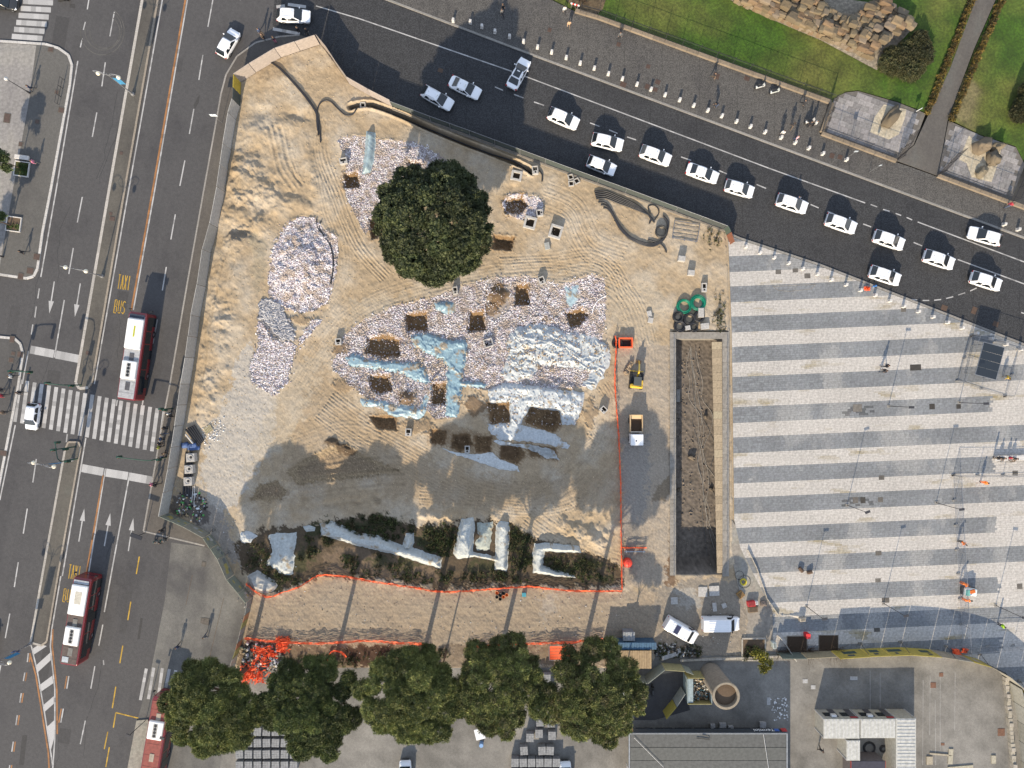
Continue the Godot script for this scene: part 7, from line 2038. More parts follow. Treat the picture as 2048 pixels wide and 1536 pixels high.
	# debris below the red and white boards
	for a in [[530, 1302, 1.5, 0.7, "crumpled orange net lump on the dark debris"], [512, 1338, 2.2, 1.7, "big tangled heap of red netting under the pines"], [502, 1348, 1.4, 1.0, "smaller tangle of red netting beside the big heap"], [567, 1287, 0.7, 0.9, "orange net bunched on the safety net"]]:
		b = MB.new()
		for k in 60:
			var q := Vector3(rr(-1, 1) * a[2], 0, rr(-1, 1) * a[3])
			var pts := PackedVector3Array()
			for m in 4: pts.append(q + Vector3(rr(-0.5, 0.5), rr(0.1, 0.7), rr(-0.4, 0.4)))
			var pr := spline(pts, 0.2)
			var off := PackedVector3Array()
			for p in pr: off.append(p + Vector3(rr(0.05, 0.12), 0.03, rr(0.05, 0.15)))
			b.grid([pr, off])
		one(b, "net_heap", M.orange_mesh, a[4], "netting heap", "", g(a[0], a[1]))
	scatter("debris", "mixed dark debris, boards and bags under the west pines", [490, 1285, 560, 1285, 570, 1320, 600, 1332, 480, 1345], 500, 0.1, 0.5, [Color(0.03, 0.03, 0.03), Color(0.05, 0.06, 0.05), Color(0.45, 0.45, 0.47), Color(0.3, 0.25, 0.18)])
	scatter("debris", "black bags and rubble beside the tan shed", [1308, 1292, 1350, 1286, 1392, 1300, 1400, 1312, 1312, 1312], 420, 0.08, 0.45, [Color(0.03, 0.03, 0.03), Color(0.06, 0.06, 0.06), Color(0.45, 0.45, 0.45), Color(0.2, 0.16, 0.12)])
	scatter("litter_scatter", "white litter on the dark tarmac before the pavilion", [1540, 1395, 1575, 1395, 1580, 1440, 1545, 1440], 60, 0.06, 0.25, [Color(0.7, 0.72, 0.74)])
	for a in [[1337, 1310, 30, 8, "long pale board leaning on the black bags"], [1707, 1356, 15, 7, "white sheet lying on the shaded yard"], [1537, 1402, 7, 15, "pale slab lying on the dark tarmac"], [1424, 1452, 9, 12, "grey planter box along the pavilion front"], [1444, 1451, 13, 14, "larger white planter box along the pavilion front"], [1460, 1454, 10, 9, "bluish planter box along the pavilion front"], [1524, 1448, 12, 12, "white air unit near the pavilion sign"], [1866, 1370, 11, 11, "rusty cover plate in the sunny yard"], [1882, 1349, 8, 8, "small rusty cover plate by the mural fence"], [1885, 1488, 7, 5, "small rusty plate near the ribbed container"], [2002, 1464, 14, 15, "brown cover plate by the low rubble wall"], [1610, 1362, 10, 8, "grey patch plate in the sunlit strip of yard"], [1626, 1374, 9, 8, "second grey patch plate in the sunlit strip"]]:
		var rust: bool = "rusty" in a[4] or "brown" in a[4]
		b = MB.new()
		b.col = Color(0.20, 0.10, 0.06) if rust else Color(0.48, 0.48, 0.48)
		var low: bool = "plate" in a[4] or "slab" in a[4] or "sheet" in a[4]
		b.box(Transform3D(), Vector3(a[2] / S, 0.03 if low else 0.45, a[3] / S), 0.01)
		one(b, "cover_plate" if low else ("board" if "board" in a[4] else "planter_box" if "planter" in a[4] else "air_unit"), M.board, a[4], "cover plate" if low else "box", "", g(a[0], a[1]) + Vector3(0, 0.01, 0), 0.3 if "leaning" in a[4] else 0.0)
	# planted bed and tree pits by the plaza
	var bed := thing("planted_bed", "planted bed with pale kerbs beside the square parked van", "planter", g(1506, 1297))
	bxp(bed, "soil", M.soil, Color.WHITE, Vector3.ZERO, Vector3(3.0, 0.22, 2.9))
	for k in [[0, -1.5, 3.3, 0.22], [0, 1.5, 3.3, 0.22], [-1.6, 0, 0.2, 2.8], [1.6, 0, 0.2, 2.8]]: bxp(bed, "kerb", M.stone, Color.WHITE, Vector3(k[0], 0, k[1]), Vector3(k[2], 0.35, k[3]), 0.03)
	var lb := []
	for k in 14: lb.append([Vector3(rr(-1.2, 1.2), 0.35, rr(-1.2, 1.2)), rr(0.25, 0.5), 0.8])
	var bp := thing("weeds", "dark green plants filling the planted bed", "plants", bed.position)
	crown(bp, lb, 160, "weed", [Color(0.05, 0.07, 0.02), Color(0.08, 0.06, 0.03)], 0.8, "foliage")
	for a in [[1593, 1288, 40, 33, "dark square tree pit beside the red bin"], [1656, 1286, 39, 33, "dark square tree pit farther along the mural fence"]]:
		var tp := thing("tree_pit", a[4], "tree pit", g(a[0], a[1]) + Vector3(0, 0.09, 0))
		bxp(tp, "soil", M.soil, Color(0.36, 0.33, 0.3), Vector3.ZERO, Vector3(a[2] / S, 0.03, a[3] / S))
		for k in 4: bxp(tp, "edging", M.stone, Color(0.6, 0.58, 0.55), Vector3([0, 0, -1, 1][k] * a[2] / S / 2, 0, [-1, 1, 0, 0][k] * a[3] / S / 2), Vector3(a[2] / S + 0.1, 0.05, 0.08) if k < 2 else Vector3(0.08, 0.05, a[3] / S - 0.1))
	var bn := thing("litter_bin", "red wheeled bin standing at the first tree pit", "bin", g(1610, 1267) + Vector3(0, 0.1, 0))
	bxp(bn, "body", M.plastic, Color(0.55, 0.02, 0.025), Vector3.ZERO, Vector3(0.55, 0.95, 0.6), 0.05)
	bxp(bn, "lid", M.plastic, Color(0.60, 0.03, 0.03), Vector3(0, 0.95, 0), Vector3(0.62, 0.08, 0.68), 0.03)

func ring(r: float, y: float, n := 20) -> PackedVector3Array:
	var o := PackedVector3Array()
	for k in n + 1: o.append(Vector3(cos(TAU * k / n) * r, y, sin(TAU * k / n) * r))
	return o

# ---------------------------------------------------------------- street furniture
func lamp_post(px: float, py: float, h: float, label: String, dir: Vector3, banner := false) -> void:
	var t := thing("street_lamp", label, "street lamp", g(px, py) + Vector3(0, 0.12, 0))
	var b := MB.new()
	b.lathe(Transform3D(), [0.26, 0, 0.26, 0.3, 0.16, 0.5, 0.14, 1.2, 0.09, 1.4], 12)
	part(b, "base", M.steel, t)
	b = MB.new()
	b.tube(PackedVector3Array([Vector3(0, 1.3, 0), Vector3(0, h, 0)]), 0.075, 8, 0.045)
	part(b, "pole", M.steel, t)
	for s in [-1.0, 1.0]:
		b = MB.new()
		var d: Vector3 = dir * s
		b.tube(spline(PackedVector3Array([Vector3(0, h - 0.8, 0), d * 0.5 + Vector3(0, h + 0.1, 0), d * 1.2 + Vector3(0, h + 0.35, 0), d * 1.75 + Vector3(0, h + 0.1, 0), d * 1.5 + Vector3(0, h - 0.2, 0)]), 0.15), 0.035, 5)
		b.tube(spline(PackedVector3Array([Vector3(0, h - 0.3, 0), d * 0.6 + Vector3(0, h - 0.35, 0), d * 1.0 + Vector3(0, h, 0), d * 0.7 + Vector3(0, h + 0.25, 0)]), 0.15), 0.025, 5)
		var arm := part(b, "arm", M.steel, t)
		b = MB.new()
		b.col = Color(0.75, 0.70, 0.55)
		b.lathe(Transform3D(Basis(), d * 1.35 + Vector3(0, h - 0.75, 0)), [0.001, 0, 0.18, 0.06, 0.27, 0.22, 0.24, 0.40, 0.1, 0.5, 0.001, 0.52], 12)
		part(b, "globe", M.plastic, arm)
	if banner:
		b = MB.new()
		b.col = Color(0.06, 0.30, 0.55)
		b.grid([PackedVector3Array([Vector3(0.08, h - 3.2, 0.05), Vector3(0.5, h - 3.2, 0.0), Vector3(0.9, h - 3.15, 0.08)]), PackedVector3Array([Vector3(0.08, h - 1.2, 0.0), Vector3(0.5, h - 1.2, 0.06), Vector3(0.9, h - 1.2, 0.0)])])
		part(b, "banner", M.fabric, t)
func signal_head(parent: Node, p: Vector3, turn: float) -> void:
	var b := MB.new()
	b.col = Color(0.015, 0.05, 0.035)
	b.box(Transform3D(Basis(Vector3.UP, turn), p), Vector3(0.34, 0.95, 0.3), 0.03)
	var h := part(b, "signal_head", M.plastic, parent)
	for k in 3:
		b = MB.new()
		b.col = [Color(0.02, 0.12, 0.05), Color(0.2, 0.13, 0.02), Color(0.2, 0.02, 0.02)][k]
		b.lathe(Transform3D(Basis(Vector3.UP, turn) * Basis(Vector3.RIGHT, PI / 2), p + Basis(Vector3.UP, turn) * Vector3(0, 0.2 + k * 0.28, 0.15)), [0.11, 0, 0.11, 0.05, 0.001, 0.05], 10)
		part(b, "lens", M.plastic, h)
func traffic_light(px: float, py: float, arm_px: float, arm_py: float, h: float, label: String) -> void:
	var p := g(px, py)
	var t := thing("traffic_light", label, "traffic light", p + Vector3(0, 0.1, 0))
	var e := g(arm_px, arm_py, h) - p
	e.y = 0
	var green := Color(0.02, 0.07, 0.05)
	var b := MB.new()
	b.col = green
	b.tube(PackedVector3Array([Vector3.ZERO, Vector3(0, h - 0.6, 0)]), 0.09, 8, 0.07)
	part(b, "pole", M.plain, t)
	b = MB.new()
	b.col = green
	b.tube(spline(PackedVector3Array([Vector3(0, h - 0.8, 0), e * 0.15 + Vector3(0, h - 0.15, 0), e * 0.5 + Vector3(0, h, 0), e + Vector3(0, h + 0.05, 0)]), 0.3), 0.06, 6)
	part(b, "arm", M.plain, t)
	signal_head(t, e + Vector3(0, h - 0.9, 0), 0.15)
	signal_head(t, Vector3(0.25, 2.2, 0.1), 0.15)
func cover_plate(px: float, py: float, w: float, d: float, y: float, label: String, group: String, c: Color, turn := 0.0, rim := true) -> void:
	var t := thing("manhole_cover", label, "manhole cover", g(px, py) + Vector3(0, y, 0), turn, group)
	var b := MB.new()
	b.col = c
	b.box(Transform3D(Basis(), Vector3(0, -0.02, 0)), Vector3(w / S, 0.032, d / S), 0.004)
	part(b, "plate", M.board, t)
	if rim:
		b = MB.new()
		b.col = Color(0.42, 0.40, 0.37)
		for k in 4: b.box(Transform3D(Basis(), Vector3([0, 0, -1, 1][k] * (w / S / 2 + 0.05), -0.02, [-1, 1, 0, 0][k] * (d / S / 2 + 0.05))), Vector3(w / S + 0.16, 0.026, 0.07) if k < 2 else Vector3(0.07, 0.026, d / S))
		part(b, "frame", M.concrete, t)
func furniture() -> void:
	var w := Vector3(-0.98, 0, -0.19)
	lamp_post(268, 190, 6.6, "double armed street lamp with blue banner on the median", w, true)
	lamp_post(207, 553, 6.6, "double armed street lamp on the median north of the zebra crossing", w)
	lamp_post(147, 919, 6.6, "double armed street lamp at the lower median's tip", w, true)
	lamp_post(64, 1286, 6.6, "double armed street lamp at the hatched island", w, true)
	for a in [[61, 187, "slim black lamp post on the left pavement near a pedestrian"], [8, 514, "slim black lamp post on the left pavement by the planters"]]:
		var t := thing("lamp_post", a[2], "street lamp", g(a[0], a[1]) + Vector3(0, 0.11, 0))
		var b := MB.new()
		b.lathe(Transform3D(), [0.14, 0, 0.12, 0.6, 0.06, 0.8, 0.045, 4.3], 8)
		part(b, "pole", M.iron, t)
		b = MB.new()
		b.col = Color(0.5, 0.5, 0.48)
		b.lathe(Transform3D(Basis(), Vector3(0, 4.3, 0)), [0.06, 0, 0.22, 0.15, 0.26, 0.4, 0.08, 0.6, 0.001, 0.65], 10)
		part(b, "lantern", M.plastic, t)
	traffic_light(153, 893, 104, 900, 4.6, "green traffic light with curved arm at the lower median's tip")
	traffic_light(157, 917, 112, 885, 4.4, "green traffic light behind the first one on the lower median")
	traffic_light(334, 914, 236, 914, 5.0, "long green traffic light arm reaching over the avenue beside waiting pedestrians")
	traffic_light(346, 817, 320, 818, 3.6, "short green traffic light at the hoarding end of the crossing")
	traffic_light(164, 770, 92, 766, 4.6, "green traffic light arm at the upper median's tip")
	traffic_light(47, 742, 56, 744, 3.2, "green traffic light at the left pavement corner")
	# bollards
	var proto := thing("bollard", "", "bollard")
	var b := MB.new()
	b.col = Color(1.35, 1.36, 1.38)
	b.box(Transform3D(), Vector3(0.40, 0.10, 0.46), 0.02)
	part(b, "base", M.kerb, proto)
	b = MB.new()
	b.col = Color(1.4, 1.4, 1.4)
	b.box(Transform3D(Basis(), Vector3(0, 0.1, 0)), Vector3(0.34, 0.62, 0.40), 0.05)
	part(b, "block", M.kerb, proto)
	var north := [[907, 41], [941, 44], [964, 53], [990, 63], [1019, 73], [1047, 83], [1075, 94], [1103, 104], [1132, 115], [1160, 126], [1188, 136], [1216, 147], [1244, 157], [1273, 168], [1301, 178], [1329, 189], [1358, 199], [1386, 210], [1414, 220], [1442, 231], [1471, 242], [1499, 252], [1528, 263], [1560, 274], [1588, 284], [1615, 295], [1643, 306], [1690, 318], [2004, 447], [2032, 457]]
	var south := [[1461, 481], [1490, 491], [1518, 503], [1546, 513], [1575, 524], [1603, 535], [1632, 546], [1660, 557], [1689, 567], [1718, 578], [1747, 588], [1776, 599], [1804, 610], [1833, 620], [1862, 631], [1891, 642], [1920, 653], [1949, 664], [1978, 675], [2007, 686], [2036, 696]]
	var n := 0
	for side in [[north, "white stone bollard on the garden pavement, %s from the avenue end", "bollards of the garden pavement"], [south, "white stone bollard at the plaza kerb, %s from the dig corner", "bollards of the plaza kerb"]]:
		for i in side[0].size():
			var o := proto if n == 0 else copy(proto, Vector3.ZERO, 0)
			n += 1
			o.set_meta("label", side[1] % nth(i)); o.set_meta("group", side[2])
			o.position = g(side[0][i][0], side[0][i][1] + 3) + Vector3(0, 0.12, 0)
			o.rotation.y = -0.2 + rr(-0.06, 0.06)
	# covers in the pavements
	var gi := 0
	var brown := Color(0.115, 0.075, 0.06)
	for a in [[103, 100, 9, 8, "rusty cover at the rounded kerb by the small crossing"], [115, 185, 6, 6, "small cover beside the black bicycle railing"], [124, 221, 10, 9, "drain cover at the kerb below the bicycle railing"], [76, 244, 7, 7, "cover in the middle of the left pavement"], [16, 237, 11, 17, "large rusty cover in the pale paving band"], [43, 289, 6, 7, "small cover above the white bench"], [75, 514, 11, 11, "drain cover at the kerb above the pavement corner"], [62, 542, 12, 11, "framed cover inside the pavement corner"], [43, 553, 9, 11, "cover at the kerb of the pavement corner"], [26, 679, 8, 11, "cover at the lower pavement corner kerb"], [42, 709, 10, 10, "drain cover beside the lower pavement kerb"], [28, 707, 6, 6, "small cover on the lower pavement"], [24, 720, 8, 8, "cover on the lower pavement by a pedestrian"], [8, 906, 12, 9, "drain cover at the left kerb below the crossing"]]:
		cover_plate(a[0], a[1], a[2], a[3], 0.14, a[4], "", brown, -0.15)
	for a in [[226, 438, 10, 8], [223, 428, 6, 6], [244, 307, 6, 6], [177, 706, 7, 7]]: cover_plate(a[0], a[1], a[2], a[3], 0.165, "rusty cover let into the upper median, %s from the zebra crossing" % nth(gi), "covers in the median", brown, -0.2, false); gi += 1
	gi = 0
	for a in [[1099, 61, 7, 8], [1296, 134, 8, 8], [1246, 170, 12, 10], [1294, 174, 9, 10], [1315, 165, 10, 9], [1310, 180, 9, 8], [1432, 153, 12, 11], [1493, 158, 11, 8], [1663, 312, 9, 10], [1679, 315, 9, 9], [1237, 90, 8, 8]]: cover_plate(a[0], a[1], a[2], a[3], 0.135, "rusty cover in the dark garden pavement, %s counted along from the avenue" % nth(gi), "covers in the garden pavement", Color(0.10, 0.062, 0.045), -0.35, false); gi += 1
	gi = 0
	for a in [[1888, 616, 12, 11], [1948, 621, 10, 14], [1991, 648, 11, 10], [881, 141, 10, 8]]: cover_plate(a[0], a[1], a[2], a[3], 0.012, ["rusty cover in the taxi road by the curved dashes", "second rusty cover in the taxi road near the plaza kerb", "faint rusty cover in the taxi road farther along the kerb", "round worn cover in the taxi road beside the fence shadow"][gi], "", Color(0.11, 0.068, 0.045), -0.35, false); gi += 1
	for a in [[406, 1241, 6, 9, "grille in the bus terminal paving"], [413, 1242.5, 11, 11, "square cover in the bus terminal paving"], [408, 1128, 6, 8, "small grille by the curved hoarding"], [402, 536, 8, 7, "small cover on the narrow pavement by the hoarding"], [459, 225, 6, 9, "cover on the narrow pavement below the yellow mural"]]: cover_plate(a[0], a[1], a[2], a[3], 0.025 if a[1] > 1000 else 0.13, a[4], "", Color(0.14, 0.12, 0.10), -0.2)
	# left pavement: bicycle railing, planters, bench
	var rk := thing("guard_railing", "black three bay guard railing at the left kerb", "railing", g(125, 186) + Vector3(0, 0.11, 0), -0.2)
	for i in 3:
		b = MB.new()
		for e in [[Vector3(0, 0, -1.8 + i * 1.2), Vector3(0, 1.05, -1.8 + i * 1.2)], [Vector3(0, 1.05, -1.8 + i * 1.2), Vector3(0, 1.05, -0.62 + i * 1.2)], [Vector3(0, 0.45, -1.8 + i * 1.2), Vector3(0, 0.45, -0.62 + i * 1.2)], [Vector3(0, 0, -0.62 + i * 1.2), Vector3(0, 1.05, -0.62 + i * 1.2)]]: b.tube(PackedVector3Array([e[0], e[1]]), 0.03, 5)
		part(b, "bay", M.iron, rk)
	for a in [[46, 339, 0, "square planter with grass and pale rim by the white bench"], [30, 449, 1, "square planter with bare earth and pale rim"]]:
		var p := thing("planter", a[3], "planter", g(a[0], a[1]) + Vector3(0, 0.11, 0), -0.14)
		bxp(p, "soil", M.soil, Color(1, 1, 1) if a[2] else Color(0.6, 0.9, 0.4), Vector3.ZERO, Vector3(1.8, 0.12, 1.8))
		for k in 4: bxp(p, "rim", M.kerb, Color(1.1, 1.1, 1.1), Vector3([0, 0, -1, 1][k] * 0.98, 0, [-1, 1, 0, 0][k] * 0.98), Vector3(2.1, 0.22, 0.13) if k < 2 else Vector3(0.13, 0.22, 1.83), 0.02)
		var gt := thing("grass_tufts", "green grass growing in the planter with %s" % ("bare earth" if a[2] else "pale rim by the bench"), "grass", p.position)
		stuff(gt)
		var lb := []
		for k in 16: lb.append([Vector3(rr(-0.8, 0.8), 0.12, rr(0.1, 0.8) if a[2] else rr(-0.8, 0.8)), 0.25, 0.5])
		crown(gt, lb, 130 if not a[2] else 50, "weed", [Color(0.05, 0.12, 0.02), Color(0.09, 0.12, 0.03)], 0.6, "foliage")
	var bc := thing("bench", "white stone bench beside the grassy planter", "bench", g(49, 317) + Vector3(0, 0.11, 0), -0.14)
	bxp(bc, "seat", M.kerb, Color(1.4, 1.4, 1.38), Vector3(0, 0.36, 0), Vector3(2.0, 0.12, 0.6), 0.03)
	for e in [-0.75, 0.75]: bxp(bc, "leg", M.kerb, Color(1.2, 1.2, 1.2), Vector3(e, 0, 0), Vector3(0.2, 0.36, 0.5))
	# signs and poles
	for a in [[445, 247, 420, 229, "small white flag sign on a thin pole outside the hoarding", Color(0.6, 0.66, 0.7)], [62, 1287, 20, 1308, "dark hanging banner on the pole at the hatched island", Color(0.05, 0.08, 0.2)]]:
		var t := thing("pole_sign", a[4], "sign", g(a[0], a[1]) + Vector3(0, 0.11, 0))
		b = MB.new()
		b.tube(PackedVector3Array([Vector3.ZERO, Vector3(0, 3.4, 0)]), 0.03, 6)
		part(b, "pole", M.steel, t)
		bxp(t, "board", M.plastic, a[5], Vector3(0, 2.5, 0), Vector3(0.9, 0.7, 0.04))
	var ts := thing("bus_sign", "dark rectangular sign board at the kerb below the crossing", "sign", g(292, 1065) + Vector3(0, 0.0, 0))
	b = MB.new()
	b.tube(PackedVector3Array([Vector3.ZERO, Vector3(0, 2.6, 0)]), 0.05, 6)
	part(b, "pole", M.iron, ts)
	bxp(ts, "board", M.plastic, Color(0.02, 0.02, 0.025), Vector3(0, 2.5, 0), Vector3(1.6, 0.12, 0.55), 0.02, -0.35)
	for a in [[292, 1440, "lamp on the bus island"], [357, 1445, "lamp beyond the red roofed bus"]]:
		var t := thing("platform_lamp", "small black " + a[2], "street lamp", g(a[0], a[1]) + Vector3(0, 0.14, 0))
		b = MB.new()
		b.tube(PackedVector3Array([Vector3.ZERO, Vector3(0, 4.0, 0)]), 0.045, 6)
		part(b, "pole", M.iron, t)
		bxp(t, "head", M.iron, Color.WHITE, Vector3(-0.25, 3.95, 0.1), Vector3(0.6, 0.1, 0.35), 0.02, -0.4)
	# plaza lamps: thin masts with a flat head
	gi = 0
	for a in [[1693, 1010, "near the grey access covers"], [1871, 1005, "beside the lane of temporary fence"], [1776, 812, "standing on the mended dark patch"], [1917, 805, "near the glass canopy"], [1612, 1212, "close to the corner of the site"], [1766, 1206, "in the lower middle of the plaza"], [1990, 1210, "beside the small roller"]]:
		var t := thing("plaza_lamp", "thin dark plaza lamp mast " + a[2], "street lamp", g(a[0], a[1]) + Vector3(0, 0.1, 0), 0, "thin lamp masts on the plaza")
		b = MB.new()
		b.tube(PackedVector3Array([Vector3.ZERO, Vector3(0, 5.3, 0)]), 0.05, 6, 0.035)
		part(b, "mast", M.iron, t)
		bxp(t, "foot", M.concrete, Color(0.9, 0.9, 0.9), Vector3.ZERO, Vector3(0.4, 0.06, 0.4), 0.01)
		bxp(t, "head", M.iron, Color(4, 4, 4), Vector3(0.2, 5.3, 0), Vector3(0.7, 0.08, 0.32), 0.02, rr(-0.4, 0.4))
	# temporary fence on the plaza
	for line in [[[1905, 950, 1907, 1000, 1910, 1050, 1912, 1099, 1915, 1147, 1918, 1197, 1921, 1247, 1924, 1297], "temporary wire fence running down the plaza beside the workers"], [[1905, 950, 1953, 950, 2004, 950, 2055, 948], "temporary wire fence along the plaza below the bench"], [[1942, 672, 1927, 716, 1913, 762, 1961, 778, 2008, 792], "temporary wire fence in front of the glass canopy"], [[1942, 672, 1988, 684, 2034, 698, 2022, 750, 2008, 792], "temporary wire fence behind the glass canopy"], [[1924, 1297, 1974, 1292, 2024, 1290, 2074, 1288], "temporary wire fence near the mural corner"]]:
		var p := gp(line[0])
		var t := thing("wire_fence", line[1], "fence", p[0] + Vector3(0, 0.1, 0))
		for i in p.size():
			var q := p[i] - p[0]
			bxp(t, "foot", M.concrete, Color(0.9, 0.92, 0.95), q, Vector3(0.5, 0.14, 0.24), 0.02, 0.3)
			b = MB.new()
			b.tube(PackedVector3Array([q, q + Vector3(0, 2.0, 0)]), 0.03, 5)
			part(b, "post", M.steel, t)
			if i == p.size() - 1: break
			var e := p[i + 1] - p[0]
			b = MB.new()
			for y in [0.15, 1.95]: b.tube(PackedVector3Array([q + Vector3(0, y, 0), e + Vector3(0, y, 0)]), 0.024, 5)
			part(b, "rail", M.steel, t)
			b = MB.new()
			for k in range(1, 24):
				var m := q.lerp(e, k / 24.0)
				b.bar(m + Vector3(0, 0.15, 0), m + Vector3(0, 1.95, 0), 0.005, 0.005)
			for k in 8: b.bar(q + Vector3(0, 0.3 + k * 0.21, 0), e + Vector3(0, 0.3 + k * 0.21, 0), 0.005, 0.005)
			stuff(part(b, "wires", M.steel, t))
	# glass canopy
	var cp := thing("glass_canopy", "dark glass canopy on thin posts inside the temporary fence", "canopy", g(1979, 722, 2.6) * Vector3(1, 0, 1) + Vector3(0, 0.1, 0), deg_to_rad(-15))
	for k in 4: bxp(cp, "pane", M.glass, Color.WHITE, Vector3(0, 2.5, -1.68 + k * 1.12), Vector3(2.85, 0.04, 1.09))
	b = MB.new()
	for e in [[-1, -1], [1, -1], [-1, 1], [1, 1]]: b.tube(PackedVector3Array([Vector3(e[0] * 1.3, 0, e[1] * 2.0), Vector3(e[0] * 1.3, 2.5, e[1] * 2.0)]), 0.05, 6)
	part(b, "posts", M.steel, cp)
	b = MB.new()
	b.col = Color(0.8, 0.82, 0.84)
	for k in 4: b.box(Transform3D(Basis(), Vector3([0, 0, -1, 1][k] * 1.45, 2.48, [-1, 1, 0, 0][k] * 2.27)), Vector3(2.98, 0.08, 0.06) if k < 2 else Vector3(0.06, 0.08, 4.5))
	part(b, "frame", M.steel, cp)
	# long bench, roller, cones, oddments on the plaza
	var lb2 := thing("bench", "long white bench with dark dressed people sitting on it", "bench", g(2025, 915) + Vector3(0, 0.1, 0), 0.03)
	bxp(lb2, "seat", M.kerb, Color(1.3, 1.3, 1.3), Vector3(0, 0.36, 0), Vector3(5.6, 0.12, 0.7), 0.03)
	for e in [-2.4, -0.8, 0.8, 2.4]: bxp(lb2, "leg", M.kerb, Color.WHITE, Vector3(e, 0, 0), Vector3(0.25, 0.36, 0.55))
	var ro := thing("road_roller", "small pale green and white roller beside orange clad workers", "machine", g(1932, 1180) + Vector3(0, 0.1, 0), -0.1)
	bxp(ro, "body", M.plastic, Color(0.62, 0.68, 0.66), Vector3(0, 0.35, 0), Vector3(1.6, 0.7, 1.0), 0.12)
	bxp(ro, "cover", M.fabric, Color(0.75, 0.18, 0.03), Vector3(0.1, 1.05, -0.15), Vector3(0.7, 0.15, 0.5), 0.06, 0.4)
	bxp(ro, "canopy", M.plastic, Color(0.10, 0.36, 0.30), Vector3(-0.5, 1.02, 0.1), Vector3(0.5, 0.12, 0.8), 0.04)
	for e in [-0.7, 0.7]:
		b = MB.new()
		b.col = Color(0.15, 0.15, 0.15)
		b.lathe(Transform3D(Basis(Vector3.RIGHT, PI / 2), Vector3(e, 0.32, -0.5)), [0.001, 0, 0.32, 0, 0.32, 1.0, 0.001, 1.0], 16)
		part(b, "drum", M.steel, ro)
	for a in [[1600, 1138, "short brown log upright on the plaza, smaller of two"], [1617, 1143, "larger brown log upright on the plaza"]]:
		b = MB.new()
		b.col = Color(2.6, 2.2, 1.7)
		b.lathe(Transform3D(Basis(Vector3.RIGHT, 1.4), Vector3(0, 0.25, 0)), [0.001, -0.35, 0.24, -0.35, 0.26, 0, 0.25, 0.35, 0.001, 0.35], 12)
		one(b, "log", M.bark, a[2], "log", "", g(a[0], a[1]) + Vector3(0, 0.1, 0), rr(0, 3))
	for a in [[1732, 578, 0.45, "crumpled orange net bundle beside a plaza bollard"], [1910, 1303, 0.7, "orange plastic barrier lying at the mural fence"], [1925, 1299, 0.5, "small orange barrier beside the lying one"]]:
		b = MB.new()
		for k in 16: b.grid([PackedVector3Array([Vector3(rr(-1, 1) * a[2], rr(0, 0.4), rr(-1, 1) * a[2] * 0.8), Vector3(rr(-1, 1) * a[2], rr(0.1, 0.6), rr(-1, 1) * a[2] * 0.8)]), PackedVector3Array([Vector3(rr(-1, 1) * a[2], rr(0, 0.4), rr(-1, 1) * a[2] * 0.8), Vector3(rr(-1, 1) * a[2], rr(0.1, 0.6), rr(-1, 1) * a[2] * 0.8)])])
		one(b, "orange_bundle", M.orange_mesh, a[3], "netting", "", g(a[0], a[1]) + Vector3(0, 0.1, 0))
	b = MB.new()
	b.col = Color(0.03, 0.16, 0.45)
	b.lathe(Transform3D(), [0.14, 0, 0.14, 0.08, 0.09, 0.12, 0.09, 0.6, 0.13, 0.64, 0.11, 0.75, 0.001, 0.8], 10)
	one(b, "hydrant", M.plastic, "small blue hydrant at the plaza kerb by the orange bundle", "hydrant", "", g(1746, 573) + Vector3(0, 0.12, 0))
	for a in [[1690, 318, "blue grey parking sign on a thin pole by the forecourt railing", 0.5], [1737, 345, "thin leaning sign pole on the garden pavement", 0.3]]:
		var t := thing("pole_sign", a[2], "sign", g(a[0], a[1]) + Vector3(0, 0.12, 0))
		b = MB.new()
		b.tube(PackedVector3Array([Vector3.ZERO, Vector3(0, 3.2, 0)]), 0.03, 6)
		part(b, "pole", M.steel, t)
		bxp(t, "board", M.plastic, Color(0.4, 0.45, 0.5), Vector3(0, 2.8, 0), Vector3(a[3], 0.5, 0.03))
	# scooters by the railing and elsewhere
	for a in [[1518, 176, 0.3, "pale scooter parked at the garden railing, left of a pair", Color(0.6, 0.62, 0.62)], [1547, 186, 0.3, "pale scooter parked at the garden railing near the forecourt", Color(0.6, 0.64, 0.62)], [1290, 1382, 1.5, "black motorcycle parked in the dark tarmac corner, beside another", Color(0.02, 0.02, 0.02)], [1304, 1378, 1.6, "black motorcycle parked nearer the bent hoarding", Color(0.02, 0.02, 0.02)], [407, 1488, 0.4, "dark red scooter under the west pine", Color(0.06, 0.015, 0.02)], [320, 1081, 0.2, "green scooter stopped below the sign board", Color(0.03, 0.12, 0.10)], [1617, 245, 0.3, "white pram beside a group on the garden pavement", Color(0.6, 0.6, 0.6)], [132, 4, 0.1, "dark scooter at the top of the avenue", Color(0.03, 0.03, 0.03)]]:
		scooter(a[0], a[1], a[2], a[3], a[4])
	# garden oddments
	for a in [[1149, 16, "white and red striped barrier at the railing's west end"]]:
		var t := thing("road_barrier", a[2], "barrier", g(a[0], a[1]) + Vector3(0, 0.12, 0), -0.3)
		for k in 5: bxp(t, "stripe", M.plastic, Color(0.7, 0.7, 0.7) if k % 2 == 0 else Color(0.6, 0.05, 0.04), Vector3(-0.5 + k * 0.25, 0.6, 0), Vector3(0.25, 0.3, 0.06))
		for e in [-0.45, 0.45]: bxp(t, "leg", M.steel, Color.WHITE, Vector3(e, 0, 0), Vector3(0.05, 0.6, 0.5))
	var sg := thing("info_board", "white information board on the lawn by the path", "sign", g(1829, 226) + Vector3(0, 0.1, 0))
	bxp(sg, "board", M.plastic, Color(0.75, 0.77, 0.78), Vector3(0, 0.8, 0), Vector3(0.7, 0.5, 0.06), 0.0, 0.5)
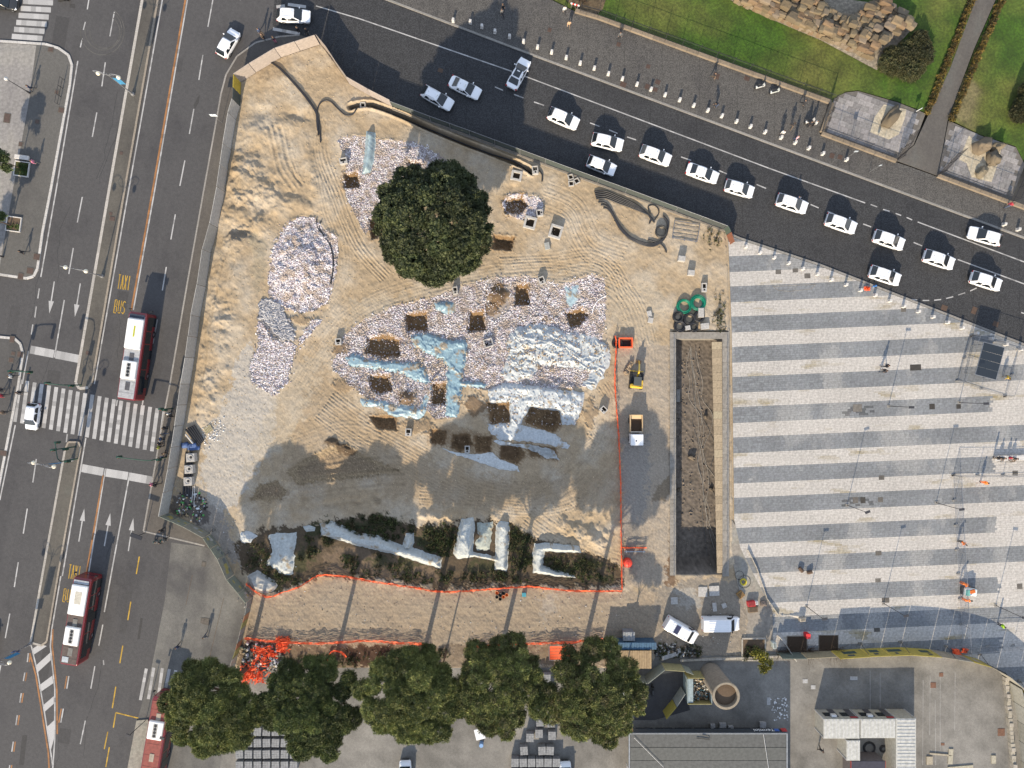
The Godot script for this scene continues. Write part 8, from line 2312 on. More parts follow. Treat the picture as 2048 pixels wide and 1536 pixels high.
	for e in [-0.3, 0.3]: bxp(sg, "leg", M.iron, Color.WHITE, Vector3(e * 0.8, 0, e * -0.5), Vector3(0.05, 0.8, 0.05))

func scooter(px: float, py: float, turn: float, label: String, c: Color) -> void:
	var y := 0.12 if py < 300 else 0.01
	var t := thing("pram" if "pram" in label else "motorcycle" if "motorcycle" in label else "scooter", label, "pram" if "pram" in label else "scooter", g(px, py) + Vector3(0, y, 0), turn)
	for x in [-0.6, 0.6]:
		var b := MB.new()
		b.lathe(Transform3D(Basis(Vector3.RIGHT, PI / 2), Vector3(x, 0.26, -0.05)), [0.12, 0, 0.26, 0, 0.26, 0.1, 0.12, 0.1], 14)
		part(b, "wheel", M.rubber, t)
	bxp(t, "body", M.car_paint, c, Vector3(-0.25, 0.35, 0), Vector3(0.85, 0.35, 0.32), 0.1)
	bxp(t, "seat", M.plastic, Color(0.02, 0.02, 0.02), Vector3(-0.2, 0.7, 0), Vector3(0.7, 0.1, 0.28), 0.04)
	bxp(t, "footboard", M.plastic, c * 0.7, Vector3(0.22, 0.28, 0), Vector3(0.4, 0.07, 0.3), 0.02)
	bxp(t, "front_shield", M.car_paint, c, Vector3(0.48, 0.3, 0), Vector3(0.1, 0.65, 0.38), 0.04)
	var h := MB.new()
	h.tube(PackedVector3Array([Vector3(0.42, 1.0, -0.36), Vector3(0.46, 0.98, 0), Vector3(0.42, 1.0, 0.36)]), 0.025, 5)
	h.tube(PackedVector3Array([Vector3(0.6, 0.3, 0), Vector3(0.46, 0.98, 0)]), 0.03, 5)
	part(h, "handlebar", M.iron, t)

# ---------------------------------------------------------------- things lying in the dig
func concrete_frame(px: float, py: float, w: float, d: float, h: float, turn: float, label: String, style := 0) -> void:   # precast chamber: four sides round an opening
	var t := thing("concrete_chamber", label, "concrete chamber", on(px, py), turn)
	var W := w / S; var D := d / S
	var c := Color(1.5, 1.45, 1.36) * rr(0.9, 1.05)
	var k := 0.13 if w < 20 else 0.3
	bxp(t, "side", M.precast, c, Vector3(0, 0, -D / 2 + k / 2), Vector3(W, h, k), 0.02)
	bxp(t, "side", M.precast, c, Vector3(0, 0, D / 2 - k / 2), Vector3(W, h, k), 0.02)
	bxp(t, "side", M.precast, c, Vector3(-W / 2 + k / 2, 0, 0), Vector3(k, h - 0.004, D - 2 * k), 0.0)
	bxp(t, "side", M.precast, c, Vector3(W / 2 - k / 2, 0, 0), Vector3(k, h - 0.004, D - 2 * k), 0.0)
	if style == 0: bxp(t, "lid_half", M.precast, c * 0.97, Vector3(0, h - 0.1, D * 0.27), Vector3(W - 2 * k, 0.09, D * 0.36))
	bxp(t, "floor", M.soil, Color(0.3, 0.28, 0.25), Vector3(0, 0.02, 0), Vector3(W - 0.05, 0.03, D - 0.05))
	if style == 0:
		var b := MB.new()
		b.col = Color(0.4, 0.4, 0.4)
		b.lathe(Transform3D(Basis(), Vector3(0, h - 0.01, D * 0.27)), [0.001, 0.012, 0.13, 0.012, 0.13, 0.0], 12)
		part(b, "knockout", M.rubber, t)
func pipe(a: Array, r: float, label: String, called := "pipe", m: Material = null, group := "", lift := 0.0, cat := "pipe") -> void:
	var p := spline(gp(a), 0.3)
	for i in p.size(): p[i].y = hy(p[i].x, p[i].z) + r + lift + 0.05
	for i in range(1, p.size() - 1): p[i].y = lerpf(p[i].y, (p[i - 1].y + p[i + 1].y) / 2, 0.5)
	var b := MB.new()
	b.tube(p, r, 7)
	one(b, called, m if m else M.black_pipe, label, cat, group)
func coil(px: float, py: float, r: float, n: int, c: Color, label: String, tr := 0.06) -> void:
	var t := thing("pipe_coil", label, "pipe coil", on(px, py))
	for k in n:
		var b := MB.new()
		b.col = c * rr(0.8, 1.15)
		var lay := k % 4
		b.tube(ring(r - (k / 4) * tr * 1.9 + rr(-0.03, 0.03), 0.08 + lay * tr * 1.7, 26), tr, 6)
		var o := part(b, "turn", M.plastic, t)
		o.position = Vector3(rr(-0.05, 0.05), 0, rr(-0.05, 0.05))
func site_objects() -> void:
	for a in [[726, 213, 11, 16, 0.0, "beside the black pipes at the top of the dig"], [689, 325, 15, 12, 0.2, "among the white stones left of the tree"], [911, 582, 10, 15, 0.12, "at the north lip of the large stone bed"], [1083, 562, 12, 15, 0.4, "near the pale blue sheet"], [679, 684, 12, 13, 0.05, "at the west tip of the stone bed"], [818, 864, 12, 15, -0.05, "below the curling blue sheet"], [935, 898, 10, 14, 0.0, "between the lower pits"], [1206, 819, 13, 12, -0.8, "on the sand near the orange net"], [1070, 343, 12, 16, 0.1, "at the end of the fence trench"], [1079, 428, 13, 13, 1.7, "beside the round pit"], [1406, 576, 10, 18, 0.0, "near the coils of green pipe"]]:
		concrete_frame(a[0], a[1], a[2], a[3], 0.7, a[4], "small white concrete chamber " + a[5])
	concrete_frame(977, 686, 18, 17, 0.6, 0.3, "square concrete frame with a black opening in the stone bed", 1)
	concrete_frame(1060, 447, 24, 24, 0.6, -0.25, "large low concrete frame beside the round pit", 1)
	concrete_frame(1111, 465, 25, 26, 0.7, -0.3, "large concrete frame with a round pipe end inside", 1)
	concrete_frame(1033, 353, 22, 20, 0.4, -0.2, "sand filled concrete frame near the fence trench", 1)
	for a in [[1141, 355, 0.3], [1153, 363, 0.5], [1142, 368, 0.1]]: concrete_frame(a[0], a[1], 11, 11, 0.3, a[2], ["thin grey frame with dark mesh, topmost of three by the fence", "thin grey frame with dark mesh beside the fence barrier", "thin grey frame with dark mesh nearest the sand"][int(a[2] * 10) % 3], 1)
	for a in [[387, 914, 16, "topmost of three in a column"], [384, 937, 17, "middle of three in a column"], [382, 961, 16, "lowest of three in a column"]]:
		var t := thing("concrete_box", "white concrete box with a round opening, " + a[3], "concrete box", on(a[0], a[1]), 0.05)
		bxp(t, "box", M.precast, Color(1.5, 1.46, 1.4), Vector3.ZERO, Vector3(1.15, 0.95, 1.15), 0.03)
		var b := MB.new()
		b.col = Color(1.3, 1.25, 1.2)
		b.lathe(Transform3D(Basis(), Vector3(0, 0.95, 0)), [0.46, 0.0, 0.44, 0.06, 0.36, 0.06, 0.34, 0.02, 0.001, 0.01], 18)
		part(b, "collar", M.precast, t)
		b = MB.new()
		b.lathe(Transform3D(Basis(), Vector3(0.1, 0.96, -0.05)), [0.2, 0.0, 0.19, 0.02, 0.001, 0.02], 12)
		part(b, "hole", M.rubber, t)
	for a in [[1361, 519, 14, 11, 0.8, -0.15, "white concrete cube on the bare sand, upper of two"], [1380, 547, 13, 11, 0.8, -0.1, "white concrete cube on the bare sand, lower of two"], [1298, 628, 9, 12, 0.35, 0.2, "pale concrete slab in the haul lane, upper of two"], [1300, 641, 10, 11, 0.35, -0.2, "pale concrete slab in the haul lane, lower of two"], [1094, 493, 10, 14, 0.4, 0.2, "grey metal box near the large concrete frame"], [1348, 1201, 14, 14, 0.12, 0.05, "square white slab on the rubble near the vans"], [1405, 1183, 18, 20, 0.15, 0.0, "pale slab beside the trench's open end"], [1428, 1181, 20, 20, 0.2, 0.05, "pale frame slab beside the other slab"], [1428, 1213, 8, 17, 0.3, 0.1, "pale upright stone lying by the vans"], [1447, 1210, 9, 9, 0.3, 0.4, "small rounded white block by the vans"], [1408, 653, 16, 12, 0.5, 0.1, "pale block behind the black coils"], [1400, 626, 11, 19, 0.6, 0.0, "pinkish stack of slabs beside the green coil"], [1048, 1188, 8, 8, 0.35, 0.0, "bright blue box on the dirt lane"], [1374, 656, 10, 9, 0.5, 0.2, "small white block on the black coils"]]:
		var t := thing("slab" if "slab" in a[6] else "blue_box" if "blue box" in a[6] else "concrete_block", a[6], "box" if "box" in a[6] else "concrete block", on(a[0], a[1]), a[5])
		bxp(t, "body", M.precast, Color(0.15, 0.75, 1.4) if "blue" in a[6] else Color(1.45, 1.42, 1.38) if "metal" not in a[6] else Color(0.8, 0.85, 0.85), Vector3.ZERO, Vector3(a[2] / S, a[4], a[3] / S), 0.03)
		if a[4] > 0.5: bxp(t, "cap", M.precast, Color(1.5, 1.47, 1.42), Vector3(0, a[4] - 0.01, 0), Vector3(a[2] / S - 0.12, 0.03, a[3] / S - 0.12), 0.01)
	# black pipes
	for k in 2: pipe([535 + k * 5, 121 + k * 2, 560 + k * 3, 139, 590 + k * 3, 170, 615 + k * 3, 200, 633 + k * 2, 228, 637 + k * 3, 258, 637 + k * 5, 272 + k * 14], 0.10, ["black corrugated pipe running from the pink hoarding into the sand, shorter", "black corrugated pipe running from the pink hoarding into the sand, longer"][k])
	pipe([636, 262, 634, 228, 640, 209, 650, 202, 662, 204, 678, 220, 692, 231, 706, 230, 716, 218, 722, 212], 0.10, "black pipe snaking to the small concrete chamber")
	for k in 2: pipe([634 + k * 10, 438 + k * 4, 636 + k * 4, 456, 650, 474, 662 + k, 495, 667 + k, 525, 665 + k, 548, 661 + k * 2, 568], 0.07, ["thin black pipe over the white stone heap, left of two", "thin black pipe over the white stone heap, right of two"][k])
	pipe([735, 214, 760, 216, 800, 231, 860, 256, 920, 281, 980, 304, 1030, 322, 1052, 337, 1062, 343], 0.11, "long black pipe lying in the trench beside the fence")
	pipe([1078, 342, 1084, 350, 1084, 364], 0.11, "short black pipe elbow from the chamber by the fence")
	for k in 5: pipe([1188 + k, 384 + k * 3.6, 1210, 383 + k * 3.6, 1240 - k, 395 + k * 3, 1270, 409 + k * 2.6, 1292 + k * 2, 426 + k * 2, 1302 + k * 2 - (12 if k == 4 else 0), 440 + k * 2], 0.11, "black pipe in the upper fanned bundle, %s from the fence" % nth(k), "pipe", null, "upper bundle of black pipes")
	for k in 3: pipe([1196 + k * 5, 405 + k * 6, 1211 + k * 2, 407 + k * 6, 1224 + k, 425 + k * 4, 1240, 453 + k * 3, 1264, 477 + k * 2, 1298, 488 + k * 2.6, 1320, 482 + k * 2, 1333, 464 + k * 2, 1336 - k, 446, 1325 + k * 2, 432 + k * 3], 0.11, "black pipe in the long lower bundle, %s from the fence side" % nth(k), "pipe", null, "lower bundle of black pipes")
	pipe([1295, 480, 1318, 487, 1328, 496, 1332, 506], 0.10, "short black pipe end trailing from the lower bundle")
	pipe([1300, 428, 1295, 415, 1304, 411, 1314, 416, 1317, 428, 1309, 440], 0.07, "thin black pipe loop near the fence")
	coil(1321, 464, 0.75, 4, Color(0.03, 0.03, 0.03), "black pipe ring among the lower bundle", 0.09)
	pipe([1100, 590, 1094, 600, 1087, 618], 0.05, "short black hose on the white stones")
	pipe([1212, 592, 1195, 602, 1186, 618, 1184, 628], 0.04, "thin violet hose on the white stones", "hose", M.plastic)
	coil(1367, 613, 0.98, 12, Color(0.0, 0.16, 0.09), "green corrugated pipe coil, left of the green pair")
	coil(1395, 606, 1.05, 14, Color(0.0, 0.17, 0.10), "green corrugated pipe coil, right of the green pair")
	for a in [[1355, 634, 0.68, "beside the left green coil"], [1377, 638, 0.76, "between the green coils"], [1397, 634, 0.68, "below the right green coil"], [1358, 653, 0.74, "nearest the trench wall"], [1386, 655, 0.6, "half under pale blocks"]]: coil(a[0], a[1], a[2], 10, Color(0.022, 0.022, 0.024), "black pipe coil " + a[3])
	# straight pipes and drums by the left hoarding
	for k in 6: pipe([374 + k * 3.4 - (4 if k > 3 else 0), 903 + (k % 3) * 6, 368 + k * 3.6 - (4 if k > 3 else 0), 988 + (k % 2) * 6], 0.13, "long straight black pipe beside the concrete boxes, %s from the hoarding" % nth(k), "pipe", null, "straight black pipes by the hoarding")
	for k in 5: pipe([374 + k * 4, 858 - k * 2, 400 + k * 2.4, 892 - k * 2.6], 0.14, "short black pipe in the slanting pile, %s from the hoarding" % nth(k), "pipe", null, "slanting pile of black pipes", 0.1)
	pipe([375, 868, 391, 888], 0.12, "white pipe on the slanting black pile", "pipe", M.kerb, "", 0.3)
	for k in 2: pipe([388 + k * 3, 972, 384 + k * 5, 1004 + k * 6], 0.06, ["pale timber below the concrete boxes, shorter", "pale timber below the concrete boxes, longer"][k], "timber", M.kerb, "", 0, "timber")
	for k in 2:
		var t := thing("blue_bag", ["blue and white bag pile beside the straight pipes", "small blue bag beside the slanting pipe pile"][k], "bag", on(390 - k * 18, 893 - k * 3))
		t.add_child(bag_mesh(Color(0.10, 0.17, 0.38), 0.7 - k * 0.2))
	var pl := thing("wooden_pallet", "small wooden pallet on the sand near the black pipes", "pallet", on(418, 858), 0.5)
	for k in 6: bxp(pl, "board", M.stone, Color(1.1, 0.95, 0.68), Vector3((k - 2.5) * 0.19, 0.1, 0), Vector3(0.13, 0.03, 0.9))
	for k in 3: bxp(pl, "bearer", M.stone, Color(0.9, 0.78, 0.55), Vector3(0, 0, (k - 1) * 0.4), Vector3(1.1, 0.1, 0.1))
	scatter("litter_scatter", "scattered white and coloured rubbish on black ground by the hoarding", [358, 985, 400, 985, 415, 1000, 416, 1030, 390, 1045, 350, 1025], 130, 0.08, 0.4, [Color(0.65, 0.68, 0.7), Color(0.4, 0.42, 0.44), Color(0.03, 0.03, 0.03), Color(0.1, 0.35, 0.1), Color(0.4, 0.3, 0.18), Color(0.02, 0.02, 0.02)])
	scatter("litter_scatter", "white fragments on the pale lane near the concrete boxes", [400, 870, 425, 840, 450, 830, 455, 860, 420, 900], 120, 0.05, 0.22, [Color(0.7, 0.7, 0.7), Color(0.6, 0.58, 0.55)])
	# steel frame on the sand
	var fr := thing("steel_frame", "flat rectangular steel grid lying on the sand near the fence end", "steel grid", on(1371, 463), -0.16)
	for k in 4: bxp(fr, "edge_bar", M.steel, Color(0.7, 0.7, 0.72), Vector3([0, 0, -1, 1][k] * 1.75, 0.08, [-1, 1, 0, 0][k] * 1.2), Vector3(3.6, 0.09, 0.09) if k < 2 else Vector3(0.09, 0.09, 2.4))
	for k in 3: bxp(fr, "cross_bar", M.steel, Color(0.7, 0.7, 0.72), Vector3(0, 0.06, (k - 1) * 0.6), Vector3(3.5, 0.05, 0.05))
	for k in 3: bxp(fr, "leg", M.steel, Color(0.7, 0.7, 0.72), Vector3((k - 1) * 1.6, 0.0, 1.15), Vector3(0.08, 0.1, 0.5))
	# orange framed shaft with a black coil
	var sh := thing("orange_guarded_shaft", "small shaft guarded by an orange frame beside the haul lane", "shaft", on(1250, 686))
	for k in 4: bxp(sh, "guard", M.orange_mesh, Color.WHITE, Vector3([0, 0, -1, 1][k] * 0.9, 0.0, [-1, 1, 0, 0][k] * 0.62), Vector3(1.9, 0.75, 0.16) if k < 2 else Vector3(0.16, 0.73, 1.1))
	bxp(sh, "opening", M.rubber, Color(0.3, 0.3, 0.3), Vector3(0, 0.03, 0.05), Vector3(1.5, 0.03, 0.8))
	bxp(sh, "ledge", M.stone, Color(0.9, 0.7, 0.4), Vector3(0, 0.08, -0.46), Vector3(1.6, 0.05, 0.14))
	coil(1233, 687, 0.66, 10, Color(0.02, 0.02, 0.022), "black hose bundle beside the orange guarded shaft", 0.07)
	# water tank, barrier, tubs
	var tk := thing("water_tank", "round red plastic tank by the short orange barrier", "tank", on(1254, 1123))
	var b := MB.new()
	b.col = Color(0.62, 0.05, 0.025)
	b.lathe(Transform3D(), [0.001, 0, 0.55, 0, 0.62, 0.15, 0.62, 0.75, 0.5, 1.0, 0.2, 1.1, 0.001, 1.1], 18)
	part(b, "shell", M.plastic, tk)
	for k in 2:
		b = MB.new()
		b.col = Color(0.45, 0.03, 0.02)
		b.tube(PackedVector3Array([Vector3(-0.62 + k * 0.62, 0.5 + k * 0.62, 0.62 - k * 1.24), Vector3(0.62 - k * 0.62, 0.5 + k * 0.62, 0.62)]), 0.03, 5)
		part(b, "strap", M.plastic, tk)
	var br := thing("trestle_barrier", "blue grey metal trestle beside the short orange net", "barrier", on(1268, 1099))
	for k in 2:
		b = MB.new()
		b.col = Color(0.4, 0.55, 0.75)
		b.tube(PackedVector3Array([Vector3(-1.4, 0.75 - k * 0.35, 0.1), Vector3(1.4, 0.75 - k * 0.35, 0.1)]), 0.05, 6)
		part(b, "rail", M.steel, br)
	for e in [-1.2, 0.0, 1.2]: bxp(br, "leg", M.steel, Color.WHITE, Vector3(e, 0, 0.1), Vector3(0.06, 0.8, 0.4))
	for k in 7:
		b = MB.new()
		b.col = Color(0.015, 0.015, 0.015) if k % 3 else Color(0.6, 0.15, 0.02)
		b.lathe(Transform3D(), [0.001, 0, 0.16, 0, 0.21, 0.4, 0.23, 0.42, 0.19, 0.4, 0.15, 0.06, 0.001, 0.06], 12)
		one(b, "tub", M.plastic, ("orange tub, %s of the tubs clustered by the safety net" if k % 3 == 0 else "black tub, %s of the tubs clustered by the safety net") % nth(k), "tub", "tubs by the safety net", on(994 + (k % 4) * 6.5, 1184 + (k / 4) * 8 + (k % 2) * 4))
	# the machines
	var ex := thing("mini_excavator", "small yellow excavator on tracks with its boom folded forward", "excavator", on(1271, 762), deg_to_rad(85))
	for s in [-1.0, 1.0]:
		b = MB.new()
		var rows := []
		for k in 20:
			var a := TAU * k / 20
			var p := Vector3(cos(a) * 0.30 + signf(cos(a)) * 0.85, 0.30 + sin(a) * 0.29, 0)
			rows.append(PackedVector3Array([p + Vector3(0, 0, s * 0.55), p + Vector3(0, 0, s * 0.92)]))
		rows.append(rows[0])
		b.col = Color(2.2, 2.0, 1.8)
		b.grid(rows, false, s > 0)
		var tr := part(b, "track", M.rubber, ex)
		for k in 10: bxp(tr, "shoe", M.rubber, Color(3, 2.8, 2.5), Vector3(-1.0 + k * 0.22, 0.59, s * 0.735), Vector3(0.1, 0.04, 0.38))
	bxp(ex, "chassis", M.plain, Color(0.05, 0.05, 0.05), Vector3(0, 0.3, 0), Vector3(1.5, 0.35, 1.1), 0.05)
	bxp(ex, "counterweight", M.car_paint, Color(0.66, 0.42, 0.03), Vector3(-0.72, 0.7, 0), Vector3(0.6, 0.65, 1.75), 0.22)
	bxp(ex, "engine_cover", M.car_paint, Color(0.62, 0.40, 0.03), Vector3(-0.3, 0.7, 0.55), Vector3(0.9, 0.55, 0.6), 0.08)
	bxp(ex, "cab", M.glass, Color.WHITE, Vector3(-0.05, 0.68, -0.05), Vector3(1.15, 1.35, 1.0), 0.1)
	bxp(ex, "cab_roof", M.plain, Color(0.06, 0.07, 0.07), Vector3(-0.05, 2.03, -0.05), Vector3(1.2, 0.07, 1.05), 0.03)
	for q in [[[0.5, 0.9, 0], [1.3, 2.1, 0], "boom", 0.2], [[1.3, 2.1, 0], [2.3, 1.5, 0.05], "boom", 0.17], [[2.3, 1.5, 0.05], [2.75, 0.6, 0.1], "dipper", 0.14]]:
		b = MB.new()
		b.col = Color(0.70, 0.46, 0.05)
		b.bar(Vector3(q[0][0], q[0][1], q[0][2]), Vector3(q[1][0], q[1][1], q[1][2]), q[3], q[3] * 1.2)
		part(b, q[2], M.car_paint, ex)
	b = MB.new()
	b.tube(PackedVector3Array([Vector3(0.7, 1.3, 0.1), Vector3(1.5, 2.2, 0.1)]), 0.05, 6)
	part(b, "ram", M.steel, ex)
	bxp(ex, "bucket", M.plain, Color(0.20, 0.12, 0.06), Vector3(2.65, 0.1, 0.1), Vector3(0.45, 0.5, 0.7), 0.08)
	bxp(ex, "blade", M.plain, Color(0.5, 0.34, 0.05), Vector3(1.35, 0.05, 0), Vector3(0.12, 0.4, 1.8), 0.03)
	for k in 4: rock_thing(on(1252 + k * 3, 745 - k * 6), Vector3(0.6, 0.5, 0.7), Color(0.40, 0.30, 0.20), "earth_clod", "lump of dug earth beside the excavator's blade, %s from its track" % nth(k), "earth", "lumps by the excavator")
	var dm := thing("site_dumper", "small white cabbed dumper with a brown skip in the haul lane", "dumper", on(1269, 858), deg_to_rad(-90))
	bxp(dm, "chassis", M.plain, Color(0.05, 0.05, 0.05), Vector3(0, 0.45, 0), Vector3(3.8, 0.25, 0.9))
	bxp(dm, "cab", M.car_paint, Color(0.76, 0.76, 0.76), Vector3(1.35, 0.5, 0), Vector3(1.55, 1.55, 1.75), 0.12)
	bxp(dm, "windscreen", M.glass, Color.WHITE, Vector3(2.13, 1.2, 0), Vector3(0.05, 0.65, 1.4))
	bxp(dm, "roof_vent", M.plain, Color(0.05, 0.05, 0.05), Vector3(1.5, 2.05, 0.1), Vector3(0.18, 0.06, 0.18), 0.02)
	var tan := Color(0.50, 0.36, 0.2)
	bxp(dm, "skip_floor", M.soil, Color(0.55, 0.5, 0.45), Vector3(-0.85, 0.8, 0), Vector3(2.2, 0.25, 1.5))
	for k in 4: bxp(dm, "skip_side", M.plain, tan if k != 3 else Color(0.55, 0.5, 0.42), Vector3(-0.85 + [0, 0, -1.15, 1.15][k], 0.75, [-0.82, 0.82, 0, 0][k]), Vector3(2.35, 0.85, 0.09) if k < 2 else Vector3(0.09, 0.83, 1.55))
	bxp(dm, "tailgate", M.plain, Color(0.62, 0.47, 0.28), Vector3(-1.75, 1.1, 0), Vector3(0.55, 0.1, 1.5), 0.02)
	for s in [-1.0, 1.0]:
		wheel(dm, 1.3, s * 0.75, 0.42, 0.28)
		wheel(dm, -1.2, s * 0.75, 0.42, 0.28)
		bxp(dm, "mirror", M.plain, Color(0.03, 0.03, 0.03), Vector3(1.9, 1.5, s * 1.0), Vector3(0.1, 0.3, 0.16), 0.02)
	# corner by the plaza
	for a in [[1486, 1163, 0.42, "yellow hose coil on the corner paving"]]: coil(a[0], a[1], a[2], 8, Color(0.5, 0.42, 0.03), a[3], 0.05)
	for a in [[1488, 1163, 0.85], [1478, 1150, 0.6]]:
		b = MB.new()
		b.tube(ring(a[2], 0.04, 28), 0.025, 5)
		one(b, "cable_loop", M.black_pipe, "wide loose black cable loop around the yellow coil" if a[2] > 0.7 else "smaller loose black cable loop above the yellow coil", "cable", "", g(a[0], a[1]) + Vector3(0, 0.1, 0))
	for a in [[1480, 1188, 0.9, 0.9, 0.3, Color(0.42, 0.24, 0.08), "brown wooden box turned on edge at the corner paving"], [1500, 1205, 1.1, 0.7, 0.6, Color(0.58, 0.04, 0.05), "red crate at the corner paving"], [1504, 1217, 1.3, 0.8, 0.4, Color(0.22, 0.15, 0.09), "brown crate of scraps below the red one"], [1510, 1203, 0.4, 0.5, 0.6, Color(0.7, 0.7, 0.7), "white crate end beside the red crate"], [1601, 1236, 0.8, 0.5, 0.7, Color(0.5, 0.44, 0.36), "sandbag heap at the plaza corner"], [1544, 1286, 0.5, 0.85, 0.9, Color(0.55, 0.62, 0.6), "pale sign box with green mark by the bare shrub"]]:
		var t := thing("crate" if "crate" in a[6] else "box" if "box" in a[6] else "sandbag", a[6], "crate", g(a[0], a[1]) + Vector3(0, 0.1, 0), 0.7 if "turned" in a[6] else 0.1)
		bxp(t, "body", M.board, a[5], Vector3.ZERO, Vector3(a[2], a[4], a[3]), 0.05)
		bxp(t, "inside", M.board, a[5] * 0.5, Vector3(0, a[4] - 0.005, 0), Vector3(a[2] - 0.2, 0.02, a[3] - 0.2))
	rock_thing(g(1525, 1206) + Vector3(0, 0.1, 0), Vector3(0.8, 0.4, 0.8), Color(0.22, 0.18, 0.15), "stump", "round brown stump at the corner paving", "stump")
	# low pale board fence of the corner
	hoarding([1494, 1098, 1512, 1135, 1522, 1165, 1532, 1195, 1556, 1230], 0.45, 1.3, [Color(0.55, 0.51, 0.44)], "low_barrier", "low pale board barrier between the corner paving and the plaza", "barrier", {"side": 1.0})
	hoarding([1553, 1268, 1567, 1285, 1588, 1318], 1.0, 1.3, [Color(0.6, 0.58, 0.54)], "low_barrier", "low white board barrier slanting beside the first tree pit", "barrier", {"side": 1.0})
	drape([1558, 1228, 1575, 1229, 1590, 1226, 1606, 1226, 1604, 1236, 1596, 1236, 1580, 1232, 1562, 1232], "loose white sheet trailing over the plaza corner", Color(0.60, 0.56, 0.50), 0.15, 4, 0.2, 0.06, M.fabric, 1.0, "cover_sheet", 0.1, 0.0).position.y = 0.1
func bag_mesh(c: Color, r: float) -> MeshInstance3D:
	var o := MeshInstance3D.new()
	o.name = "bag"
	o.mesh = rock_mesh(Vector3(r * 2.2, r, r * 1.6), c, r * 9, 0.3).mesh()
	o.material_override = M.fabric
	return o

# ---------------------------------------------------------------- people: one continuous skin per figure, meshed as surface nets
func bones(pose: String) -> Array:   # [from, to, radius from, radius to, kind]; kinds: 0 skin, 1 top, 2 trousers, 3 shoes, 4 hair; facing +z
	var s := 0.0
	if pose == "walk": s = 1.0
	if pose == "stroll": s = 0.55
	var hip := 0.92; var bend := 0.0
	if pose == "bend": bend = 0.75
	if pose == "sit": hip = 0.52
	var o := []
	var up := Vector3(0, cos(bend), sin(bend))
	var P := Vector3(0, hip, 0)
	var chest := P + up * 0.40; var neck := P + up * 0.54; var head := neck + up.lerp(Vector3.UP, 0.4).normalized() * 0.17
	var f := Vector3(0, -sin(bend * 0.6), cos(bend * 0.6))
	o.append([P + Vector3(-0.07, 0, 0), P + Vector3(0.07, 0, 0), 0.125, 0.125, 2])
	o.append([P + up * 0.06, chest, 0.135, 0.155, 1])
	o.append([chest + Vector3(-0.11, 0.05, 0), chest + Vector3(0.11, 0.05, 0), 0.11, 0.11, 1])
	o.append([chest, neck + up * 0.04, 0.08, 0.055, 0])
	o.append([head - up * 0.02, head + up * 0.05, 0.088, 0.098, 0])
	o.append([head + f * 0.02 - up * 0.07, head + f * 0.05 - up * 0.06, 0.05, 0.04, 0])
	o.append([head + f * 0.095, head + f * 0.115 - up * 0.02, 0.014, 0.018, 0])
	for k in [-1.0, 1.0]: o.append([head + Vector3(k * 0.095, 0, 0), head + Vector3(k * 0.1, 0.03, 0), 0.02, 0.022, 0])
	o.append([head + up * 0.055 - f * 0.03, head + up * 0.07 + f * 0.03, 0.10, 0.085, 4])
	o.append([head - f * 0.05 - up * 0.03, head - f * 0.04 + up * 0.03, 0.07, 0.085, 4])
	for k in [-1.0, 1.0]:
		var sh: Vector3 = chest + Vector3(k * 0.18, 0.07, 0)
		var sw: float = -k * s * 0.42
		var el: Vector3 = sh + Vector3(k * 0.06, -0.27, sin(sw) * 0.25) if bend == 0.0 else sh + Vector3(k * 0.04, -0.27, 0.06)
		var wr: Vector3 = el + Vector3(-k * 0.01, -0.22, 0.10 + sin(sw) * 0.16)
		if pose == "sit": wr = el + Vector3(-k * 0.06, -0.08, 0.22)
		o.append([sh, el, 0.062, 0.048, 1])
		o.append([el, wr, 0.046, 0.034, 1])
		var d: Vector3 = (wr - el).normalized()
		o.append([wr, wr + d * 0.07, 0.033, 0.036, 0])
		for q in 4: o.append([wr + d * 0.08 + Vector3(k * 0.0, 0, (q - 1.5) * 0.019), wr + d * (0.135 + [0.0, 0.018, 0.022, 0.01][q]) + Vector3(-k * 0.02, 0, (q - 1.5) * 0.02), 0.012, 0.010, 0])
		o.append([wr + d * 0.03 + Vector3(0, 0, 0.03), wr + d * 0.085 + Vector3(-k * 0.01, 0, 0.055), 0.013, 0.011, 0])
		var hp: Vector3 = P + Vector3(k * 0.095, -0.03, 0)
		var an: float = k * s * 0.42
		var kn: Vector3; var ak: Vector3
		if pose == "sit":
			kn = hp + Vector3(k * 0.03, 0.0, 0.42); ak = kn + Vector3(0, -0.42, 0.02)
		else:
			kn = hp + Vector3(k * 0.01, -0.42 * cos(an), 0.42 * sin(an) + 0.02); ak = kn + Vector3(0, -0.40 * cos(an * 0.6), 0.40 * sin(an) - (0.12 if an < 0 else 0.02) * absf(s))
			ak.y = maxf(ak.y, 0.07)
		o.append([hp, kn, 0.095, 0.066, 2])
		o.append([kn, ak, 0.06, 0.045, 2])
		o.append([ak + Vector3(0, -0.02, -0.03), Vector3(ak.x, maxf(0.035, ak.y - 0.04), ak.z + 0.17), 0.042, 0.034, 3])
	return o
func cap(p: Vector3, b: Array) -> float:
	var ab: Vector3 = b[1] - b[0]
	var t := clampf((p - b[0]).dot(ab) / maxf(ab.length_squared(), 1e-6), 0, 1)
	return p.distance_to(b[0] + ab * t) - lerpf(b[2], b[3], t)
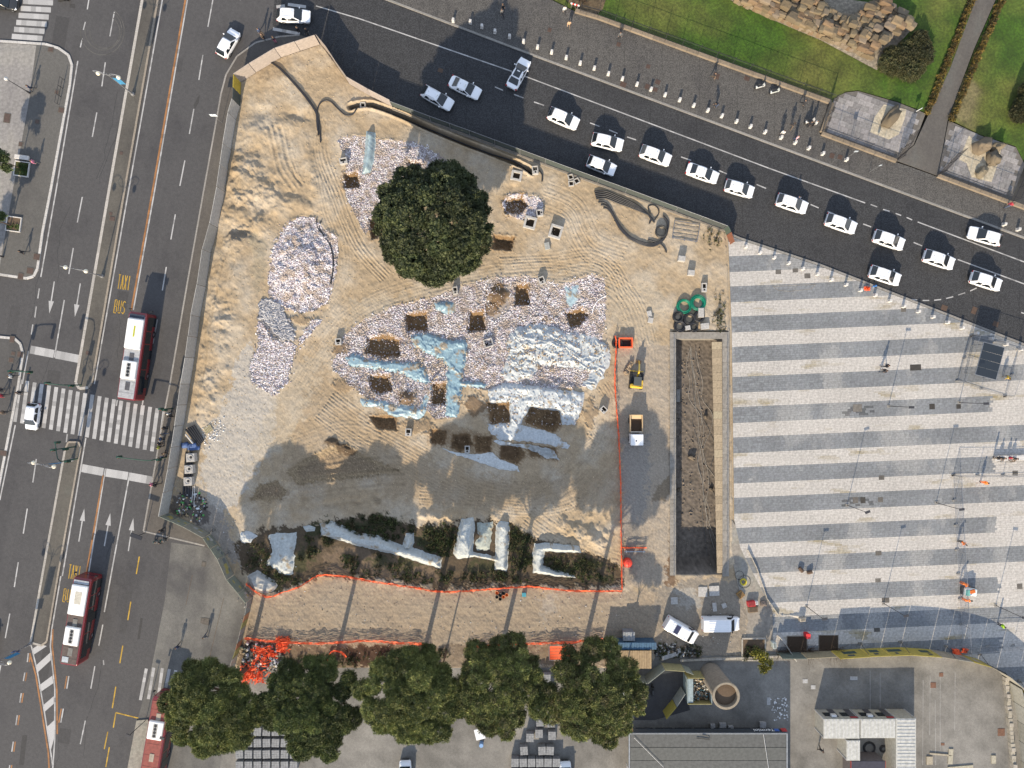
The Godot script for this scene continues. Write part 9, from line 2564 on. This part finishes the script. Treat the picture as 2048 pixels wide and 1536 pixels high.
func body(pose: String) -> Dictionary:
	var bs := bones(pose)
	var c := 0.026
	var lo := Vector3(-0.42, -0.04, -0.62); var hi := Vector3(0.42, 1.86, 0.85)
	var nx := int((hi.x - lo.x) / c); var ny := int((hi.y - lo.y) / c); var nz := int((hi.z - lo.z) / c)
	var v := PackedFloat32Array()
	v.resize(nx * ny * nz)
	v.fill(1.0)
	var k := 0.028
	for b in bs:
		var r: float = maxf(b[2], b[3]) + 0.09
		var q0 := ((Vector3(b[0]).min(b[1]) - Vector3(r, r, r) - lo) / c).floor(); var q1 := ((Vector3(b[0]).max(b[1]) + Vector3(r, r, r) - lo) / c).ceil()
		var sk := 0.006 if maxf(b[2], b[3]) < 0.014 else k
		for y in range(maxi(0, int(q0.y)), mini(ny, int(q1.y))):
			for z in range(maxi(0, int(q0.z)), mini(nz, int(q1.z))):
				for x in range(maxi(0, int(q0.x)), mini(nx, int(q1.x))):
					var i := (y * nz + z) * nx + x
					var d := cap(lo + Vector3(x, y, z) * c, b)
					var o := v[i]
					var h := maxf(sk - absf(d - o), 0.0) / sk
					v[i] = minf(d, o) - h * h * sk * 0.25
	var id := {}
	var verts := PackedVector3Array()
	var step := [1, nz * nx, nx]   # x, y, z
	for y in ny - 1:
		for z in nz - 1:
			for x in nx - 1:
				var i := (y * nz + z) * nx + x
				var inside := 0
				var sum := Vector3.ZERO
				var n := 0
				if v[i] > 0.08: continue
				for q in 8:
					if v[i + (q & 1) + ((q >> 1) & 1) * nz * nx + ((q >> 2) & 1) * nx] < 0: inside += 1
				if inside == 0 or inside == 8: continue
				for q in 8:
					for e in 3:
						if (q >> e) & 1: continue
						var a := v[i + (q & 1) + ((q >> 1) & 1) * nz * nx + ((q >> 2) & 1) * nx]
						var w := q | (1 << e)
						var bb := v[i + (w & 1) + ((w >> 1) & 1) * nz * nx + ((w >> 2) & 1) * nx]
						if (a < 0) != (bb < 0):
							var t := a / (a - bb)
							var p := Vector3(q & 1, (q >> 1) & 1, (q >> 2) & 1)
							p[e] += t
							sum += p; n += 1
				id[i] = verts.size()
				verts.append(lo + (Vector3(x, y, z) + sum / n) * c)
	var idx := PackedInt32Array()
	for i in id:
		for e in 3:
			var a: float = v[i]; var b: float = v[i + step[e]]
			if (a < 0) == (b < 0): continue
			var s1: int = step[(e + 1) % 3]; var s2: int = step[(e + 2) % 3]
			if not (id.has(i - s1) and id.has(i - s2) and id.has(i - s1 - s2)): continue
			var q := [id[i], id[i - s1], id[i - s1 - s2], id[i - s2]]
			if a < 0: q = [q[0], q[3], q[2], q[1]]
			idx.append_array([q[0], q[1], q[2], q[0], q[2], q[3]])
	var nor := PackedVector3Array()
	nor.resize(verts.size())
	for i in range(0, idx.size(), 3):
		var m := (verts[idx[i + 1]] - verts[idx[i]]).cross(verts[idx[i + 2]] - verts[idx[i]])
		for e in 3: nor[idx[i + e]] -= m
	var kind := PackedByteArray()
	for i in verts.size():
		nor[i] = nor[i].normalized()
		var best := 9.0; var kk := 0
		for b in bs:
			var d := cap(verts[i], b)
			if b[4] == 4: d += 0.004
			if d < best:
				best = d; kk = b[4]
		kind.append(kk)
	return {"v": verts, "n": nor, "i": idx, "k": kind}
var bodies := {}
func person(px: float, py: float, face: float, pose: String, top: Color, legs: Color, label: String, y := 0.0, hair := Color(0.03, 0.02, 0.015)) -> void:
	if not bodies.has(pose): bodies[pose] = body(pose)
	var d: Dictionary = bodies[pose]
	var cols := PackedColorArray()
	var pal := [Color(0.42, 0.26, 0.18), top, legs, Color(0.04, 0.04, 0.045), hair]
	for k in d.k: cols.append(pal[k])
	var a := []
	a.resize(Mesh.ARRAY_MAX)
	a[Mesh.ARRAY_VERTEX] = d.v; a[Mesh.ARRAY_NORMAL] = d.n; a[Mesh.ARRAY_COLOR] = cols; a[Mesh.ARRAY_INDEX] = d.i
	var m := ArrayMesh.new()
	m.add_surface_from_arrays(Mesh.PRIMITIVE_TRIANGLES, a)
	one(m, "person", M.skin_cloth, label, "person", "", g(px, py) + Vector3(0, y, 0), deg_to_rad(face))
func people() -> void:
	var K := Color(0.02, 0.02, 0.025); var N := Color(0.03, 0.04, 0.08); var W := Color(0.6, 0.6, 0.58); var G := Color(0.12, 0.12, 0.12); var J := Color(0.06, 0.09, 0.16)
	var OR := Color(0.85, 0.20, 0.03); var B := Color(0.14, 0.10, 0.07); var R := Color(0.35, 0.03, 0.05); var P := Color(0.6, 0.2, 0.3)
	# x, y, facing (degrees, 0 = towards the viewer's bottom), pose, top, legs, label, ground height
	for a in [[70, 182, -60, "walk", N, K, "person in dark clothes striding past the slim lamp post", 0.11], [55, 507, -80, "walk", K, K, "person in black walking on the left pavement corner", 0.11], [78, 329, 100, "stroll", P, G, "person in a pink top walking past the white bench", 0.11],
		[34, 753, -90, "walk", W, K, "person in a pale jacket at the lower pavement kerb", 0.11], [49, 785, 80, "walk", K, K, "person in black stepping onto the zebra crossing's left end", 0.0], [15, 779, 90, "walk", K, G, "person in black approaching the crossing, upper of two", 0.11], [15, 791, 90, "walk", R, K, "person in dark red approaching the crossing, lower of two", 0.11], [18, 824, 90, "stroll", B, K, "person in brown on the left pavement beside the small white car", 0.11],
		[344, 827, 160, "stroll", W, K, "person in white at the hoarding end of the crossing", 0.11], [348, 832, -20, "stand", K, K, "person in black beside the one in white", 0.11], [337, 855, -90, "stand", K, K, "person in black waiting at the crossing's right end", 0.11], [334, 868, -90, "walk", G, J, "person with grey top waiting at the crossing", 0.11], [330, 877, -90, "stand", J, K, "person in a blue grey jacket at the crossing kerb", 0.11], [328, 886, -70, "stand", K, B, "person in black with brown trousers at the kerb", 0.11], [326, 893, -100, "stroll", Color(0.25, 0.28, 0.05), K, "person in an olive yellow top at the kerb", 0.11], [337, 905, 30, "walk", B, K, "person in brown below the traffic light arm", 0.11], [331, 913, 30, "stand", J, J, "person in blue behind the traffic light pole", 0.11], [319, 968, -90, "walk", K, K, "person in black walking beside the stop line", 0.11], [312, 966, -80, "walk", P, K, "person in pink walking beside the stop line", 0.11],
		[330, 1058, 140, "walk", K, K, "person in black below the curved hoarding's start", 0.0], [336, 1077, 120, "walk", G, K, "person in grey behind the green scooter", 0.0], [322, 1080, 60, "sit", G, K, "person sitting on the green scooter", 0.28], [362, 1288, 160, "walk", N, K, "person in navy walking across the bus terminal", 0.0], [416, 1268, 170, "walk", G, N, "person with a pale bag walking by the terminal covers", 0.0], [408, 1486, 0, "sit", R, K, "person in dark red riding the scooter under the pine", 0.28],
		[524, 70, 60, "walk", J, B, "person in blue at the corner by the pink hoarding", 0.11], [530, 80, 80, "stand", B, K, "person in brown at the corner by the pink hoarding", 0.11], [553, 86, 0, "stand", K, P, "person in black with a pink bag at the corner", 0.11], [600, 66, 40, "stroll", K, K, "person in black stepping into the taxi road", 0.0], [618, 70, 30, "stroll", K, G, "person in black near the hoarding tip", 0.0],
		[1006, 22, 10, "stand", K, K, "person in black on the garden pavement with another", 0.12], [1004, 33, 20, "walk", G, K, "person in grey beside the one in black on the garden pavement", 0.12], [1128, 27, 10, "stroll", W, K, "person in white by the striped barrier", 0.12], [1137, 56, 0, "walk", Color(0.5, 0.33, 0.2), B, "person in tan walking on the garden pavement", 0.12], [1425, 158, 30, "walk", K, B, "person in black near the rusty cover", 0.12], [1431, 214, -70, "bend", K, J, "person bending over between two bollards", 0.12], [1238, 78, 0, "stand", G, K, "person in grey standing at the garden railing", 0.12],
		[1560, 271, -20, "stroll", W, G, "person in white strolling near the bollards, left of a pair", 0.12], [1580, 256, 160, "walk", K, B, "person in black walking towards the forecourt", 0.12], [1588, 281, 30, "stroll", Color(0.55, 0.35, 0.38), J, "person in pale pink near the bollards", 0.12], [1614, 253, -60, "stand", K, K, "person in black beside the white pram", 0.12], [1625, 252, -100, "stand", W, K, "person in white and black beside the pram", 0.12], [1602, 211, 20, "walk", K, K, "person in black under the garden railing's shade", 0.12], [2010, 413, -60, "walk", R, J, "person in a red jacket at the garden wall's end", 0.12], [1590, 400, 0, "stand", J, K, "person in blue standing behind a waiting taxi", 0.0],
		[1765, 732, -100, "walk", K, K, "person in black crossing the plaza with another close behind", 0.1], [1761, 742, -80, "stroll", K, K, "second person in black crossing the plaza", 0.1],
		[1998, 915, 0, "sit", K, K, "person in black sitting at the bench's left end", 0.08], [2013, 914, 10, "sit", R, K, "person in dark red sitting on the bench", 0.08], [2022, 916, -10, "sit", K, B, "person in black sitting beside the dark red one", 0.08], [1985, 914, 60, "stand", K, B, "person in black standing at the bench's end", 0.1],
		[1960, 963, -60, "stand", OR, OR, "worker in orange by the wire fence below the bench", 0.1], [1914, 1080, 40, "bend", OR, K, "worker in orange bending inside the fence lane", 0.1], [1918, 1163, 60, "bend", OR, OR, "worker in orange above the roller", 0.1], [1922, 1196, 100, "bend", OR, OR, "worker in orange below the roller", 0.1], [1993, 1246, 90, "stand", Color(0.35, 0.6, 0.03), K, "worker in a lime vest near the mural corner", 0.1], [1636, 1492, 150, "walk", K, K, "person in black walking behind the pavilion", 0.0], [2004, 752, 0, "bend", Color(0.5, 0.34, 0.05), G, "person in ochre by the glass canopy", 0.1]]:
		person(a[0], a[1], a[2], a[3], a[4], a[5], a[6], a[7])
